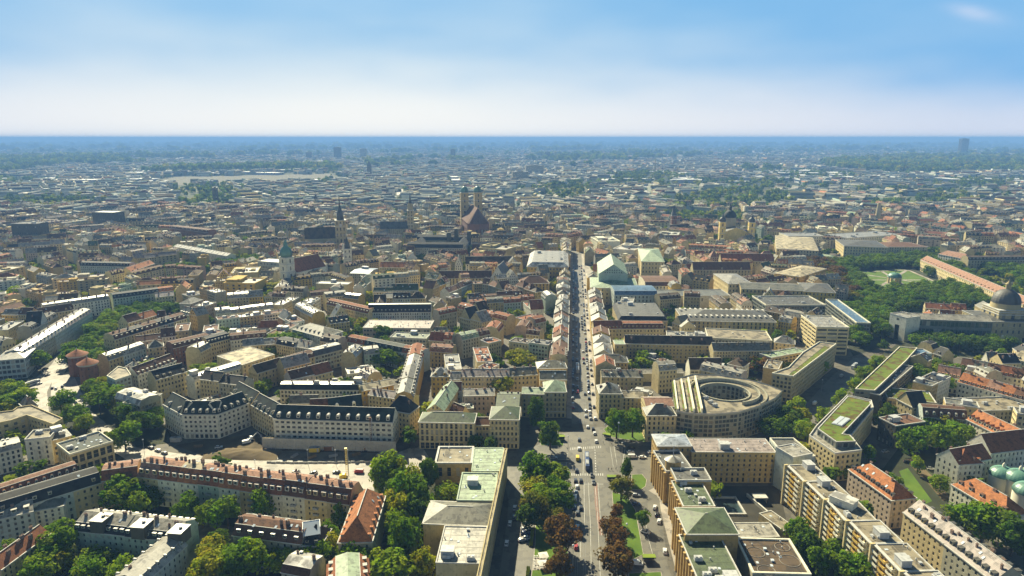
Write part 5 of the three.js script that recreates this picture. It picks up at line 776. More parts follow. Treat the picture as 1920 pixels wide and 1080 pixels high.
const big = (label, p, h, d, s, m) => { const o = B(label, p, h, d, { f: fPal2, ...s }, 'large building', 'large_building'); if (m) mark(m, o.position.x, o.position.z); return o; };
{ // opera
  const o = big('opera house, lower front block with pale green hipped roof', [1107, 539, 1197, 541, 1112, 520], 19, 0, { w: 'cream', c: 'copper', roof: 'h', rh: 4.5, sides: 'fl', f: { ...fPal2, bw: 5 } }, 'the green roofed opera house');
  const q = at2(1108, 530, 1199, 531, 19);
  big('opera house, high stage block with pale green gable roof', [1123, 513, 1177, 514, 1126, 492], 30, 0, { w: 'mint', c: 'copper', roof: 'x', rh: 11, sides: '', f: null }); taken.pop();
}
big('bluish grey metal roofed house right of the opera', [1152, 553, 1232, 553, 1156, 541], 18, 0, { w: 'bluewhite', c: 'blue', roof: 'm', mh: 4, si: 1.8, rh: 2, sides: 'fl' });
big('long white windowless hall with grey roof right of the opera', [1234, 556, 1370, 555, 1236, 544], 15, 0, { w: 'white', c: 'grey', roof: 'f', sides: 'f', f: { n: 2, g: 7, bw: 9, ww: 1.4, wh: 3.4, gw: 1.2, gh: 1 } }, 'the long white hall');
big('black roofed square palace with white rooftop terrace', [1160, 600, 1252, 601, 1168, 573], 17, 0, { w: 'beige', c: 'dark', roof: 'M', mh: 3.4, si: 2.6, rh: 0.6, top2: 'slate', sides: 'fl', plant: 8 }, 'the black roofed square palace');
big('long olive roofed block with white skylights and a tree before it', [1282, 601, 1456, 604, 1290, 579], 16, 0, { w: 'tan', c: 'slate', roof: 'h', rh: 5, sides: 'frl', dorm: { n: 17, w: 1.5, h: 1, y: 1.8 }, dc: 'white', dw: 'white' }, 'the long olive roofed block');
row([1114, 617, 1168, 616], 15, 13, 2, { w: 'cream', c: 'red', roof: 'g', rh: 6, f: f0, sides: 'fl', dorm: { n: 4, w: 1.2, h: 1.2, both: false }, dc: 'dark' }, ['corner house with rose red roof on the sunny side of the avenue', 'red roofed house beside the rose red corner house'], 'town_house', 'town house');
row([1168, 616, 1244, 616], 15, 13, 2, { w: 'cream', c: 'brown', roof: 'm', mh: 4, si: 2.4, rh: 2, top2: 'red', f: f0, sides: 'fb', dorm: { n: 5, w: 1.2, h: 1.2, both: false }, dc: 'red' }, (i) => `brown red roofed house with dormers, ${rowNo[i]} right of the red corner houses`, 'town_house', 'town house');
row([1250, 630, 1327, 634], 15, 14, 2, { w: 'white', c: 'light', roof: 'f', f: { ...f0, ww: 1.8 }, sides: 'fb', plant: 6 }, (i) => `white flat roofed modern block with roof machinery, ${i ? 'right' : 'left'} half`, 'town_building', 'office building');
B('grey modern block with white roof slab and upright white fin', [1328, 634, 1448, 640, 1340, 617], 15, 0, { w: 'grey', c: 'gravel', roof: 'f', f: { ...f0, ww: 1.8 }, sides: 'fr', ph: 0.8, t: 'white', plant: 3 }, 'office building', 'office_building');
row([1172, 644, 1338, 647], 16, 13, 3, { w: 'tan', c: 'umber', roof: 'g', rh: 5.5, f: { n: 5, g: 3.6, bw: 2.9, ww: 1.1, wh: 1.5 }, sides: 'flr', chim: 2 }, (i) => `${rowNo[i]} part from the left of the long tan block with plain dark brown roof`, 'apartment_block', 'apartment block');
row([1338, 658, 1446, 657], 16, 12, 2, { w: 'beige', c: 'grey', roof: 'g', rh: 5, f: { n: 6, g: 3.2, bw: 2.3, ww: 1, wh: 1.4 }, sides: 'fr', chim: 9, cw: 'dark' }, ['beige apartment block with many dark chimneys, left part', 'beige apartment block with many dark chimneys, right part'], 'apartment_block', 'apartment block');
row([1446, 672, 1512, 660], 14, 12, 2, { w: 'beige', c: 'copper', roof: 'f', f: { n: 5, g: 3, bw: 3.4, ww: 2.6, wh: 1.3 }, sides: 'fr', plant: 2 }, ['flat roofed block with long brown balconies', 'flat roofed block with pale roof beside the slatted office'], 'apartment_block', 'apartment block');
B('long low shed with pale curved roof behind the cream corner palace', [1184, 700, 1282, 699], 7, 9, { w: 'grey', c: 'light', roof: 'g', rh: 1.6, sides: '', f: null }, 'shed', 'long_shed');
B('dark gabled house with white glazed front left of the round atrium', [1294, 693, 1355, 693], 13, 13, { w: 'white', c: 'umber', roof: 'g', rh: 7, f: { n: 4, g: 3, bw: 3, ww: 2.6, wh: 1.3 }, sides: 'f', sky: 5 }, 'office building', 'office_building');
row([1128, 706, 1206, 707], 14, 12, 3, { w: 'stone', c: 'grey', roof: 'g', rh: 3, f: f0, sides: 'f', chim: 3, plant: 1 }, (i) => `grey roofed back house, ${rowNo[i]} from the avenue behind the right corner palace`, 'town_house', 'town house');
B('small tower house with pale green flat roof right of the avenue', [1153, 646, 1173, 646], 19, 12, { w: 'tan', c: 'copper', roof: 'f', f: { ...f0, bw: 4 }, sides: 'f', ph: 0.3 }, 'town house', 'town_house');
B('tan house with hipped grey roof on the sunny side of the avenue', [1116, 678, 1178, 679], 15, 13, { w: 'tan', c: 'grey', roof: 'h', rh: 4, f: f0, sides: 'fl', chim: 2 }, 'town house', 'town_house');
// royal residence
big('residence wing with yellow metal roof beside the garden trees', [1452, 512, 1500, 519, 1448, 490], 20, 0, { w: 'ochre', c: 'sand', roof: 'h', rh: 4, sides: 'flr' }, 'the yellow roofed residence wing');
big('residence corner block with grey hipped roof at the garden corner', [1508, 546, 1567, 549, 1512, 530], 19, 0, { w: 'ochre', c: 'slate', roof: 'h', rh: 4, sides: 'flr' });
big('long tan residence wing with grey roof', [1390, 541, 1508, 545, 1395, 529], 19, 0, { w: 'tan', c: 'grey', roof: 'g', rh: 3, sides: 'f' });
big('residence pavilion with pale hipped roof left of the long tan wing', [1366, 532, 1412, 532, 1363, 513], 21, 0, { w: 'cream', c: 'light', roof: 'h', rh: 4, sides: 'fl' }, 'the pale roofed residence pavilion');
big('dark red roofed residence wing, front one of two', [1300, 506, 1408, 506], 17, 15, { w: 'stone', c: 'brown', roof: 'g', rh: 9, sides: 'f', dorm: { n: 3, k: 'gable', w: 1.6, h: 1.6 }, dw: 'white' }, 'the dark red residence roofs');
big('dark red roofed residence wing, rear one of two', [1352, 489, 1452, 490], 17, 15, { w: 'stone', c: 'red', roof: 'g', rh: 9, sides: 'fr', dorm: { n: 3, k: 'gable', w: 1.6, h: 1.6 }, dw: 'white' });
big('pale green hipped roof block behind the opera', [1203, 490, 1246, 491, 1206, 466], 22, 0, { w: 'cream', c: 'copper', roof: 'h', rh: 6, sides: 'fl' }, 'the green hipped block');
big('white windowed block before the dark red roofs with skylight boxes', [1210, 536, 1275, 536, 1214, 522], 14, 0, { w: 'white', c: 'brown', roof: 'm', mh: 4, si: 3, rh: 3, sides: 'f' });
B('house with steep pale pink gable roof among the residence roofs', [1332, 482, 1348, 482], 16, 12, { w: 'rose', c: 'rose', roof: 'h', rh: 9, f: f0, sides: 'f' }, 'house', 'town_house');
B('house with small pink roof at the end of the residence wing', [1425, 480, 1452, 481], 16, 12, { w: 'rose', c: 'rose', roof: 'h', rh: 7, f: f0, sides: 'f' }, 'house', 'town_house');
{ // yellow domed church
  const a = P(1379, 462), o = thing('domed_church', 'yellow church with two towers and a dark green dome', 'church', a[0], a[1], -0.1); claim(a[0] - 36, a[1] + 8, 1, 0, 72, 60); mark('the yellow domed church', ...a);
  for (const s of [-1, 1]) { tower(o, s * 24, 0, 10, 42, 'gold', { n: 4, g: 12, bw: 9, ww: 2, wh: 5, gw: 2, gh: 5 }); part('tower_cap', onion(5, 13).translate(s * 24, 42, 0), roofM('slate'), o); }
  part('front_wall', new MB().box(-19, 19, 0, 24, -14, -2).poly([[-19, 24, -2], [19, 24, -2], [0, 32, -2]], [0, 0, 1]).geo(), wallM('gold'), o); part('nave_roof', new MB().poly([[-19, 24, -2], [0, 32, -2], [0, 32, -50], [-19, 24, -50]], [-1, 1, 0]).poly([[19, 24, -2], [0, 32, -2], [0, 32, -50], [19, 24, -50]], [1, 1, 0]).geo(), roofM('slate'), o); part('nave_wall', new MB().box(-18.9, 18.9, 0, 23.9, -50, -14.1).geo(), wallM('cream'), o);
  part('drum', tri(new THREE.CylinderGeometry(10.5, 10.5, 16, 20)).translate(-6, 38, -30), wallM('grey'), o); part('dome', dome(10.8, 13).translate(-6, 46, -30), roofM('forest'), o); part('lantern', lathe([[2, 0], [2, 5], [2.5, 5.5], [0.9, 8], [0.05, 12]], 10).translate(-6, 58.5, -30), roofM('forest'), o);
}
big('cream palace with flat roofs right of the domed church', [1456, 466, 1535, 470, 1453, 441], 19, 0, { w: 'cream', c: 'sand', roof: 'h', rh: 4, sides: 'fl' }, 'the cream palace by the garden');
big('pale palace with grey roof, second behind the garden trees', [1583, 461, 1665, 464, 1580, 449], 19, 0, { w: 'cream', c: 'slate', roof: 'h', rh: 4, sides: 'fl' });
big('brown roofed palace, third behind the garden trees', [1662, 463, 1740, 463, 1660, 454], 17, 0, { w: 'cream', c: 'brown', roof: 'h', rh: 4, sides: 'fl' }, 'the brown roofed palace behind the garden');
big('small pale gate lodge in front of the garden trees', [1533, 478, 1560, 482], 10, 10, { w: 'cream', c: 'copper', roof: 'h', rh: 2, sides: 'fl' });
big('white office with stacked terraces behind the cream palace', [1478, 443, 1545, 443], 20, 40, { w: 'white', c: 'light', roof: 'f', sides: 'fl', plant: 5 }, 'the white terraced offices');
big('wide white office with stepped glass roofs behind the garden palaces', [1590, 447, 1690, 440], 18, 50, { w: 'white', c: 'light', roof: 'f', sides: 'fl', plant: 8 });
{ const labels = Array.from({ length: 6 }, (_, i) => `${rowNo[i]} part from the far end of the long gallery with pink roof`); const o = row([1726, 487, 1918, 571], 15, 15, 6, { w: 'cream', c: 'rose', roof: 'g', rh: 6, f: { n: 3, g: 6.5, bw: 4.4, ww: 1.5, wh: 2.2, gw: 2.8, gh: 5 }, sides: 'fr', dorm: { n: 5, w: 1.4, h: 1.2 } }, labels, 'gallery_wing', 'gallery wing', 'wings of the long pink roofed gallery'); mark('the long pink roofed gallery', o[3].position.x, o[3].position.z); }
big('cream house with orange pink roof behind the gallery', [1759, 476, 1812, 486], 16, 16, { w: 'white', c: 'rose', roof: 'h', rh: 6, sides: 'fl' }, 'the pink roofed house behind the gallery');
big('long dark roofed wing with white dormers behind the gallery', [1816, 488, 1940, 487], 17, 15, { w: 'stone', c: 'umber', roof: 'm', mh: 4, si: 2, rh: 3, sides: 'f', dorm: { n: 18, w: 1.6, h: 1.4, both: false }, dw: 'white', dc: 'white' });
// state chancellery: glass halls and a stone middle with dome
{
  const gl = { n: 3, g: 5.2, bw: 3.4, ww: 3, wh: 4.4, gw: 3, gh: 4.2, gs: 0.3, gc: [0.03, 0.07, 0.065] };
  big('white portal cube at the end of the glass government hall', [1669, 588, 1700, 597, 1690, 584], 22, 0, { w: 'white', c: 'light', roof: 'f', sides: 'fl', f: { n: 2, g: 16, bw: 14, gw: 5, gh: 14, gs: 0.1, ww: 3, wh: 2 }, plant: 2 });
  big('long glass government hall with white columns beside the garden', [1699, 597, 1862, 603, 1705, 588], 20, 0, { w: 'glass', c: 'light', roof: 'g', rh: 3, sides: 'fb', f: gl }, 'the glass government hall');
  const a = P(1893, 640), o = thing('domed_hall', 'grey stone hall with large dark dome and small lantern', 'domed hall', a[0], a[1] - 12, -0.06); claim(a[0] - 25, a[1] + 8, 1, 0, 70, 55);
  const q = houseParts({ L: 60, d: 40, h: 20, rh: 3, roof: 'h', sides: 'fl', f: { n: 3, g: 7, bw: 5, ww: 1.6, wh: 3, gw: 2.2, gh: 4.4 } }, rng(12)); for (const [n, k, m] of [['wall', q.wall, wallM('stone')], ['roof', q.top, roofM('slate')], ['cornice', q.trim, trimM]]) part(n, k.geo().translate(-24, 0, 18), m, o, n === 'cornice' ? 'stuff' : undefined); part('window_glass', q.glass.geo().translate(-24, 0, 18), glassM, o, 'stuff');
  tower(o, 0, 0, 25, 9, 'stone', { n: 1, g: 9, bw: 8, gw: 3, gh: 5 }, 20); part('drum', tri(new THREE.CylinderGeometry(11.4, 12, 5, 24)).translate(0, 31, 0), wallM('stone'), o); part('dome', dome(11.6, 12.5).translate(0, 33.5, 0), roofM('slate'), o); part('lantern', lathe([[2.2, 0], [2.2, 4.5], [2.8, 5], [1.2, 6.5], [0.4, 8], [0.05, 10]], 12).translate(0, 45.5, 0), wallM('stone'), o);
  mark('the grey domed hall', a[0], a[1]);
}
{ // garden pavilion
  const a = P(1676, 531), o = thing('garden_pavilion', 'round garden pavilion with green copper dome and open arches', 'pavilion', a[0], a[1]); claim(a[0] - 9, a[1] + 9, 1, 0, 18, 18);
  part('dome', dome(8.2, 5.4).translate(0, 8.4, 0), roofM('verdigris'), o); part('cornice', tri(new THREE.CylinderGeometry(8.6, 8.4, 0.9, 24)).translate(0, 8, 0), trimM, o); for (let i = 0; i < 8; i++) { const t = i / 8 * 6.283; part('pier', new MB().box(-1, 1, 0, 7.6, -0.9, 0.9, 'b').geo(), wallM('cream'), o).position.set(Math.cos(t) * 7.2, 0, Math.sin(t) * 7.2); o.children.at(-1).rotation.y = -t; } part('finial', lathe([[0.6, 0], [0.5, 1.2], [0.7, 2], [0.05, 3.4]], 8).translate(0, 13.6, 0), roofM('copper'), o); part('floor', tri(new THREE.CylinderGeometry(9.5, 9.8, 0.4, 24)).translate(0, 0.2, 0), paleM, o);
}
// bright palace and gabled white houses left of the avenue
big('palace with shining white metal roof and rooftop court', [988, 500, 1066, 501, 996, 475], 21, 0, { w: 'ochre', c: 'white', roof: 'M', mh: 5, si: 6, rh: 0.8, top2: 'light', sides: 'frl', plant: 7 }, 'the shining white roofed palace');
big('white stepped gable house with steep dark roof', [920, 520, 946, 521], 15, 38, { w: 'white', c: 'slate', roof: 'x', rh: 14, sides: 'f', f: { ...f0, bw: 3 } }, 'the white stepped gable');
big('long dark roof behind the white gable', [873, 495, 962, 494], 15, 15, { w: 'white', c: 'umber', roof: 'g', rh: 9, sides: 'f' });
big('white gable end of the dark roof near the shining palace', [950, 497, 972, 497], 16, 16, { w: 'white', c: 'slate', roof: 'x', rh: 9, sides: 'f' });
big('dark brown ridge with dormers left of the white gable', [822, 522, 922, 521], 14, 14, { w: 'cream', c: 'brown', roof: 'g', rh: 8, sides: 'f', dorm: { n: 5, w: 1.5, h: 1.2 }, dw: 'white' }, 'the dark brown ridge');
B('slim white gable tower with pointed top above the dark brown ridge', [853, 497, 866, 497], 20, 10, { w: 'white', c: 'light', roof: 'x', rh: 12, f: f0, sides: 'f' }, 'gable house', 'town_house');
big('long building with brown roof round the shining palace yard', [976, 532, 1030, 531], 15, 22, { w: 'ochre', c: 'brown', roof: 'h', rh: 7, sides: 'f' });
B('bright blue metal roof near the slim white gate tower', [656, 512, 692, 513, 662, 502], 17, 0, { w: 'grey', c: 'blue', roof: 'g', rh: 1.5, f: f0, sides: 'f', plant: 2 }, 'building', 'town_building');
row([711, 501, 766, 502], 15, 16, 3, { w: 'cream', c: 'orange', roof: 'g', rh: 6, f: f0, sides: 'f', chim: 2 }, (i) => `orange roofed old house, ${rowNo[i]} from the left beside the blue metal roof`, 'town_house', 'house');
B('plain beige firewall block among the old roofs', [592, 532, 652, 534], 16, 14, { w: 'beige', c: 'grey', roof: 'f', sides: '' , plant: 2 }, 'building', 'town_building');
mark('the plain beige block', ...P(620, 545)); mark('the blue metal roof', ...P(675, 515));
big('rounded white department store with glass front left of the onion church', [483, 490, 540, 494], 22, 22, { w: 'bluewhite', c: 'light', roof: 'f', sides: 'fl', f: { n: 5, g: 4, bw: 2.2, ww: 1.3, wh: 2.6 } }, 'the white rounded store');
big('long low block with bright white roof beyond the left streets', [325, 462, 425, 480], 14, 14, { w: 'white', c: 'white', roof: 'g', rh: 3, sides: 'f' }, 'the long white roof on the left');
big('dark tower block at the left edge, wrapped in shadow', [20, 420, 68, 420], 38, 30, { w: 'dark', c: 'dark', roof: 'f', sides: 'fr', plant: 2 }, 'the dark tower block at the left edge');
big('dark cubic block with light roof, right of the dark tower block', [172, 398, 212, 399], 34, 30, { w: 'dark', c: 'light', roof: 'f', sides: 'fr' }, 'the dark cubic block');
big('long dark brick block with white window dots', [318, 428, 390, 436], 20, 16, { w: 'brick', c: 'brown', roof: 'm', mh: 4, rh: 2, sides: 'f', dorm: { n: 10, w: 1.5, h: 1.2 }, dw: 'white', dc: 'white' });
B('sunlit orange roofed house with gables among grey roofs on the left', [246, 509, 290, 494], 15, 13, { w: 'beige', c: 'orange', roof: 'g', rh: 5, f: f0, sides: 'fr', chim: 3 }, 'house', 'town_house');
mark('the sunlit orange roof on the left', ...P(262, 515));
row([150, 498, 242, 500], 17, 13, 3, { w: 'bluewhite', c: 'dark', roof: 'm', mh: 4, si: 2, rh: 2, f: f0, sides: 'f', dorm: { n: 5, w: 1.2, h: 1.2, both: false }, dc: 'white' }, (i) => `pale blue house with dark roof, ${rowNo[i]} from the left before the orange gable`, 'town_house', 'house');
row([212, 560, 326, 545], 16, 13, 4, { w: 'mint', c: 'dark', roof: 'm', mh: 4, si: 2, rh: 2.4, f: f0, sides: 'fr', dorm: { n: 4, w: 1.1, h: 1.1, both: false }, dc: 'white', vary: (i) => ({ c: i === 3 ? 'orange' : 'dark' }) }, (i) => `pale green house with ${i === 3 ? 'orange' : 'dark'} roof, ${rowNo[i]} from the left above the park trees`, 'town_house', 'house');
row([82, 578, 205, 560], 16, 13, 4, { w: 'white', c: 'light', roof: 'm', mh: 3, si: 2, rh: 2, f: f0, sides: 'fr', chim: 2, dorm: { n: 4, w: 1.1, h: 1.1, both: false }, dc: 'dark' }, (i) => `white fronted house with pale roof, ${rowNo[i]} from the left where the long straight street begins`, 'town_house', 'house');
// --- far towers
function slab(label, x0, x1, yt, yb, wall, kind = 'slab', depth = 0.6) { const [x, z] = P((x0 + x1) / 2, yb), q = toPx(x, 0, z), w = (x1 - x0) * q[2] / F, h = EYE - (EYE) * ((Math.tan(TILT * -1 + Math.atan((yt - 540) / F))) / Math.tan(-TILT + Math.atan((yb - 540) / F))); const o = thing(kind === 'slab' ? 'tower_block' : kind === 'spire' ? 'church_tower' : 'chimney_tower', label, kind === 'slab' ? 'tower block' : kind === 'spire' ? 'church tower' : 'tower', x, z, 0.1); if (kind === 'slab') { const m = new MB(), g = new MB(true), r = rng(3), d = w * depth, f = { n: Math.max(3, Math.round(h / 4)), g: 4, bw: 5, ww: 3.6, wh: 2 }; facade(m, g, [-w / 2, 0, d / 2], [1, 0, 0], [0, 0, 1], w, h, f, r); facade(m, g, [w / 2, 0, d / 2], [0, 0, -1], [1, 0, 0], d, h, f, r); facade(m, g, [-w / 2, 0, -d / 2], [0, 0, 1], [-1, 0, 0], d, h, f, r); facade(m, g, [w / 2, 0, -d / 2], [-1, 0, 0], [0, 0, -1], w, h, null, r); part('wall', m.geo(), wallM(wall), o); part('window_glass', g.geo(), glassM, o, 'stuff'); part('roof', new MB().box(-w / 2, w / 2, h, h + 1, -d / 2, d / 2).box(-w / 5, w / 5, h + 1, h + 4, -d / 5, d / 5).geo(), roofM('grey'), o); } else if (kind === 'spire') { tower(o, 0, 0, w, h * 0.66, wall, { n: 4, g: h * 0.2, bw: w, ww: w * 0.2, wh: h * 0.08, gw: w * 0.2, gh: h * 0.05 }); part('spire', tri(new THREE.ConeGeometry(w * 0.7, h * 0.34, 4).rotateY(Math.PI / 4)).translate(0, h * 0.83, 0), roofM('slate'), o); } else { part('shaft', lathe([[w / 2, 0], [w * 0.42, h * 0.4], [w * 0.25, h * 0.97], [0.1, h]], 8), wallM(wall), o); part('base', new MB().box(-w * 0.8, w * 0.8, 0, h * 0.16, -w * 0.8, w * 0.8).geo(), wallM(wall), o); } claim(x - w / 2, z + w / 2, 1, 0, w, w); return o; }
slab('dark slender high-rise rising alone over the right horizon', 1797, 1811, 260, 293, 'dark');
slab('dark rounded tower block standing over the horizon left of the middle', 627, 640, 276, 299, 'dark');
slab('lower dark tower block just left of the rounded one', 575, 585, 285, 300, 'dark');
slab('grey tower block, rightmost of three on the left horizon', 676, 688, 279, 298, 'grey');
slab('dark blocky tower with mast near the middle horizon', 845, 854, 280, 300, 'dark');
slab('small dark block on the horizon right of the twin church towers', 1022, 1031, 285, 299, 'dark');
slab('grey office slab right of the twin church towers', 985, 1018, 310, 330, 'grey');
slab('blue grey office block behind the twin-towered church', 960, 990, 322, 342, 'grey');
slab('dark slender tower in the green belt on the left', 401, 410, 352, 384, 'dark');
slab('slim brick church tower with pointed cap right of the middle', 1257, 1266, 385, 440, 'brick', 'spire');
slab('far church with pointed spires above the left roofs', 689, 697, 300, 332, 'dark', 'spire');
slab('pale pointed church tower among the left roofs', 590, 597, 362, 392, 'stone', 'spire');
slab('tapering stone column rising over white offices on the right', 1639, 1650, 380, 420, 'stone', 'obelisk');
slab('slim dark factory chimney left of the tapering column', 1226, 1229, 298, 330, 'stone', 'obelisk');
slab('second slim chimney on the far plain', 1268, 1271, 312, 335, 'stone', 'obelisk');
{ const [x, z] = P(968, 320), o = thing('market_dome', 'bright white oval roof far behind the twin-towered church', 'hall', x, z); part('roof', dome(1, 1).scale(52, 14, 38).translate(0, 12, 0), roofM('white'), o); part('wall', tri(new THREE.CylinderGeometry(1, 1, 12, 28, 1, true)).scale(50, 1, 36).translate(0, 6, 0), wallM('bluewhite'), o); }
// --- round brick gate towers at the fork
{ const pts = [[160, 703, 149, 0], [172, 722, 186, 1]]; for (const [cx, by, , i] of [[150, 702, 0, 0], [170, 722, 0, 1]]) { const [x, z] = P(cx, by), w = 33 * toPx(x, 0, z)[2] / F, h = i ? 17 : 16, o = thing('gate_tower', i ? 'nearer round brick gate tower with low cone roof' : 'farther round brick gate tower with low cone roof', 'gate tower', x, z, 0.2 * i, 'round brick gate towers at the fork'); claim(x - w / 2, z + w / 2, 1, 0, w, w); const n = 8, m = new MB(), g = new MB(true), r = rng(4), R0 = w / 2; for (let k = 0; k < n; k++) { const a = k / n * 6.2832, b = (k + 1) / n * 6.2832, p = [Math.cos(b) * R0, Math.sin(b) * R0], e = [Math.cos(a) * R0, Math.sin(a) * R0], l = Math.hypot(e[0] - p[0], e[1] - p[1]), u = [(e[0] - p[0]) / l, 0, (e[1] - p[1]) / l]; facade(m, g, [p[0], 0, p[1]], u, [-u[2], 0, u[0]], l, h, { n: 3, g: 6, bw: l, ww: 0.8, wh: 1.4, gw: 0.8, gh: 1.4 }, r); } part('wall', m.geo(), wallM('brick'), o); part('window_glass', g.geo(), glassM, o, 'stuff'); part('cornice', tri(new THREE.CylinderGeometry(R0 + 0.6, R0 + 0.1, 1.2, n * 2)).translate(0, h - 0.2, 0), trimM, o); part('cone_roof', tri(new THREE.ConeGeometry(R0 + 0.9, 4.2, 16)).translate(0, h + 2.5, 0), roofM('red'), o); part('finial', lathe([[0.3, 0], [0.2, 1], [0.05, 2]], 6).translate(0, h + 4.4, 0), metalM, o); } mark('the round brick towers', ...P(170, 722)); }
// --- right side houses and the green domed church
const resid = { w: 'white', f: f0, sides: 'flr', roof: 'g', rh: 6, c: 'orange', chim: 2, dorm: { n: 3, w: 1.3, h: 1.2 } };
B('white corner house with balconies and dark red roof, left of the green domes', [1769, 853, 1798, 871], 14, 14, { ...resid, c: 'red', roof: 'h' }, 'apartment house', 'apartment_house');
B('long dark red roofed wing behind the green domes', [1798, 872, 1860, 860], 14, 13, { ...resid, c: 'red', dorm: null }, 'apartment house', 'apartment_house');
B('highest dark red roof at the right edge behind the green domes', [1858, 850, 1960, 838], 14, 15, { ...resid, c: 'red', rh: 8, dorm: null }, 'apartment house', 'apartment_house');
B('long white house with bright orange roof in front of the green domes', [1784, 908, 1886, 969], 13, 13, { ...resid, roof: 'h', rh: 6, dorm: { n: 5, w: 1.6, h: 1.4, y: 1.4, both: false }, dc: 'brown' }, 'apartment house', 'apartment_house');
{ // church with green domes
  const [x, z] = P(1890, 920), o = thing('domed_church', 'church with pale green copper domes among orange roofs', 'church', x, z, 0.3); claim(x - 15, z + 15, 1, 0, 40, 30);
  for (const [px_, py_, r, h, n] of [[1880, 890, 6, 10, 16], [1911, 897, 6.4, 11, 8], [1928, 922, 6.4, 10, 12]]) { const a = P(px_, py_, h); const dx = a[0] - x, dz = a[1] - z, c = Math.cos(0.3), s = Math.sin(0.3), X = dx * c - dz * s, Z = dx * s + dz * c; part('drum', tri(new THREE.CylinderGeometry(r, r, h, n)).translate(X, h / 2, Z), wallM('white'), o); part('dome', dome(r * 1.06, r * 0.75).translate(X, h, Z), roofM('verdigris'), o); part('lantern', lathe([[0.8, 0], [0.8, 1.4], [0.05, 2.6]], 8).translate(X, h + r * 0.73, Z), wallM('white'), o); }
  part('nave_roof', new MB().box(-6, 18, 0, 9, -4, 6, 'b').poly([[-6, 9, 6.4], [18, 9, 6.4], [18, 11.5, 1], [-6, 11.5, 1]], [0, 1, 0]).poly([[-6, 9, -4.4], [18, 9, -4.4], [18, 11.5, 1], [-6, 11.5, 1]], [0, 1, 0]).geo(), roofM('copper'), o);
}
row([1812, 786, 1897, 828], 14, 14, 3, { ...resid, c: 'orange', dorm: { n: 3, k: 'gable', w: 1.8, h: 1.8, both: false } }, (i) => `white house with orange roof and white gabled dormers, ${rowNo[i]} from the far end`, 'apartment_house', 'apartment house');
B('house with dark red mansard and white arched dormers below the green pavilion', [1731, 781, 1814, 787], 13, 12, { ...resid, w: 'bluewhite', roof: 'm', mh: 5, si: 3, rh: 2, c: 'brown', dorm: { n: 6, k: 'round', w: 1.4, h: 1.4, both: false }, dw: 'white', dc: 'white' }, 'apartment house', 'apartment_house');
B('wide flat grey roof at the right edge', [1830, 772, 1960, 768], 10, 22, { w: 'grey', c: 'gravel', roof: 'f', sides: 'f', f: f0, plant: 5 }, 'hall', 'flat_roofed_hall');
B('tall dark house with brown roof beside the leafy yard', [1680, 800, 1735, 792], 14, 13, { ...resid, w: 'dark', c: 'brown', roof: 'f', plant: 4, dorm: null }, 'apartment house', 'apartment_house');
row([1757, 703, 1800, 710], 12, 13, 2, { ...resid, c: 'rose' }, ['house with pinkish orange roof beside the blue glass link', 'second house with pinkish orange roof beside the blue glass link'], 'apartment_house', 'apartment house');
row([1796, 716, 1925, 752], 12, 13, 5, { ...resid, vary: (i) => ({ c: ['orange', 'orange', 'rose', 'orange', 'brown'][i] }) }, (i) => `${['orange', 'orange', 'pale red', 'orange', 'brown'][i]} roofed house, ${rowNo[i]} from the left in the slanting row on the right`, 'apartment_house', 'apartment house');
row([1800, 688, 1925, 712], 12, 12, 5, { ...resid, vary: (i) => ({ c: ['brown', 'grey', 'brown', 'red', 'brown'][i] }) }, (i) => `${['brown', 'grey', 'dark brown', 'red', 'umber'][i]} roofed house, ${rowNo[i]} from the left in the rear row on the right`, 'apartment_house', 'apartment house');
B('pale hipped house at the right edge before the park trees', [1886, 668, 1930, 680], 14, 14, { ...resid, roof: 'h', c: 'sand' }, 'apartment house', 'apartment_house');
B('blue glass link building at the end of the middle green roofed block', [1718, 664, 1748, 664], 15, 12, { w: 'bluewhite', c: 'blue', roof: 'f', sides: 'fr', f: { ...f0, ww: 2.2, gc: [0.1, 0.22, 0.26] } }, 'office building', 'office_building');
for (const [l, x, y] of [['the square', 1040, 850], ['the round atrium office', 1358, 736], ['the slatted office', 1530, 640], ['the pale square block', 460, 690], ['the scaffolded block', 620, 820], ['the long pale blue building', 750, 605], ['the tall cream palace', 945, 830], ['the orange slanting row', 1850, 750], ['the white corner block', 390, 800], ['the ochre corner house', 1035, 710], ['the brown row behind the towers', 285, 640]]) mark(l, ...P(x, y));
// ---------------------------------------------------------------- parks kept free of houses
const parkLawn = sheet('lawn', 'formal garden lawns with crossing paths round the green domed pavilion', [1602, 509, 1702, 505, 1774, 536, 1640, 545], 0.1, grassM);
for (const l of [[1602, 512, 1768, 537], [1640, 543, 1700, 507], [1608, 525, 1745, 525], [1652, 508, 1706, 541], [1602, 511, 1702, 506, 1771, 536, 1641, 543, 1602, 511]]) line(l, 4, 0.14, paleM, 'garden_path', parkLawn);
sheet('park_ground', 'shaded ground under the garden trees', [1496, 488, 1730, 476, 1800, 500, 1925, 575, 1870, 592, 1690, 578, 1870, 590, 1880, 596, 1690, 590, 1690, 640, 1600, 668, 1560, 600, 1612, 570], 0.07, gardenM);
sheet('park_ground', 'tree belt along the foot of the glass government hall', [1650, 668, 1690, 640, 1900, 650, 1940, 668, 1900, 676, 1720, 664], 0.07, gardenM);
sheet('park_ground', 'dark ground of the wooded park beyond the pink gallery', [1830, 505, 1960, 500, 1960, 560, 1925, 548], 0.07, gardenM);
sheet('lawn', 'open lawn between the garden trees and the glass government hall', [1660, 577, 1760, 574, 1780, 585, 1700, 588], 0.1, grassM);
sheet('park_ground', 'planted strip of trees beside the forked road on the left', [120, 700, 150, 650, 205, 590, 250, 585, 330, 585, 330, 600, 215, 640, 200, 690, 150, 690], 0.068, gardenM);
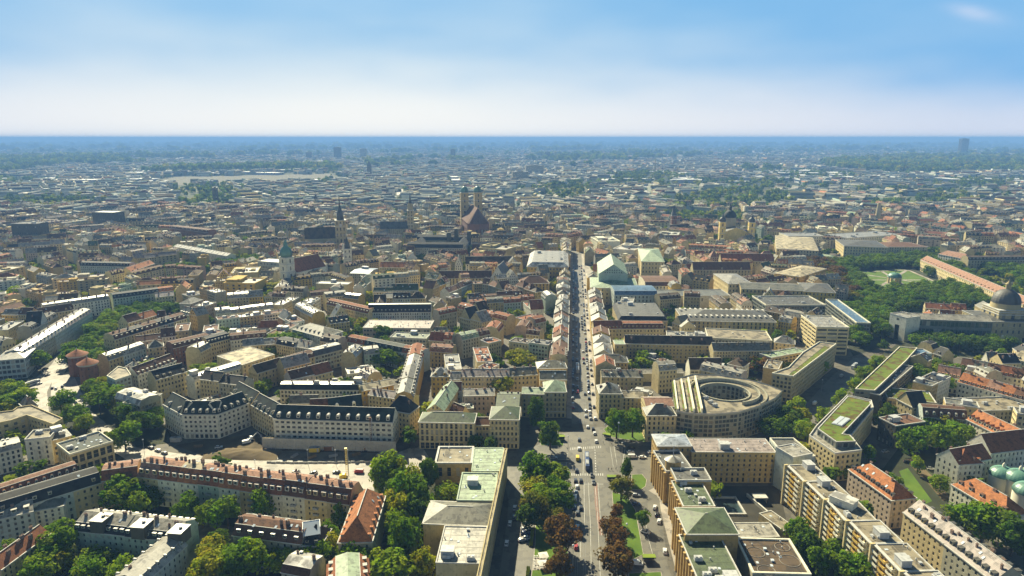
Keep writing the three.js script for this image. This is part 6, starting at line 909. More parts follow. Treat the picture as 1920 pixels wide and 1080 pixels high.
for (const [l, p] of [['green square with trees among the left roofs', [300, 505, 360, 500, 380, 515, 310, 522]], ['tree lined square left of the white store', [420, 498, 480, 488, 486, 500, 430, 510]], ['tree filled park right of the twin-towered church', [1000, 385, 1110, 365, 1120, 378, 1020, 400]], ['wooded square behind the domed church', [1240, 400, 1400, 405, 1380, 425, 1260, 420]], ['paved square before the opera house', [1092, 500, 1112, 498, 1108, 535, 1096, 535]]]) sheet('park_ground', l, p, 0.07, l.startsWith('paved') ? paleM : gardenM);

for (const l of [[974, 742, 1062, 738, 1064, 838, 1000, 842, 972, 852], [1124, 792, 1212, 788, 1216, 830, 1126, 826]]) claimPoly(px(l));      // the two corner greens of the avenue stay open
// ---------------------------------------------------------------- town houses: blocks between irregular streets
const pickW = (l) => { let t = 0; for (let i = 1; i < l.length; i += 2) t += l[i]; let q = rnd() * t; for (let i = 0; i < l.length; i += 2) { q -= l[i + 1]; if (q <= 0) return l[i]; } return l[0]; };
const inView = (x, z, m = 20) => { const q = toPx(x, 12, z); return q[2] > 0 && q[0] > -m && q[0] < 1920 + m && q[1] < 1080 + m; };
const cands = [];
function tryHouse(x, z, ux, uz, L, d, h, extra = {}) {
  { const q = toPx(x + (ux * L + uz * d) / 2, 0, z + (uz * L - ux * d) / 2); if (q[1] > 822) return false; }
  for (const [a, b] of [[0, 0], [L, 0], [0, d], [L, d], [L / 2, d / 2]]) { const X = x + ux * a + uz * b, Z = z + uz * a - ux * b; for (const k of areas) if (inside(X, Z, k)) return false; }
  if (!free(x, z, ux, uz, L, d, 0.8)) return false;
  claim(x, z, ux, uz, L, d);
  const cx = x + ux * L / 2 + uz * d / 2, cz = z + uz * L / 2 - ux * d / 2;
  if (inView(cx, cz, 60)) cands.push({ x, z, ux, uz, L, d, h, cx, cz, dist: Math.hypot(cx, cz), ...extra });
  return true;
}
// the two sides of the avenue: continuous fronts
for (const s of [-1, 1]) {
  let t = 40;
  while (t < 640) {
    const L = R(13, 21), h = R(15.5, 18), d = R(12, 15), o = av(s < 0 ? t : t + L, s * 10.4), x = o[0], z = o[1];
    const ux = s < 0 ? AV.dx : -AV.dx, uz = s < 0 ? AV.dz : -AV.dz;
    tryHouse(x, z, ux, uz, L, d, h, { ave: s, c: pickW(['light', 3, 'grey', 5, 'pink', 0.8, 'slate', 2, 'brown', 2.5, 'olive', 1.5, 'red', 0.8]), w: pickW(['cream', 4, 'stone', 2, 'white', 2, 'ochre', 2, 'pink', 1]) });
    t += L;
  }
}
// Voronoi-like blocks: the cell of each jittered point, cut by the half planes to its neighbours
const seeds = [];
const wallMix = ['cream', 5, 'white', 4, 'beige', 6, 'grey', 3, 'pink', 0.8, 'ochre', 1.4, 'bluewhite', 1, 'stone', 4, 'tan', 3, 'mint', 0.8, 'rose', 0.3];
for (let i = -20; i <= 20; i++) for (let j = 4; j < 21; j++) { const x = i * 90 + (j % 2) * 45 + R(-26, 26), z = -j * 84 + R(-24, 24); if (Math.abs(x) < -z * 0.86 + 90) seeds.push([x, z]); }
for (const [sx, sz] of seeds) {
  let cell = [[sx - 90, sz - 90], [sx - 90, sz + 90], [sx + 90, sz + 90], [sx + 90, sz - 90]];
  for (const [ox, oz] of seeds) {
    const dx = ox - sx, dz = oz - sz, dd = Math.hypot(dx, dz); if (dd < 1 || dd > 260) continue;
    const lim = dd / 2 - 6, nx = dx / dd, nz = dz / dd, out = [];
    cell.forEach((p, i) => { const q = cell[(i + 1) % cell.length], a = (p[0] - sx) * nx + (p[1] - sz) * nz - lim, b = (q[0] - sx) * nx + (q[1] - sz) * nz - lim; if (a <= 0) out.push(p); if (a * b < 0) { const t = a / (a - b); out.push([mix(p[0], q[0], t), mix(p[1], q[1], t)]); } });
    cell = out; if (cell.length < 3) break;
  }
  if (cell.length < 3) continue;
  let area = 0; cell.forEach((p, i) => { const n = cell[(i + 1) % cell.length]; area += p[0] * n[1] - n[0] * p[1]; }); if (area > 0) cell.reverse();
  const old = Math.abs(sx - 10) < 420 && sz > -1250, base = R(14.5, 17.5), left = sx < -60;
  if (rnd() < 0.13 && sz < -680) { const a = R(0, 3.14), L = R(34, 52), d = R(26, 38); tryHouse(sx - Math.cos(a) * L / 2 - Math.sin(a) * d / 2, sz - Math.sin(a) * L / 2 + Math.cos(a) * d / 2, Math.cos(a), Math.sin(a), L, d, R(15, 20), { roof: 'f', c: pickW(['light', 5, 'white', 3, 'gravel', 3, 'sand', 2]), hall: true }); }
  const mainC = old ? pickW(['brown', 8, 'red', 3.6, 'umber', 4, 'grey', 4, 'light', 4, 'dark', 1.5, 'orange', 1, 'olive', 1.5]) : left ? pickW(['brown', 6, 'olive', 2, 'grey', 5, 'light', 6, 'dark', 2.5, 'red', 2, 'pink', 1.5, 'slate', 2, 'orange', 0.6, 'umber', 2]) : pickW(['brown', 7, 'olive', 2, 'grey', 5, 'light', 4, 'dark', 2, 'red', 3.5, 'rose', 1, 'slate', 2, 'orange', 1, 'umber', 2, 'copper', 0.8]), mainR = pickW(['g', 5, 'm', 3.4, 'f', 1.6, 'h', 0.4]);
  cell.forEach((p, i) => {
    const q = cell[(i + 1) % cell.length], l = Math.hypot(q[0] - p[0], q[1] - p[1]), ux = (q[0] - p[0]) / l, uz = (q[1] - p[1]) / l, d = R(11, 13), eh = base + R(-0.8, 0.8), er = rnd() < 0.75 ? mainR : pick(['g', 'm', 'f']); let t = 0;
    while (t < l - 9) { let L = Math.min(R(old ? 12 : 16, old ? 22 : 32), l - 9 - t); if (l - 9 - t - L < 7) L = l - 9 - t; if (L > 6) tryHouse(p[0] + ux * t, p[1] + uz * t, ux, uz, L, d, eh + (rnd() < 0.6 ? R(-0.3, 0.3) : R(-1.6, 1.6)), { roof: old && rnd() < 0.13 && L < 16 ? 'x' : rnd() < 0.85 ? er : pick(['g', 'm', 'h']), c: rnd() < 0.6 ? mainC : undefined }); t += Math.max(L, 3); }
  });
  const turn = R(0, 3.14), n = rnd() < 0.25 ? 0 : old ? 8 : 4;
  for (let k = 0; k < n; k++) { const a = turn + (k % 2) * Math.PI / 2, L = R(9, 22), d = R(7, 12); tryHouse(sx + R(-26, 26), sz + R(-26, 26), Math.cos(a), Math.sin(a), L, d, R(5, 13), { yard: true }); }
}
for (const k of cands) {
  const left = k.cx < -60;
  k.w ??= pickW(wallMix);
  k.c ??= k.yard ? pickW(['light', 4, 'gravel', 3, 'grey', 4, 'copper', 1, 'brown', 3, 'white', 1.4, 'red', 1]) : left ? pickW(['brown', 6, 'grey', 5, 'light', 8, 'dark', 2.5, 'red', 2, 'pink', 1.5, 'slate', 2, 'orange', 0.5, 'umber', 2]) : pickW(['brown', 6, 'grey', 5, 'light', 6, 'dark', 2, 'red', 3.5, 'rose', 1, 'slate', 3, 'orange', 1, 'umber', 3, 'copper', 0.6]);
  k.roof ??= k.ave ? pick(['g', 'g', 'm', 'h']) : k.yard ? pick(['f', 'f', 'g', 'h']) : pickW(['g', 5, 'm', 3, 'x', k.L < 14 && k.cx > -150 ? 4 : 0.6, 'h', 0.8, 'f', 0.8]);
  k.rh = k.roof === 'x' ? k.L * R(0.45, 0.75) : k.roof === 'm' ? R(2, 3.4) : k.ave ? R(3, 4.6) : R(3.6, 6.6);
  k.dn = k.roof === 'm' || (k.roof === 'g' && k.rh > 4.4 && rnd() < 0.6) ? Math.max(1, Math.floor(k.L / 4)) : 0;
}
cands.sort((a, b) => a.dist - b.dist);
const NEAR = 250, near = cands.slice(0, NEAR), rest = cands.slice(NEAR);
const ordinal = (n) => { const a = ['', 'first', 'second', 'third', 'fourth', 'fifth', 'sixth', 'seventh', 'eighth', 'ninth', 'tenth', 'eleventh', 'twelfth', 'thirteenth', 'fourteenth', 'fifteenth', 'sixteenth', 'seventeenth', 'eighteenth', 'nineteenth', 'twentieth']; return a[n] ?? (n < 30 ? 'twenty-' + a[n - 20] : n < 40 ? (n === 30 ? 'thirtieth' : 'thirty-' + a[n - 30]) : n + 'th'); };
const roofWord = { light: 'pale grey', slate: 'slate grey', umber: 'dark brown', gravel: 'gravel', copper: 'green copper', rose: 'rose red', pink: 'pinkish', dark: 'black', sand: 'sand' }, shapeWord = { g: 'gable', x: 'front gable', m: 'mansard', h: 'hipped', f: 'flat' }, wallWord = { bluewhite: 'bluish white', mint: 'pale green', stone: 'stone', rose: 'rose', ochre: 'yellow' };
const seenLabel = new Map();
for (const k of near) {
  const m = marks.map((q) => [Math.hypot(q[1] - k.cx, q[2] - k.cz), q]).sort((a, b) => a[0] - b[0])[0][1];
  const rel = Math.abs(k.cx - m[1]) > Math.abs(k.cz - m[2]) ? (k.cx < m[1] ? 'left of' : 'right of') : k.cz < m[2] ? 'behind' : 'before';
  const kind = `${wallWord[k.w] ?? k.w} ${k.yard ? 'yard house' : k.hall ? 'large block' : 'house'} with ${roofWord[k.c] ?? k.c} ${shapeWord[k.roof]} roof`, key = `${kind} ${rel} ${m[0]}`, n = (seenLabel.get(key) ?? 0) + 1;
  seenLabel.set(key, n);
  const label = k.ave ? '' : n === 1 ? key : `${kind}, ${ordinal(n)} nearest such ${rel} ${m[0].replace(/^the /, '')}`;
  let lab = label; if (k.ave) { const kk = 'ave' + k.ave, c = (seenLabel.get(kk) ?? 0) + 1; seenLabel.set(kk, c); lab = `${wallWord[k.w] ?? k.w} ${roofWord[k.c] ?? k.c} roofed house, ${ordinal(c)} from the square on the avenue's ${k.ave < 0 ? 'shaded left' : 'sunlit right'} side`; }
  if (lab.split(' ').length > 16) lab = lab.replace(' such', '').replace(' nearest', '');
  house(lab, 'house', 'old_town_house', k, { h: k.h, d: k.d, w: k.w, c: k.c, roof: k.roof, rh: k.rh, mh: 3.4, si: 1.9, f: k.roof === 'f' && rnd() < 0.4 ? { ...f0, ww: 1.8 } : { ...f0, bw: R(2.4, 3) }, sides: k.yard ? 'f' : 'fb' + (rnd() < 0.3 ? 'lr' : ''), dorm: k.dn ? { n: k.dn, w: 1.4, h: 1.3, k: rnd() < 0.2 ? 'gable' : 'flat', jit: 0.6, skip: 0.15 } : null, dc: rnd() < 0.4 ? 'light' : undefined, chim: Math.floor(R(1, 4)), sky: k.roof === 'f' ? 1 : Math.floor(R(0, 4)), plant: k.roof === 'f' ? Math.floor(k.hall ? R(5, 9) : R(2, 5)) : 0, fire: rnd() < 0.3 }, 'houses of the old town');
}
// ---------------------------------------------------------------- the town beyond: too many to tell apart
function crowd(name, label) { const o = new THREE.Group(); o.name = name; scene.add(o); tag(o, label, null, null, 'stuff'); return o; }
function instances(name, geo, m, list, parent, tint) {
  const im = new THREE.InstancedMesh(geo, m, list.length); im.name = name; im.userData.kind = 'stuff'; im.castShadow = im.receiveShadow = true;
  const M = new THREE.Matrix4(), q = new THREE.Quaternion(), up = new THREE.Vector3(0, 1, 0), c = new THREE.Color();
  list.forEach((k, i) => { q.setFromAxisAngle(up, k.t); M.compose(new THREE.Vector3(k.x, k.y ?? 0, k.z), q, new THREE.Vector3(k.sx, k.sy, k.sz)); im.setMatrixAt(i, M); if (tint) { const [r, g, b] = k[tint]; im.setColorAt(i, c.setRGB(r, g, b)); } });
  parent.add(im); return im;
}
const white1 = mat('far wall', [1, 1, 1], T.plaster, 0.9), whiteT = mat('far tiled roof', [1, 1, 1], T.tile, 0.9), whiteF = mat('far flat roof', [1, 1, 1], T.flat, 0.7);
const jit = (c, a = 0.16) => { const k = 1 + (rnd() - 0.5) * 2 * a; return c.map((v) => v * k * (1 + (rnd() - 0.5) * 0.06)); };
const townO = crowd('farther_town', 'dense roofs of the farther old town, too many to tell apart');
const protoSpec = [['g', 5.4, 3], ['g', 4, 0], ['m', 2.6, 4], ['m', 2.4, 3], ['x', 8, 0], ['h', 4.4, 0], ['f', 0, 0], ['f', 0, 0], ['g', 6.2, 2]].map(([roof, rh, dn], i) => {
  const q = houseParts({ L: 15, d: 12, h: 16, roof, rh, mh: 3.4, si: 1.9, sides: 'fb', f: { ...f0, bw: 2.8 }, dorm: dn ? { n: dn, w: 1.4, h: 1.3, jit: 0.6 } : null, chim: 2 + i % 3, plant: roof === 'f' ? 4 : 0, sky: roof === 'f' ? 0 : 1 }, rng(900 + i));
  const put = (k) => { const g = k.g.clone(); g.clearGroups(); if (k.turn) g.rotateY(k.turn); if (k.tilt) g.rotateX(k.tilt); g.translate(k.x, k.y, k.z); g.deleteAttribute('color'); return g; };
  return { roof, wall: mergeGeometries([q.wall.geo(), q.trim.geo(), ...q.dormers.map(put), ...(roof === 'f' ? q.bits.map(put) : [])]), top: q.top.geo(), glass: q.glass.empty ? null : q.glass.geo(), chim: q.chimneys.length ? mergeGeometries(q.chimneys.map(put)) : null };
});
const byProto = protoSpec.map(() => []);
for (const k of rest) {
  const fit = protoSpec.map((p, i) => i).filter((i) => protoSpec[i].roof === k.roof), i = pick(fit);
  byProto[i].push({ x: k.x, z: k.z, t: Math.atan2(-k.uz, k.ux), sx: k.L / 15, sy: k.h / 16, sz: k.d / 12, wall: jit(WALL[k.w]), top: jit(ROOF[k.c]) });
}
protoSpec.forEach((p, i) => { const l = byProto[i]; if (!l.length) return; instances('house_wall', p.wall, white1, l, townO, 'wall'); instances('house_roof', p.top, p.roof === 'f' ? whiteF : whiteT, l, townO, 'top'); if (p.glass) instances('house_window', p.glass, glassM, l, townO); if (p.chim) instances('house_chimney', p.chim, chimM, l, townO); });
// the wide plain of the city
const plainO = crowd('far_city', 'hazy plain of roofs reaching to the horizon');
const simple = (roof) => { const q = houseParts({ L: 1, d: 1, h: 1, rh: 0.36, roof, sides: '', oh: 0.02, pw: 0.03, ph: 0.05 }, rng(1)); return [mergeGeometries([q.wall.geo(), q.trim.geo()]), q.top.geo()]; };
const [gw, gt] = simple('g'), [hw, ht] = simple('h'), [fw, ft] = simple('f');
const farG = [], farH = [], farF = [], farT = [];
const field = [px([262, 346, 330, 332, 500, 328, 622, 326, 632, 338, 560, 343, 420, 348]), px([742, 366, 748, 326, 757, 326, 757, 366])];
sheet('fairground', 'pale open fairground far away on the left', [262, 346, 330, 332, 500, 328, 622, 326, 632, 338, 560, 343, 420, 348], 0.3, mat('fairground gravel', [0.3, 0.29, 0.22], T.soil, 1));  sheet('far_street', 'bright straight far street left of the twin-towered church', [743, 366, 749, 326, 755, 326, 756, 366], 0.3, paleM);
const green = [[[0, 378], [140, 372], [220, 382], [150, 398], [0, 402]], [[320, 352], [440, 350], [460, 382], [350, 400], [330, 380]], [[225, 330], [330, 318], [620, 312], [640, 322], [330, 328]], [[1000, 348], [1110, 345], [1120, 366], [1010, 376]], [[1240, 378], [1420, 350], [1500, 380], [1420, 400], [1250, 398]], [[1540, 305], [1700, 296], [1920, 298], [1920, 325], [1700, 330], [1560, 318]], [[1590, 382], [1800, 372], [1860, 385], [1640, 402]], [[560, 330], [640, 326], [640, 345], [590, 352]], [[0, 300], [200, 296], [260, 308], [0, 316]], [[1130, 330], [1230, 322], [1300, 334], [1180, 345]]].map((l) => px(l.flat()));
const isGreen = (x, z) => green.some((g) => inside(x, z, g)), isField = (x, z) => field.some((g) => inside(x, z, g));
for (let r = 1500; r < 24000;) {
  const cellR = 66 * (r < 4000 ? 1 : 1 + (r - 4000) / 3200), n = Math.floor(1.42 * r / (cellR * 1.35)); const wood = (x, z) => fbm(((x / 4200) % 1 + 1) % 1, ((z / 4200) % 1 + 1) % 1, 6, 120, 4);
  for (let i = 0; i < n; i++) {
    const a = -0.71 + 1.42 * (i + rnd()) / n, x = Math.sin(a) * (r + R(-20, 20)), z = -Math.cos(a) * (r + R(-20, 20)); if (-z < 1640 && r < 1900) continue; if (isField(x, z)) continue;
    const turn = Math.floor(fbm(((x / 2600) % 1 + 1) % 1, ((z / 2600) % 1 + 1) % 1, 5, 130, 2) * 9) * 0.35 + (rnd() < 0.5 ? 0 : Math.PI / 2), g = isGreen(x, z), wd = wood(x, z);
    if (g || (r > 2600 && wd > 0.66)) { for (let k = 0; k < (g ? 5 : 3); k++) farT.push({ x: x + R(-45, 45), z: z + R(-40, 40), t: R(0, 6), s: Math.min(56, R(7, 13) * (r > 4000 ? 1.9 + (r - 4000) / 4000 : 1)) }); continue; }
    const big_ = r > 4000 ? 1 + (r - 4000) / 5200 : 1, bc = pickW(['brown', 4, 'grey', 6, 'light', 9, 'dark', 2, 'red', 3, 'pink', 1.5, 'slate', 2, 'white', 1.5, 'orange', 0.7]), ct = Math.cos(turn), st = Math.sin(turn);
    for (const [u, v, q] of [[0, 19, 0], [0, -19, 0], [27, 0, 1], [-27, 0, 1], [R(-8, 8), R(-5, 5), 2]]) {
      if (rnd() < 0.16) continue;
      const L = (q === 0 ? R(34, 58) : q === 1 ? R(20, 34) : R(14, 26)) * big_, d = (q === 2 ? R(9, 18) : R(11.5, 14)) * big_, h = q === 2 ? R(5, 12) : R(11, 18), U = u * big_ + R(-2, 2), W = v * big_ + R(-2, 2), e = { x: x + U * ct + W * st, z: z - U * st + W * ct, t: turn + (q === 1 ? Math.PI / 2 : 0), sy: h, wall: jit(WALL[pickW(['white', 6, 'grey', 4, 'bluewhite', 4, 'cream', 3, 'beige', 2, 'mint', 1])]), top: jit(ROOF[rnd() < 0.6 ? bc : pickW(['brown', 5, 'grey', 4, 'light', 5, 'dark', 2, 'red', 3, 'slate', 2])]), sx: Math.min(L, 118), sz: Math.min(d, 60) };
      const ce = Math.cos(e.t), se = Math.sin(e.t); e.x -= L / 2 * ce - d / 2 * se; e.z += L / 2 * se + d / 2 * ce;   // a house grows from its front left corner
      if (q === 2 || rnd() < 0.2) farF.push({ ...e, top: jit(ROOF[pickW(['light', 5, 'gravel', 3, 'white', 3, 'grey', 2])]) }); else if (rnd() < 0.85) farG.push(e); else farH.push(e);
    }
    for (let k = 0; k < 6; k++) farT.push({ x: x + R(-50, 50) * big_, z: z + R(-45, 45) * big_, t: R(0, 6), s: Math.min(45, R(4.5, 8.5) * big_) });
  }
  r += cellR * 1.05;
}
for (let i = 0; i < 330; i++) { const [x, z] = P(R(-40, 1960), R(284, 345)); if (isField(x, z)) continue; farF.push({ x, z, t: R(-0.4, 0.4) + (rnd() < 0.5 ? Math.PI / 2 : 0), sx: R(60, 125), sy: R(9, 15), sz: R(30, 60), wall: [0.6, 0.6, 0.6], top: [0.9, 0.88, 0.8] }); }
instances('house_wall', gw, white1, farG, plainO, 'wall'); instances('house_roof', gt, whiteT, farG, plainO, 'top'); instances('house_wall', hw, white1, farH, plainO, 'wall'); instances('house_roof', ht, whiteT, farH, plainO, 'top'); instances('hall_wall', fw, white1, farF, plainO, 'wall'); instances('hall_roof', ft, whiteF, farF, plainO, 'top');
// low hills along the horizon
{ const m = new MB(), N = 160, ring_ = (i, k) => { const a = -1.1 + 2.2 * i / N, d = [36000, 42000, 50000][k], y = k === 1 ? 10 + 130 * fbm(i / N, 0.3, 22, 140, 4) : k === 2 ? 90 + 125 * fbm(i / N, 0.6, 18, 150, 4) : 0; return [Math.sin(a) * d, y, -Math.cos(a) * d]; }; for (let i = 0; i < N; i++) for (let k = 0; k < 2; k++) m.poly([ring_(i, k), ring_(i + 1, k), ring_(i + 1, k + 1), ring_(i, k + 1)], [0, 1, 0.2]); struct('hills', m.geo(), mat('far hills', [0.4, 0.4, 0.42], null, 1), 'low wooded hills along the horizon'); }
console.log('houses', cands.length, 'far', farG.length + farH.length + farF.length, 'trees', farT.length);
// ---------------------------------------------------------------- trees
const nearTrees = [
  // label, x, y, crown px, height, shape, leaf
  ['large green chestnut left of the crossing', 1005, 880, 54, 15, 'round', 'green'], ['dark chestnut below it beside the side street', 1003, 945, 42, 14, 'round', 'olive'], ['green chestnut at the edge of the lower avenue', 1049, 930, 52, 14, 'round', 'green'], ['small brownish tree between the green and copper chestnuts', 1047, 968, 28, 9, 'round', 'olive'], ['large copper brown chestnut left of the lower avenue', 1050, 1000, 56, 14, 'wide', 'copper'], ['smaller copper chestnut by the cafe parasols', 1044, 1058, 42, 12, 'round', 'copper'], ['dark tree below the dark chestnut', 992, 965, 34, 11, 'round', 'dark'],
  ['dark conifer by the round lawn', 1175, 876, 24, 12, 'cone', 'dark'], ['rounded olive tree right of the bus shelter', 1165, 912, 40, 11, 'round', 'olive'], ['small copper tree at the head of the right hand row', 1156, 963, 24, 8, 'round', 'copper'], ['second copper tree of the right hand row', 1152, 988, 36, 10, 'round', 'copper'], ['third copper tree of the right hand row', 1156, 1015, 36, 11, 'round', 'copper'], ['large copper chestnut nearest in the right hand row', 1155, 1050, 58, 13, 'wide', 'copper'], ['small green tree at the car park', 1206, 970, 24, 8, 'round', 'green'],
  ['tall dark tree at the left avenue corner', 1011, 772, 32, 18, 'tall', 'dark'], ['broad dark tree nearest the left avenue corner', 1032, 810, 40, 16, 'round', 'dark'], ['large tree at the right avenue corner', 1157, 790, 36, 16, 'round', 'green'], ['second large tree beside the brown hipped house', 1187, 788, 40, 16, 'round', 'green'], ['small tree before the low dark link', 893, 828, 30, 9, 'round', 'dark'], ['small tree before the tall cream palace', 920, 832, 24, 8, 'round', 'dark'],
  ['large bright feathery tree by the ring road', 738, 878, 66, 18, 'tall', 'fresh'], ['dark tree between the ring road and the museum', 797, 890, 40, 18, 'tall', 'dark'], ['large leafy tree left of the museum', 768, 930, 68, 19, 'round', 'green'], ['tall tree beside the orange end wing', 748, 1005, 52, 19, 'tall', 'green'], ['slim tree against the cream museum wall', 782, 1000, 34, 15, 'tall', 'green'], ['bright tree in the museum courtyard', 838, 925, 44, 10, 'wide', 'fresh'], ['yellowish tree at the bottom by the flat museum roof', 790, 1058, 44, 13, 'round', 'lime'], ['broad bright tree at the bottom edge left of the museum', 730, 1068, 78, 14, 'round', 'fresh'], ['tree below the orange end wing', 668, 1040, 66, 13, 'round', 'green'], ['green tree under the glazed studio', 590, 1040, 60, 13, 'round', 'green'], ['tree right of the brown courtyard houses', 618, 1000, 34, 13, 'round', 'green'], ['slim tree by the white balconies of the red row', 634, 965, 32, 13, 'tall', 'green'],
  ['large tree in the courtyard below the red bend', 228, 920, 66, 16, 'round', 'green'], ['second tree in the courtyard below the red bend', 258, 945, 34, 12, 'round', 'fresh'], ['courtyard tree above the grey roofed row', 345, 950, 44, 12, 'round', 'green'], ['tree behind the right stair tower', 425, 955, 52, 14, 'round', 'green'], ['tree between the red row and the brown courtyard roofs', 495, 945, 44, 14, 'round', 'green'], ['small tree in the middle of the upper courtyard', 378, 965, 26, 10, 'round', 'fresh'], ['tree close to the balconies of the red row', 520, 935, 30, 12, 'tall', 'dark'],
  ['large bright tree in the lower left courtyard', 110, 1020, 60, 15, 'round', 'green'], ['tree at the bottom left corner courtyard', 80, 1068, 56, 12, 'round', 'fresh'], ['tree beside the curved grey roof wing', 235, 1070, 56, 12, 'round', 'fresh'], ['small tree at the far left bottom', 20, 1030, 26, 9, 'round', 'fresh'], ['row tree at the bottom beside the lower courtyard', 165, 1070, 60, 12, 'round', 'green'],
  ['broad tree at the bottom right of the curved wing', 440, 1045, 70, 14, 'round', 'green'], ['yellow green tree at the bottom left of the brown houses', 395, 1065, 62, 13, 'round', 'lime'], ['tall tree right of the curved grey wing', 480, 1040, 56, 15, 'tall', 'fresh'], ['bright tree at the bottom below the brown courtyard houses', 530, 1048, 46, 11, 'round', 'fresh'],
  ['tree at the bend of the ring road', 232, 815, 44, 14, 'round', 'green'], ['second tree at the bend of the ring road', 208, 825, 34, 12, 'round', 'fresh'], ['tree on the road island by the fork', 112, 752, 40, 13, 'round', 'green'], ['second tree on the road island', 142, 775, 42, 13, 'round', 'green'], ['third tree on the road island near the cars', 158, 790, 34, 11, 'round', 'fresh'], ['large tree before the glass house', 185, 748, 56, 15, 'round', 'green'], ['tree beside the modern glass house', 235, 772, 44, 14, 'round', 'dark'], ['small tree at the white corner block', 294, 790, 26, 9, 'round', 'green'], ['dark tree behind the modern glass house', 262, 790, 40, 14, 'round', 'dark'],
  ['tree at the left edge before the fork', 40, 745, 44, 12, 'round', 'fresh'], ['dark tree at the left edge', 12, 755, 50, 12, 'round', 'green'], ['tree below the glass fronted office', 66, 672, 42, 14, 'round', 'green'],
  ['courtyard tree left of the big grey hipped house', 520, 645, 56, 15, 'round', 'green'], ['second courtyard tree by the big grey hipped house', 545, 640, 50, 15, 'round', 'dark'], ['tree at the corner of the courtyard garden', 498, 660, 40, 12, 'round', 'fresh'], ['tree inside the yellow row courtyard', 723, 668, 44, 14, 'round', 'green'], ['smaller tree beside it in the yellow row courtyard', 748, 675, 28, 11, 'round', 'fresh'], ['yellowish tree right of the low white hall', 680, 665, 30, 11, 'round', 'olive'], ['small round tree before the white courtyard block', 609, 705, 24, 9, 'round', 'lime'], ['tree behind the flat pinkish hall', 715, 622, 34, 13, 'round', 'dark'], ['tree in the gap by the long pale blue building', 640, 605, 40, 14, 'round', 'dark'], ['bright tree in the lane behind the glass house', 380, 692, 46, 9, 'wide', 'fresh'], ['tree at the yard of the modern white block', 560, 745, 34, 9, 'round', 'dark'],
  ['bright lime tree in the courtyard left of the avenue', 972, 672, 46, 13, 'wide', 'lime'], ['lime tree behind the green roofed wing', 943, 722, 38, 13, 'round', 'lime'], ['tree behind the white cubic house', 968, 640, 28, 11, 'round', 'fresh'],
  ['bright tree before the long olive roofed block', 1341, 592, 42, 12, 'round', 'lime'], ['dark tree by the tan residence wing', 1405, 563, 34, 14, 'round', 'dark'], ['second dark tree by the tan residence wing', 1376, 566, 26, 12, 'round', 'dark'], ['copper tree among the beige apartment blocks', 1424, 682, 40, 12, 'wide', 'copper'], ['small dark tree near the gabled glazed house', 1362, 682, 20, 10, 'tall', 'dark'], ['tree by the slatted office', 1462, 632, 20, 12, 'tall', 'green'], ['tree below the round atrium office', 1480, 780, 44, 13, 'round', 'dark'], ['tree at the end of the dark boulevard', 1455, 800, 50, 13, 'round', 'dark'], ['second tree at the end of the dark boulevard', 1500, 800, 34, 11, 'round', 'green'],
  ['bright tree left of the near green roofed block', 1512, 812, 34, 12, 'round', 'fresh'], ['boulevard tree beside the near green roof', 1545, 780, 30, 12, 'round', 'fresh'], ['boulevard tree above the near green roof', 1580, 745, 26, 12, 'round', 'fresh'], ['boulevard tree left of the middle green roof', 1602, 722, 28, 12, 'round', 'fresh'], ['boulevard tree right of the wide block', 1622, 700, 26, 12, 'round', 'fresh'], ['farthest boulevard tree by the middle green roof', 1645, 680, 26, 12, 'round', 'fresh'],
  ['tree between the two green roofed blocks', 1664, 775, 34, 15, 'tall', 'dark'], ['large tree in the leafy yard on the right', 1720, 825, 52, 15, 'round', 'green'], ['second large tree in the leafy yard', 1760, 818, 44, 16, 'tall', 'green'], ['broad tree in the leafy yard nearest the orange gables', 1802, 815, 54, 16, 'round', 'green'], ['small tree at the lawn on the right', 1722, 870, 22, 8, 'round', 'fresh'], ['shrub tree at the dark yard by the near green roof', 1630, 850, 22, 9, 'round', 'green'], ['tree beside the pink apartment house', 1678, 905, 30, 9, 'round', 'green'], ['bush tree near the pale corner house', 1765, 905, 30, 8, 'round', 'fresh'], ['low tree before the orange long house', 1790, 960, 40, 9, 'round', 'green'], ['large dark tree below the orange long house', 1845, 972, 74, 17, 'round', 'green'], ['dark tree at the right edge below the orange house', 1902, 1000, 56, 16, 'round', 'dark'],
  ['tree below the balcony block', 1500, 995, 40, 12, 'round', 'green'], ['second tree below the balcony block', 1512, 1020, 48, 13, 'round', 'dark'], ['third tree below the balcony block', 1540, 1048, 46, 12, 'round', 'green'], ['large tree at the bottom edge below the balcony block', 1606, 1066, 60, 13, 'round', 'green'], ['tree behind the middle green roofed block', 1730, 700, 34, 12, 'round', 'green'], ['second tree behind the middle green roofed block', 1765, 720, 36, 12, 'round', 'fresh'], ['tree in the rear yard on the right', 1800, 700, 28, 12, 'round', 'dark'],
  ['bright tree by the twisted streets on the left', 528, 537, 48, 13, 'wide', 'lime'], ['small bright tree beside the tan firewall', 585, 568, 26, 11, 'round', 'lime'], ['bright tree left of the dark courtyard block', 884, 466, 26, 15, 'round', 'lime'], ['tree on the left block roofs', 35, 548, 32, 13, 'round', 'fresh'],
];
for (const [l, x, y, w, h, k, leaf] of nearTrees) treeAt(l, x, y, w, h, k, leaf, 'trees of streets and courtyards');
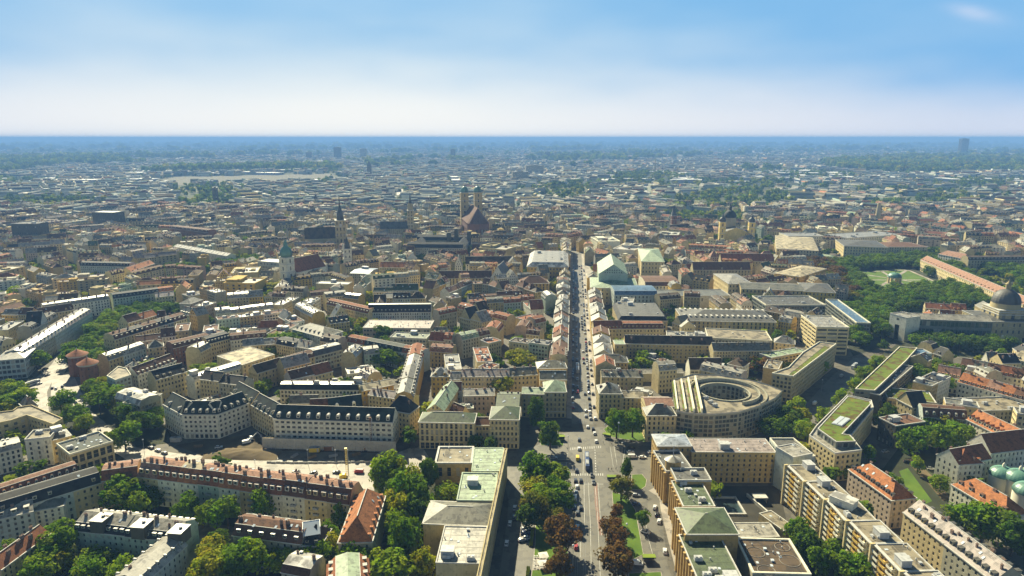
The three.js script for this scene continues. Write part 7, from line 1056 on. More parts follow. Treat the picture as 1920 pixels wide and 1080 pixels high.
// rows of park trees: points laid inside a polygon
const groveFar = [], leafFar = leafMat('far leaves', [1, 1, 1]);
function grove(poly, step, h, kinds, label, group, edge, cap) {
  const pts = px(poly), xs = pts.map((p) => p[0]), zs = pts.map((p) => p[1]), lo = [Math.min(...xs), Math.min(...zs)], hi = [Math.max(...xs), Math.max(...zs)], a = AV.dx, list = [];
  for (let u = -400; u < 400; u += step) for (let v = -400; v < 400; v += step) { const cx = (lo[0] + hi[0]) / 2, cz = (lo[1] + hi[1]) / 2, x = cx + u - v * a + R(-1.2, 1.2), z = cz + v + u * a + R(-1.2, 1.2); if (inside(x, z, pts) && free(x - 2, z + 2, 1, 0, 4, 4, 0) && !(edge && edge(x, z))) list.push([x, z, v]); }
  const seen = new Map(); let made = 0; kinds = kinds ?? g1;
  const rows_ = [...new Set(list.map((p) => p[2]))].sort((p, q) => q - p);
  for (const [x, z, v] of list.sort((p, q) => q[2] - p[2] || p[0] - q[0])) {
    if (!inView(x, z, 30)) continue; const [k, leaf] = pick(kinds), r = rows_.indexOf(v) + 1, n = (seen.get(v) ?? 0) + 1, hh = h * R(0.9, 1.2), w = step * R(1.2, 1.6); seen.set(v, n);
    if (cap !== undefined && made >= cap) { groveFar.push({ x, z, t: R(0, 6), y: hh * 0.5, sx: w / 2, sy: hh * 0.45, sz: w / 2, tint: jit([0.14, 0.22, 0.008], 0.25) }); continue; }
    made++; tree(`${label}, ${ordinal(n)} from left in the ${ordinal(r)} row`, x, z, hh, w, k, leaf, group);
  }
  return list.length;
}
const lawnPts = px([1596, 508, 1706, 502, 1784, 538, 1640, 554]), g1 = [['round', 'dark'], ['round', 'green'], ['round', 'green']];
let count = 0;
count += grove([1504, 492, 1560, 500, 1605, 560, 1612, 575, 1570, 565, 1536, 530], 13, 14, [['round', 'copper'], ['round', 'copper'], ['round', 'olive']], 'copper chestnut beside the residence', 'copper chestnuts beside the residence');
count += grove([1560, 498, 1724, 482, 1790, 505, 1880, 558, 1862, 582, 1690, 588, 1620, 580], 11.5, 13.5, g1, 'formal garden tree', 'lime trees round the formal garden', (x, z) => inside(x, z, lawnPts), 42);
count += grove([1612, 575, 1665, 580, 1672, 620, 1660, 645, 1610, 660, 1575, 600], 13, 14, g1, 'tree left of the glass government hall', 'trees left of the glass government hall');
count += grove([1718, 640, 1850, 650, 1900, 660, 1880, 668, 1720, 660], 11, 12, g1, 'tree below the glass government hall', 'trees below the glass government hall');
count += grove([1838, 506, 1925, 506, 1925, 545], 15, 15, g1, 'park tree beyond the pink gallery', 'park trees beyond the gallery');
count += grove([128, 690, 150, 652, 205, 596, 225, 600, 215, 636, 196, 690, 150, 695], 12, 13, [['round', 'green'], ['round', 'fresh'], ['round', 'green']], 'tree behind the round brick towers', 'trees behind the round brick towers');
count += grove([215, 592, 330, 578, 335, 590, 240, 612], 11, 11, g1, 'tree below the pale green houses', 'trees below the pale green houses');
count += grove([300, 508, 360, 500, 380, 515, 310, 524], 12, 11, [['round', 'fresh'], ['round', 'green']], 'tree on the left green square', 'trees of the left green square', null, 8);
count += grove([420, 498, 480, 488, 486, 500, 430, 510], 12, 12, [['round', 'fresh'], ['round', 'green']], 'tree left of the white store', 'trees left of the white store', null, 6);
const mixK = [['round', 'green'], ['round', 'fresh'], ['tall', 'green'], ['round', 'dark'], ['round', 'lime']];
for (const [poly, step, h, label] of [
  [[705, 915, 762, 905, 795, 950, 800, 1000, 735, 1035, 712, 990], 9, 18, 'tree in the tall mass left of the museum'],
  [[335, 1085, 350, 1048, 430, 1030, 560, 1042, 640, 1028, 640, 1075, 560, 1062, 480, 1080], 9, 13, 'tree in the yard below the brown houses'],
  [[215, 915, 262, 912, 480, 950, 640, 962, 630, 985, 520, 980, 420, 962, 300, 962, 225, 950], 9.5, 12, 'tree in the courtyard of the red roofed row'],
  [[62, 1075, 100, 1010, 135, 1010, 140, 1060, 240, 1065, 235, 1095], 9.5, 12, 'tree in the bottom left courtyard'],
  [[165, 740, 195, 730, 240, 778, 296, 785, 305, 800, 262, 800, 215, 790], 9.5, 14, 'tree before the modern glass houses'],
  [[0, 735, 52, 735, 60, 758, 0, 772], 9.5, 11, 'tree at the left edge by the fork'],
  [[1690, 818, 1770, 806, 1815, 822, 1790, 842, 1705, 850], 9.5, 14, 'tree in the leafy yard on the right'],
  [[1800, 965, 1880, 980, 1925, 1015, 1925, 1050, 1870, 1040], 10, 15, 'tree right of the pale pink roofed houses'],
  [[1490, 990, 1515, 985, 1560, 1030, 1640, 1085, 1560, 1085, 1510, 1040], 9.5, 11, 'tree in the yard below the balcony block'],
  [[1455, 790, 1490, 772, 1512, 790, 1490, 815, 1440, 820], 10, 13, 'tree at the foot of the dark boulevard'],
  [[1720, 690, 1770, 690, 1800, 715, 1760, 735, 1730, 725], 10, 12, 'tree in the yard behind the middle green roof'],
  [[988, 905, 1040, 905, 1050, 940, 1010, 985, 985, 960], 11, 13, 'tree in the clump left of the lower avenue'],
]) count += grove(poly, step, h, mixK, label, 'trees in yards and courtyards');
// the denser rear of the garden
instances('crown', CROWN.round[1], leafFar, groveFar, crowd('garden_wood', 'dense rear rows of the formal garden trees'), 'tint');
// trees farther off and in the yards of the old town
const farO = crowd('far_trees', 'crowns of countless trees between the farther roofs');
for (const [sx, sz] of seeds) for (let k = 0; k < 24; k++) { const x = sx + R(-40, 40), z = sz + R(-40, 40); if (free(x - 3, z + 3, 1, 0, 6, 6, 0) && !areas.some((a) => inside(x, z, a)) && inView(x, z, 40)) farT.push({ x, z, t: R(0, 6), s: R(4.4, 7.4), near: true }); }
for (const p of [[1000, 385, 1110, 365, 1120, 378, 1020, 400], [1240, 400, 1400, 405, 1380, 425, 1260, 420]].map((l) => px(l))) for (let k = 0; k < 260; k++) { const x = R(Math.min(...p.map((q) => q[0])), Math.max(...p.map((q) => q[0]))), z = R(Math.min(...p.map((q) => q[1])), Math.max(...p.map((q) => q[1]))); if (inside(x, z, p)) farT.push({ x, z, t: R(0, 6), s: R(5, 8) }); }
const tints = [[0.14, 0.22, 0.008], [0.1, 0.17, 0.01], [0.21, 0.29, 0.01], [0.08, 0.14, 0.01], [0.27, 0.3, 0.01]], leafW = leafFar;
[0, 1, 2].forEach((v) => instances('crown', CROWN.far[v], leafW, farT.filter((k, i) => i % 3 === v).map((k) => ({ x: k.x, z: k.z, t: k.t, y: k.s * 0.95, sx: k.s, sy: k.s * R(0.85, 1.15), sz: k.s, tint: jit(tints[Math.floor(hash(Math.round(k.x), Math.round(k.z), 3) * 5)], 0.2) })), farO, 'tint'));
console.log('grove', count);
// ---------------------------------------------------------------- traffic and street furniture
const avTurn = Math.atan2(-AV.dz, AV.dx), laneSeen = new Map(), paintW = () => pickW(['white', 5, 'silver', 5, 'black', 5, 'grey', 4, 'blue', 1.4, 'red', 0.8]);
for (const [s, gap, p, phrase, away] of [[-6, 6, 0.62, 'parked on the shaded side', 1], [-2.9, 9, 0.34, 'driving in the shaded lane', 0], [2.7, 10, 0.3, 'driving in the sunlit lane', 1], [5.4, 5.9, 0.62, 'parked on the sunlit side', 1], [8.4, 6.4, 0.4, 'on the sunlit pavement', 1]]) for (let t = -6; t < 560; t += gap) { if (rnd() > p) continue; const [x, z] = av(t + R(-0.6, 0.6), s + R(-0.2, 0.2)), c = paintW(), k = c + s, n = (laneSeen.get(k) ?? 0) + 1; laneSeen.set(k, n); const o = car(`${c} car, ${ordinal(n)} such from the square along the avenue, ${phrase}`, x, z, avTurn + (away ? 0 : Math.PI), c, 'car', 'cars on the avenue'); if (s > 8) o.position.y = 0.21; }
const A = avTurn, Lf = Math.PI * 0.98;
for (const [l, x, y, c, t, k] of [
  ['grey car just leaving the avenue shadow at the crossing', 1086, 824, 'grey', A], ['white car ahead of the yellow taxi van', 1086, 841, 'white', A], ['bright yellow taxi van in the middle of the crossing', 1083, 859, 'yellow', A, 'van'], ['black car behind the yellow taxi van', 1081, 882, 'black', A], ['black car waiting at the stop line, left of two', 1079, 901, 'black', A], ['black car waiting at the stop line, right of two', 1089, 901, 'black', A], ['black car heading down past the tram', 1110, 891, 'black', A + 3.14], ['dark grey car on the head of the cycle lane', 1113, 904, 'grey', A + 3.14], ['white car next in the queue beside the green chestnut', 1082, 912, 'white', A], ['silver car in the queue beside the green chestnut', 1080, 923, 'silver', A], ['white van at the edge of the green chestnut', 1078, 934, 'white', A, 'van'], ['silver car turning beside the traffic island', 1038, 858, 'silver', 0.2], ['white car at the right kerb of the crossing mouth', 1115, 812, 'white', A], ['white car second at the right kerb of the crossing mouth', 1118, 827, 'white', A], ['white car at the end of the avenue shadow', 1102, 800, 'white', A], ['black car between the white cars at the right kerb', 1112, 804, 'black', A],
  ['black car topmost in the corner car park', 1184, 840, 'black', 0.1], ['white car below the black one in the corner car park', 1182, 847, 'white', 0.1], ['white emergency van with the most room in the corner car park', 1186, 856, 'white', 0, 'van'], ['white car at the right of the corner car park', 1205, 857, 'white', 0], ['white car close to the bluish corner tower', 1220, 847, 'white', 0.5], ['silver car at the top of the small car park', 1193, 928, 'silver', -0.1], ['dark blue car second in the small car park', 1193, 945, 'blue', 0], ['white car along the right hedge of the car park', 1228, 951, 'white', 1.25], ['black car along the right hedge of the car park', 1232, 964, 'black', 1.25], ['white car lowest along the right hedge', 1236, 977, 'white', 1.25], ['white car slanted below the small green tree', 1210, 997, 'white', -0.5], ['white car alone at the foot of the car park', 1247, 1033, 'white', 1.4], ['white delivery van on the drive at the bottom', 1194, 1056, 'white', -0.1, 'van'],
  ['white car topmost in the group by the cafe hedge', 985, 991, 'white', 0.1], ['silver car in the group by the cafe hedge', 992, 996, 'silver', 0.1], ['blue car in the group by the cafe hedge', 985, 999, 'blue', 0.1], ['white car lowest in the group by the cafe hedge', 989, 1008, 'white', 0.1], ['silver car lowest left in the group by the cafe hedge', 980, 1012, 'silver', 0.3], ['silver car in the dark side street by the museum', 965, 952, 'silver', A], ['black car in the dark side street by the museum', 964, 970, 'black', A], ['white car in the dark side street nearer the bottom', 956, 981, 'white', A], ['white car near the bottom of the dark side street', 950, 1018, 'white', A], ['silver car in the tree shadow on the lower avenue', 1083, 988, 'silver', A], ['small red car below the copper chestnut', 1080, 1025, 'red', A], ['dark blue car in the lower avenue shadow', 1077, 951, 'blue', A], ['grey car in the lower avenue shadow', 1083, 961, 'grey', A], ['black car in the second lane of the lower avenue', 1089, 952, 'black', A],
  ['black car on the pale ring road, leftmost of three', 555, 884, 'black', Lf], ['grey car on the pale ring road, middle of three', 588, 886, 'grey', Lf], ['black car on the pale ring road left of the red van', 631, 885, 'black', Lf], ['red van on the pale ring road', 673, 884, 'red', Lf, 'van'], ['black car on the ring road bend beside the two trees', 283, 839, 'black', 2.6], ['silver car on the ring road bend', 296, 844, 'silver', 2.7], ['black car third on the ring road bend', 308, 849, 'black', 2.7], ['white car on the site road', 410, 838, 'white', 0.3], ['white truck van on the building site', 462, 829, 'white', 0.6, 'van'],
  ['black car at the throat of the fork', 85, 691, 'black', 1.1], ['grey car at the throat of the fork', 88, 703, 'grey', 1.2], ['silver car beside the white bus', 73, 719, 'silver', 1.2], ['black car beside the white bus', 64, 729, 'black', 1.0], ['white car below the white bus', 52, 731, 'white', 0.4], ['black car by the road island', 98, 727, 'black', 2.0], ['white car by the road island', 105, 728, 'white', 2.0], ['black car right of the road island', 117, 724, 'black', 2.0], ['black car on the branch below the round towers', 142, 754, 'black', 2.2], ['white car on the branch below the round towers', 139, 766, 'white', 2.2], ['black car at the end of the branch', 186, 806, 'black', 2.2], ['white van parked along the dark boulevard', 1528, 756, 'white', 0.85, 'van'], ['silver van on the dark boulevard', 1578, 705, 'silver', 0.85, 'van'], ['white car at the end of the dark boulevard', 1488, 806, 'white', 0.4], ['silver car in the dark yard by the near green roof', 1660, 846, 'silver', 0.3], ['white car on the gravel of the leafy yard', 1745, 878, 'white', -0.2], ['black car by the leafy yard', 1702, 866, 'black', -0.4],
]) { const [px_, pz_] = P(x, y, 0.7); car(l, px_, pz_, t, c, k ?? 'car', 'cars on the open roads'); }
// trams and buses
function tram(label, x, y, turn, len, col, name = 'tram') {
  const [a, b] = P(x, y, 1.7), o = thing(name, label, name, a, b, turn, null, 0.08), n = Math.max(1, Math.round(len / 9)), seg = len / n;
  for (let i = 0; i < n; i++) { const g = prism([[-seg / 2 + 0.15, 0.45], [seg / 2 - 0.15, 0.45], [seg / 2 - (i === n - 1 ? 0.35 : 0.15), 3], [-seg / 2 + (i ? 0.15 : 0.35), 3]], 2.3, 0.1), c = (i - (n - 1) / 2) * seg; part('body', g, paintM(col), o).position.x = c; part('window_band', new MB().box(-seg / 2 + 0.35, seg / 2 - 0.35, 1.5, 2.4, -1.17, 1.17, 'tb').geo(), carGlassM, o).position.x = c; part('roof_unit', new MB().box(-seg * 0.3, seg * 0.3, 3.05, 3.4, -0.8, 0.8, 'b').geo(), zincM, o).position.x = c; for (const w of [-seg * 0.3, seg * 0.3]) for (const s of [-1, 1]) part('wheel', wheelGeo, blackM, o).position.set(c + w, 0.33, s * 0.95); }
  part('windscreen', new MB().box(len / 2 - 0.2, len / 2 + 0.02, 1.3, 2.6, -0.95, 0.95).geo(), carGlassM, o); return o;
}
tram('dark blue tram rolling over the crossing', 1101, 864, A, 18, 'blue'); tram('pale tram in the shade of the avenue', 1083, 690, A, 18, 'silver'); tram('white bus waiting at the fork by the left edge', 60, 718, 1.15, 11, 'white', 'bus'); tram('white bus on the dark boulevard', 1602, 686, 0.85, 11, 'white', 'bus');
// lamps, signs, shelters
const lampPole = (() => lathe([[0.14, 0], [0.1, 1], [0.07, 8.6], [0.05, 9]], 8))(), lampHead = lathe([[0.1, 0], [0.42, 0.15], [0.45, 0.35], [0.25, 0.6], [0.03, 0.7]], 10);
let protoLamp;
for (const [l, x, y, s] of [['tall street lamp with white head at the right avenue corner', 1159, 833, 1.5], ['white headed street lamp before the dark tree at the left avenue corner', 1033, 838, 1.2], ['street lamp under the dark tree at the left avenue corner', 1047, 826, 1], ['street lamp beside the corner car park', 1166, 858, 1], ['street lamp left of the traffic island', 1065, 845, 1], ['street lamp on the lawn among the copper trees', 1174, 1024, 1.2], ['street lamp under the copper chestnut at the bottom', 1074, 1066, 1.2], ['street lamp on the ring road near the red van', 630, 872, 1], ['street lamp on the ring road left of the dark cars', 480, 892, 1], ['street lamp on the ring road above the dark cars', 578, 872, 1], ['street lamp at the ring road bend', 271, 852, 1], ['street lamp by the round atrium office', 1275, 822, 1], ['street lamp by the curved glass front', 1424, 806, 1], ['street lamp on the dark boulevard', 1493, 768, 1], ['second street lamp on the dark boulevard', 1540, 735, 1], ['street lamp at the right avenue kerb', 1134, 822, 1], ['street lamp by the long brown building', 1241, 930, 1]]) { let o; const [a, b] = P(x, y); if (!protoLamp) { protoLamp = o = new THREE.Group(); part('pole', lampPole, metalM, o); part('lamp_head', lampHead, mat('lamp globe', [0.8, 0.8, 0.76], null, 0.3), o).position.y = 8.9; } else o = protoLamp.clone(); o.name = numbered('street_lamp'); scene.add(o); o.position.set(a, 0.07, b); o.scale.setScalar(s); tag(o, l, 'street lamp', 'street lamps'); }
const grassRoofM = mat('grass roof', [0.36, 0.4, 0.02], T.grass, 0.9);
for (const [l, x, y, t, w] of [['green roofed tram shelter beside the green chestnut', 1046, 895, 0, 7], ['green roofed tram shelter beside the olive tree', 1147, 893, 0, 5], ['small green roofed shelter at the left avenue corner', 1053, 818, 0, 4], ['small green roofed shelter at the right avenue corner', 1138, 814, -0.5, 5], ['green roofed shed at the foot of the car park', 1217, 1043, 0, 5.6]]) { const [a, b] = P(x, y, 2.6), o = thing('tram_shelter', l, 'shelter', a, b, t, 'green roofed shelters'); part('roof', new MB().box(-w / 2, w / 2, 2.6, 2.85, -1.3, 1.3).geo(), grassRoofM, o); part('fascia', new MB().box(-w / 2 - 0.06, w / 2 + 0.06, 2.4, 2.6, -1.36, 1.36).geo(), blackM, o); part('back_pane', new MB().box(-w / 2 + 0.2, w / 2 - 0.2, 0.2, 2.3, -1.1, -1.04).geo(), carGlassM, o); for (const s of [-1, 1]) for (const d of [-1.1, 1.1]) part('post', new MB().box(-0.06, 0.06, 0, 2.4, -0.06, 0.06, 'tb').geo(), metalM, o).position.set(s * (w / 2 - 0.3), 0, d); part('bench', new MB().box(-w / 3, w / 3, 0.42, 0.5, -0.85, -0.45).box(-w / 3, -w / 3 + 0.1, 0, 0.42, -0.8, -0.5).box(w / 3 - 0.1, w / 3, 0, 0.42, -0.8, -0.5).geo(), mat('bench wood', [0.25, 0.14, 0.06], null, 0.8), o); }
for (const [l, x, y, n] of [['clipped green hedge beside the parked cars by the cafe', 997, 1008, 12], ['clipped green hedge at the bottom left of the cafe', 990, 1072, 6]]) { const [a, b] = P(x, y, 0.6), o = thing('hedge', l, 'hedge', a, b, avTurn), r = rng(4), m = new MB(); for (let i = 0; i < n * 160; i++) { const c = [(r() - 0.5) * n, 0.1 + r() * 1.2, (r() - 0.5) * 1.3], s = 0.16 + r() * 0.12, d = r() * 6.28, e = r() - 0.5; m.poly([[c[0] - s * Math.cos(d), c[1], c[2] - s * Math.sin(d)], [c[0] + s * e, c[1] - s, c[2]], [c[0] + s * Math.cos(d), c[1] + s * e, c[2] + s * Math.sin(d)], [c[0], c[1] + s, c[2] + s * e]]); } part('foliage', m.geo(), mat('hedge leaves', [0.3, 0.33, 0.01], null, 0.9, { side: THREE.DoubleSide }), o); part('stem', new MB().box(-n / 2, n / 2, 0, 0.5, -0.2, 0.2).geo(), barkM, o); }
const clothM = mat('parasol cloth', [0.82, 0.78, 0.7], T.plaster, 0.9, { side: THREE.DoubleSide });
for (const [l, x, y, s] of [['white square cafe parasol, upper of two', 1019, 1040, 1], ['white square cafe parasol, lower of two', 1018, 1055, 1]]) { const [a, b] = P(x, y, 2.5), o = thing('parasol', l, 'parasol', a, b, 0.2, 'cafe parasols'); part('canopy', tri(new THREE.ConeGeometry(2.9, 0.7, 4, 1, true).rotateY(Math.PI / 4)).translate(0, 2.75, 0), clothM, o); part('pole', tri(new THREE.CylinderGeometry(0.04, 0.04, 2.9, 8)).translate(0, 1.45, 0), metalM, o); part('base', tri(new THREE.CylinderGeometry(0.4, 0.45, 0.15, 12)).translate(0, 0.08, 0), paleM, o); }
{ sheet('terrace', 'paved cafe terrace with tables under the copper chestnut', [1000, 1045, 1026, 1043, 1030, 1068, 998, 1070], 0.17, paleM, false); let proto; let n = 0; for (let i = 0; i < 4; i++) for (let j = 0; j < 5; j++) { const [a, b] = P(1002 + j * 6 + R(-1, 1), 1046 + i * 6.4 + R(-1, 1)); let o; if (!proto) { proto = o = new THREE.Group(); part('table_top', tri(new THREE.CylinderGeometry(0.45, 0.45, 0.05, 14)).translate(0, 0.74, 0), trimM, o); part('table_leg', tri(new THREE.CylinderGeometry(0.04, 0.05, 0.72, 8)).translate(0, 0.36, 0), metalM, o); part('table_foot', tri(new THREE.CylinderGeometry(0.28, 0.3, 0.04, 12)).translate(0, 0.02, 0), metalM, o); } else o = proto.clone(); n++; o.name = numbered('cafe_table'); scene.add(o); o.position.set(a, 0.18, b); tag(o, `white cafe table, ${ordinal(j + 1)} from left in the ${ordinal(i + 1)} terrace row`, 'table', 'cafe tables'); } }
// building site machines
const yellowM = paintM('yellow'), rustM = mat('rusty steel', [0.3, 0.14, 0.06], T.soil, 0.8);
function rig(label, x, y, h, m, name) { const [a, b] = P(x, y), o = thing(name, label, 'construction machine', a, b, 0.2); part('track', new MB().box(-2.2, 2.2, 0, 0.9, -1.6, -0.9).geo(), blackM, o); part('track', new MB().box(-2.2, 2.2, 0, 0.9, 0.9, 1.6).geo(), blackM, o); part('cab', prism([[-2, 0.9], [1.6, 0.9], [1.6, 2.2], [0.8, 3], [-0.4, 3], [-2, 2.3]], 2.6, 0.08), m, o); const t = new MB(); for (const [u, v] of [[-0.4, -0.4], [0.4, -0.4], [-0.4, 0.4], [0.4, 0.4]]) t.box(2 + u - 0.08, 2 + u + 0.08, 0.5, h, v - 0.08, v + 0.08); for (let k = 0; k < h - 1; k += 1.2) t.box(1.55, 2.45, k + 0.8, k + 0.9, 0.38, 0.46).box(1.55, 2.45, k + 1.4, k + 1.5, -0.46, -0.38); part('mast', t.geo(), m, o); part('mast_head', new MB().box(1.3, 2.7, h, h + 0.8, -0.6, 0.6).geo(), m, o); part('drill_rod', tri(new THREE.CylinderGeometry(0.2, 0.2, h - 1, 8)).translate(2.9, h / 2 + 0.4, 0), metalM, o); }
rig('tall yellow drilling mast beside the ring road', 644, 898, 17, yellowM, 'drilling_rig'); rig('tall rust brown piling mast before the scaffold', 690, 845, 20, rustM, 'piling_rig');
for (const [l, x, y, c] of [['yellow site container, left of two before the scaffold', 590, 847, yellowM], ['yellow brown site container, right of two before the scaffold', 618, 844, rustM], ['pale site cabin beside the earth heap', 505, 832, trimM], ['white site cabin below the white corner block', 330, 828, trimM]]) { const [a, b] = P(x, y), o = thing('site_container', l, 'container', a, b, 0.05, 'site containers'); const m = new MB().box(-3, 3, 0.15, 2.7, -1.25, 1.25); for (let i = -2.6; i < 2.8; i += 0.6) m.box(i - 0.08, i + 0.08, 0.3, 2.6, 1.25, 1.31); part('wall', m.geo(), c, o); part('roof', new MB().box(-3.08, 3.08, 2.7, 2.82, -1.33, 1.33).geo(), zincM, o); part('skid', new MB().box(-2.8, 2.8, 0, 0.15, -1, 1).geo(), blackM, o); part('door', new MB().box(1.6, 2.6, 0.3, 2.4, 1.32, 1.38).geo(), metalM, o); }
{ const [a, b] = P(470, 826), o = thing('excavator', 'small pale excavator digging on the building site', 'excavator', a, b, 0.6); part('track', new MB().box(-1.8, 1.8, 0, 0.8, -1.3, -0.7).geo(), blackM, o); part('track', new MB().box(-1.8, 1.8, 0, 0.8, 0.7, 1.3).geo(), blackM, o); part('cab', prism([[-1.8, 0.9], [1, 0.9], [1, 2.6], [-0.2, 2.7], [-0.4, 1.9], [-1.8, 1.8]], 2.2, 0.06), paintM('white'), o); const m1 = part('boom', new MB().box(0, 4.6, -0.2, 0.25, -0.2, 0.2).geo(), paintM('white'), o); m1.position.set(0.9, 1.6, 0); m1.rotation.z = 0.7; const m2 = part('dipper_arm', new MB().box(0, 3.4, -0.15, 0.15, -0.15, 0.15).geo(), paintM('white'), o); m2.position.set(4.4, 4.5, 0); m2.rotation.z = -1.0; part('bucket', prism([[0, 0], [1, 0.2], [1, 1], [0.2, 1]], 1.1, 0.04), metalM, o).position.set(5.7, 0.9, 0); }
{ const [a, b] = P(1874, 655), o = thing('flagpole', 'white flag on a pole before the domed stone hall', 'flag', a, b, 0.5); part('pole', tri(new THREE.CylinderGeometry(0.08, 0.12, 13, 8)).translate(0, 6.5, 0), metalM, o); const g = new THREE.PlaneGeometry(4, 2.6, 10, 4), p = g.getAttribute('position'); for (let i = 0; i < p.count; i++) p.setZ(i, Math.sin(p.getX(i) * 2.2) * 0.25); g.computeVertexNormals(); part('flag_cloth', tri(g).translate(2.1, 11.4, 0), clothM, o); }
// ---------------------------------------------------------------- people on the crossing: one continuous body each
import { MarchingCubes } from 'three/addons/objects/MarchingCubes.js';
{
  const bones = (st) => [[[0, 1.0, 0], [0, 1.38, 0], 0.13, 0.16], [[0, 1.36, 0], [0, 1.52, 0], 0.06, 0.055], [[0, 1.62, 0.01], [0, 1.68, 0.01], 0.095, 0.1], ...[-1, 1].flatMap((s) => [[[s * 0.08, 0.98, 0], [s * 0.09, 0.52, s * st * 0.22], 0.085, 0.06], [[s * 0.09, 0.52, s * st * 0.22], [s * 0.09, 0.09, s * st * 0.3 - 0.06], 0.058, 0.042], [[s * 0.09, 0.06, s * st * 0.3 - 0.06], [s * 0.1, 0.05, s * st * 0.3 + 0.12], 0.04, 0.035], [[s * 0.17, 1.4, 0], [s * 0.23, 1.12, -s * st * 0.1], 0.055, 0.042], [[s * 0.23, 1.12, -s * st * 0.1], [s * 0.23, 0.86, -s * st * 0.02 + 0.05], 0.04, 0.032], [[s * 0.23, 0.85, 0.05], [s * 0.23, 0.77, 0.07], 0.036, 0.026]])];
  const build = (st) => { const n = 44, mc = new MarchingCubes(n, new THREE.MeshBasicMaterial(), false, false, 40000), b = bones(st), S = 0.95; mc.isolation = 0; for (let k = 0; k < n; k++) for (let j = 0; j < n; j++) for (let i = 0; i < n; i++) { const f = (v) => (v - n / 2) / (n / 2) * S, p = [f(i), f(j) + 0.9, f(k)]; let acc = 0; for (const [u, v, r0, r1] of b) { const d = sub(v, u), t = clamp(dot(sub(p, u), d) / dot(d, d), 0, 1), q = sub(p, plus(u, mul(d, t))); acc += Math.exp(-40 * (Math.hypot(...q) - mix(r0, r1, t))); } mc.field[i + j * n + k * n * n] = Math.log(Math.max(acc, 1e-20)) / 40; } mc.update(); const g = new THREE.BufferGeometry(), c = mc.count; const P3 = mc.positionArray.slice(0, c * 3), N3 = mc.normalArray.slice(0, c * 3), C = new Float32Array(c * 3); for (let i = 0; i < c; i++) { P3[i * 3] *= S; P3[i * 3 + 1] = P3[i * 3 + 1] * S + 0.9; P3[i * 3 + 2] *= S; const y = P3[i * 3 + 1]; C.set(y > 1.68 ? [0.05, 0.03, 0.02] : y > 1.46 || (y < 0.88 && Math.abs(P3[i * 3]) > 0.18) ? [0.5, 0.3, 0.2] : y > 0.95 ? [0.35, 0.33, 0.3] : [0.05, 0.06, 0.09], i * 3); } g.setAttribute('position', new THREE.BufferAttribute(P3, 3)); g.setAttribute('normal', new THREE.BufferAttribute(N3, 3)); g.setAttribute('color', new THREE.BufferAttribute(C, 3)); return g; };
  const gs = [build(1), build(0.5)], m = mat('clothed figure', [1, 1, 1], null, 0.9, { vertexColors: true });
  for (const [l, x, y, t, k] of [['person walking right of the right kerb cars', 1131, 832, 0.6, 0], ['person in pale top crossing near the lane lines', 1147, 834, 2, 1], ['person beside the tall street lamp', 1151, 830, 1, 0], ['person below the traffic island', 1063, 878, 2.4, 1], ['person waiting near the green chestnut shelter', 1033, 892, 0, 1], ['person at the kerb right of the shelter', 1052, 892, 0.4, 0], ['person stepping off by the lower crossing', 1063, 890, 1.2, 0], ['person at the rail by the olive tree shelter', 1141, 882, 3, 1], ['second person at the rail by the olive tree shelter', 1147, 882, 3.3, 0], ['third person at the rail by the olive tree shelter', 1155, 881, 2.8, 1], ['person walking on the sunlit strip by the brown building', 1258, 1000, 1.5, 0], ['person on the lower right pavement', 1140, 948, 1.3, 0]]) { const [a, b] = P(x, y), o = part(numbered('person'), gs[k], m, scene); o.position.set(a, 0.08, b); o.rotation.y = t; tag(o, l, 'person', 'people on the crossing'); }
}

const pipeG = tri(new THREE.CylinderGeometry(0.2, 0.2, 5, 8).rotateZ(Math.PI / 2)), beamG = new MB().box(-2.4, 2.4, -0.17, 0.17, -0.19, 0.19).geo();
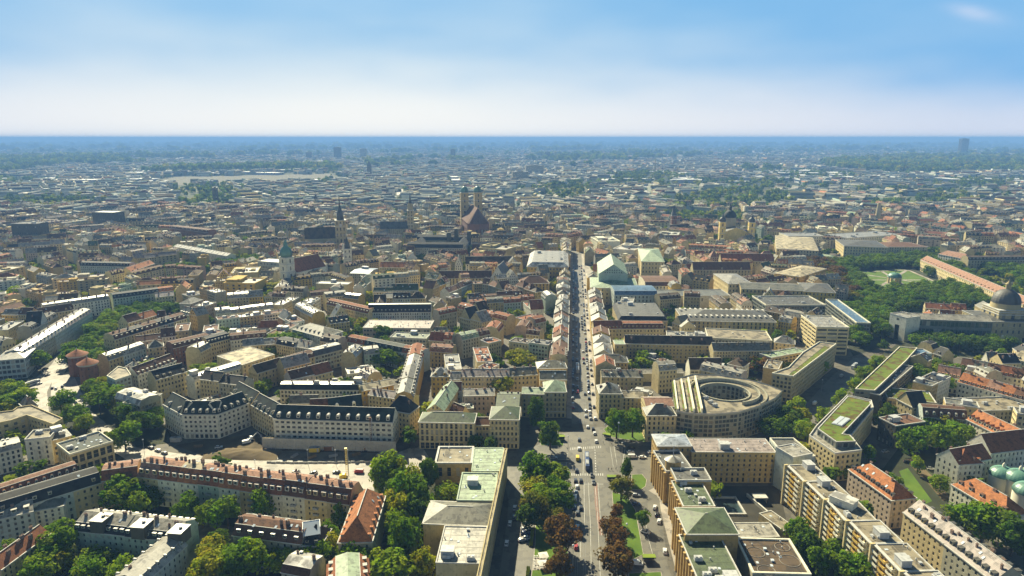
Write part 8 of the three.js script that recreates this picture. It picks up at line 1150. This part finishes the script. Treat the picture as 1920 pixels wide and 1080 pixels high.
// site barrier, crossings
{ const q = px([500, 868, 560, 869, 640, 868, 736, 866]), o = thing('site_barrier', 'pale barrier of linked panels between the building site and the ring road', 'barrier', ...q[0]), g = new MB().box(-1.2, 1.2, 0, 0.9, -0.18, 0.18, 'b').box(-1.3, 1.3, 0, 0.3, -0.35, 0.35, 'b').geo(); for (let k = 0; k + 1 < q.length; k++) { const [a, b] = [q[k], q[k + 1]], l = Math.hypot(b[0] - a[0], b[1] - a[1]), n = Math.round(l / 2.7); for (let i = 0; i < n; i++) { const p = part('barrier_panel', g, trimM, o); p.position.set(mix(a[0], b[0], (i + 0.5) / n) - q[0][0], 0.1, mix(a[1], b[1], (i + 0.5) / n) - q[0][1] + (i % 2 ? 0.15 : -0.15)); p.rotation.y = -Math.atan2(b[1] - a[1], b[0] - a[0]); } } }
for (const [x0, y0, x1, y1, n] of [[1066, 890, 1132, 890, 16], [1068, 842, 1128, 838, 15]]) for (let i = 0; i < n; i++) { const t = (i + 0.5) / n, x = mix(x0, x1, t), y = mix(y0, y1, t); line([x, y - 2.2, x + 0.15, y + 2.2], 0.5, 0.093, paintWM, 'zebra_stripe', square); }

{ const lumber = mat('stacked timber', [0.42, 0.28, 0.13], T.soil, 0.9), steel = mat('stacked pipes', [0.3, 0.3, 0.3], null, 0.5);
  for (const [l, x, y, k] of [['stack of timber beside the earth heap', 432, 846, 0], ['stack of steel pipes left of the earth heap', 405, 850, 1], ['stack of timber at the left end of the scaffold', 488, 846, 0], ['stack of steel pipes on the dark site strip', 552, 856, 1], ['stack of timber below the yellow container', 585, 858, 0], ['stack of steel pipes below the brown container', 625, 856, 1], ['stack of timber before the rust brown mast', 668, 853, 0], ['stack of steel pipes right of the rust brown mast', 712, 853, 1], ['stack of timber by the white corner block', 372, 838, 0]]) {
    const [a, b] = P(x, y), o = thing('material_stack', l, 'building material', a, b, (x % 7) * 0.2, null, 0.12);
    for (let r = 0; r < 3; r++) for (let i = 0; i < 5 - r; i++) { const p = part(k ? 'pipe' : 'beam', k ? pipeG : beamG, k ? steel : lumber, o); p.position.set(0, 0.2 + r * 0.38, (i - (4 - r) / 2) * 0.46); }
  } }
renderer.render(scene, camera);
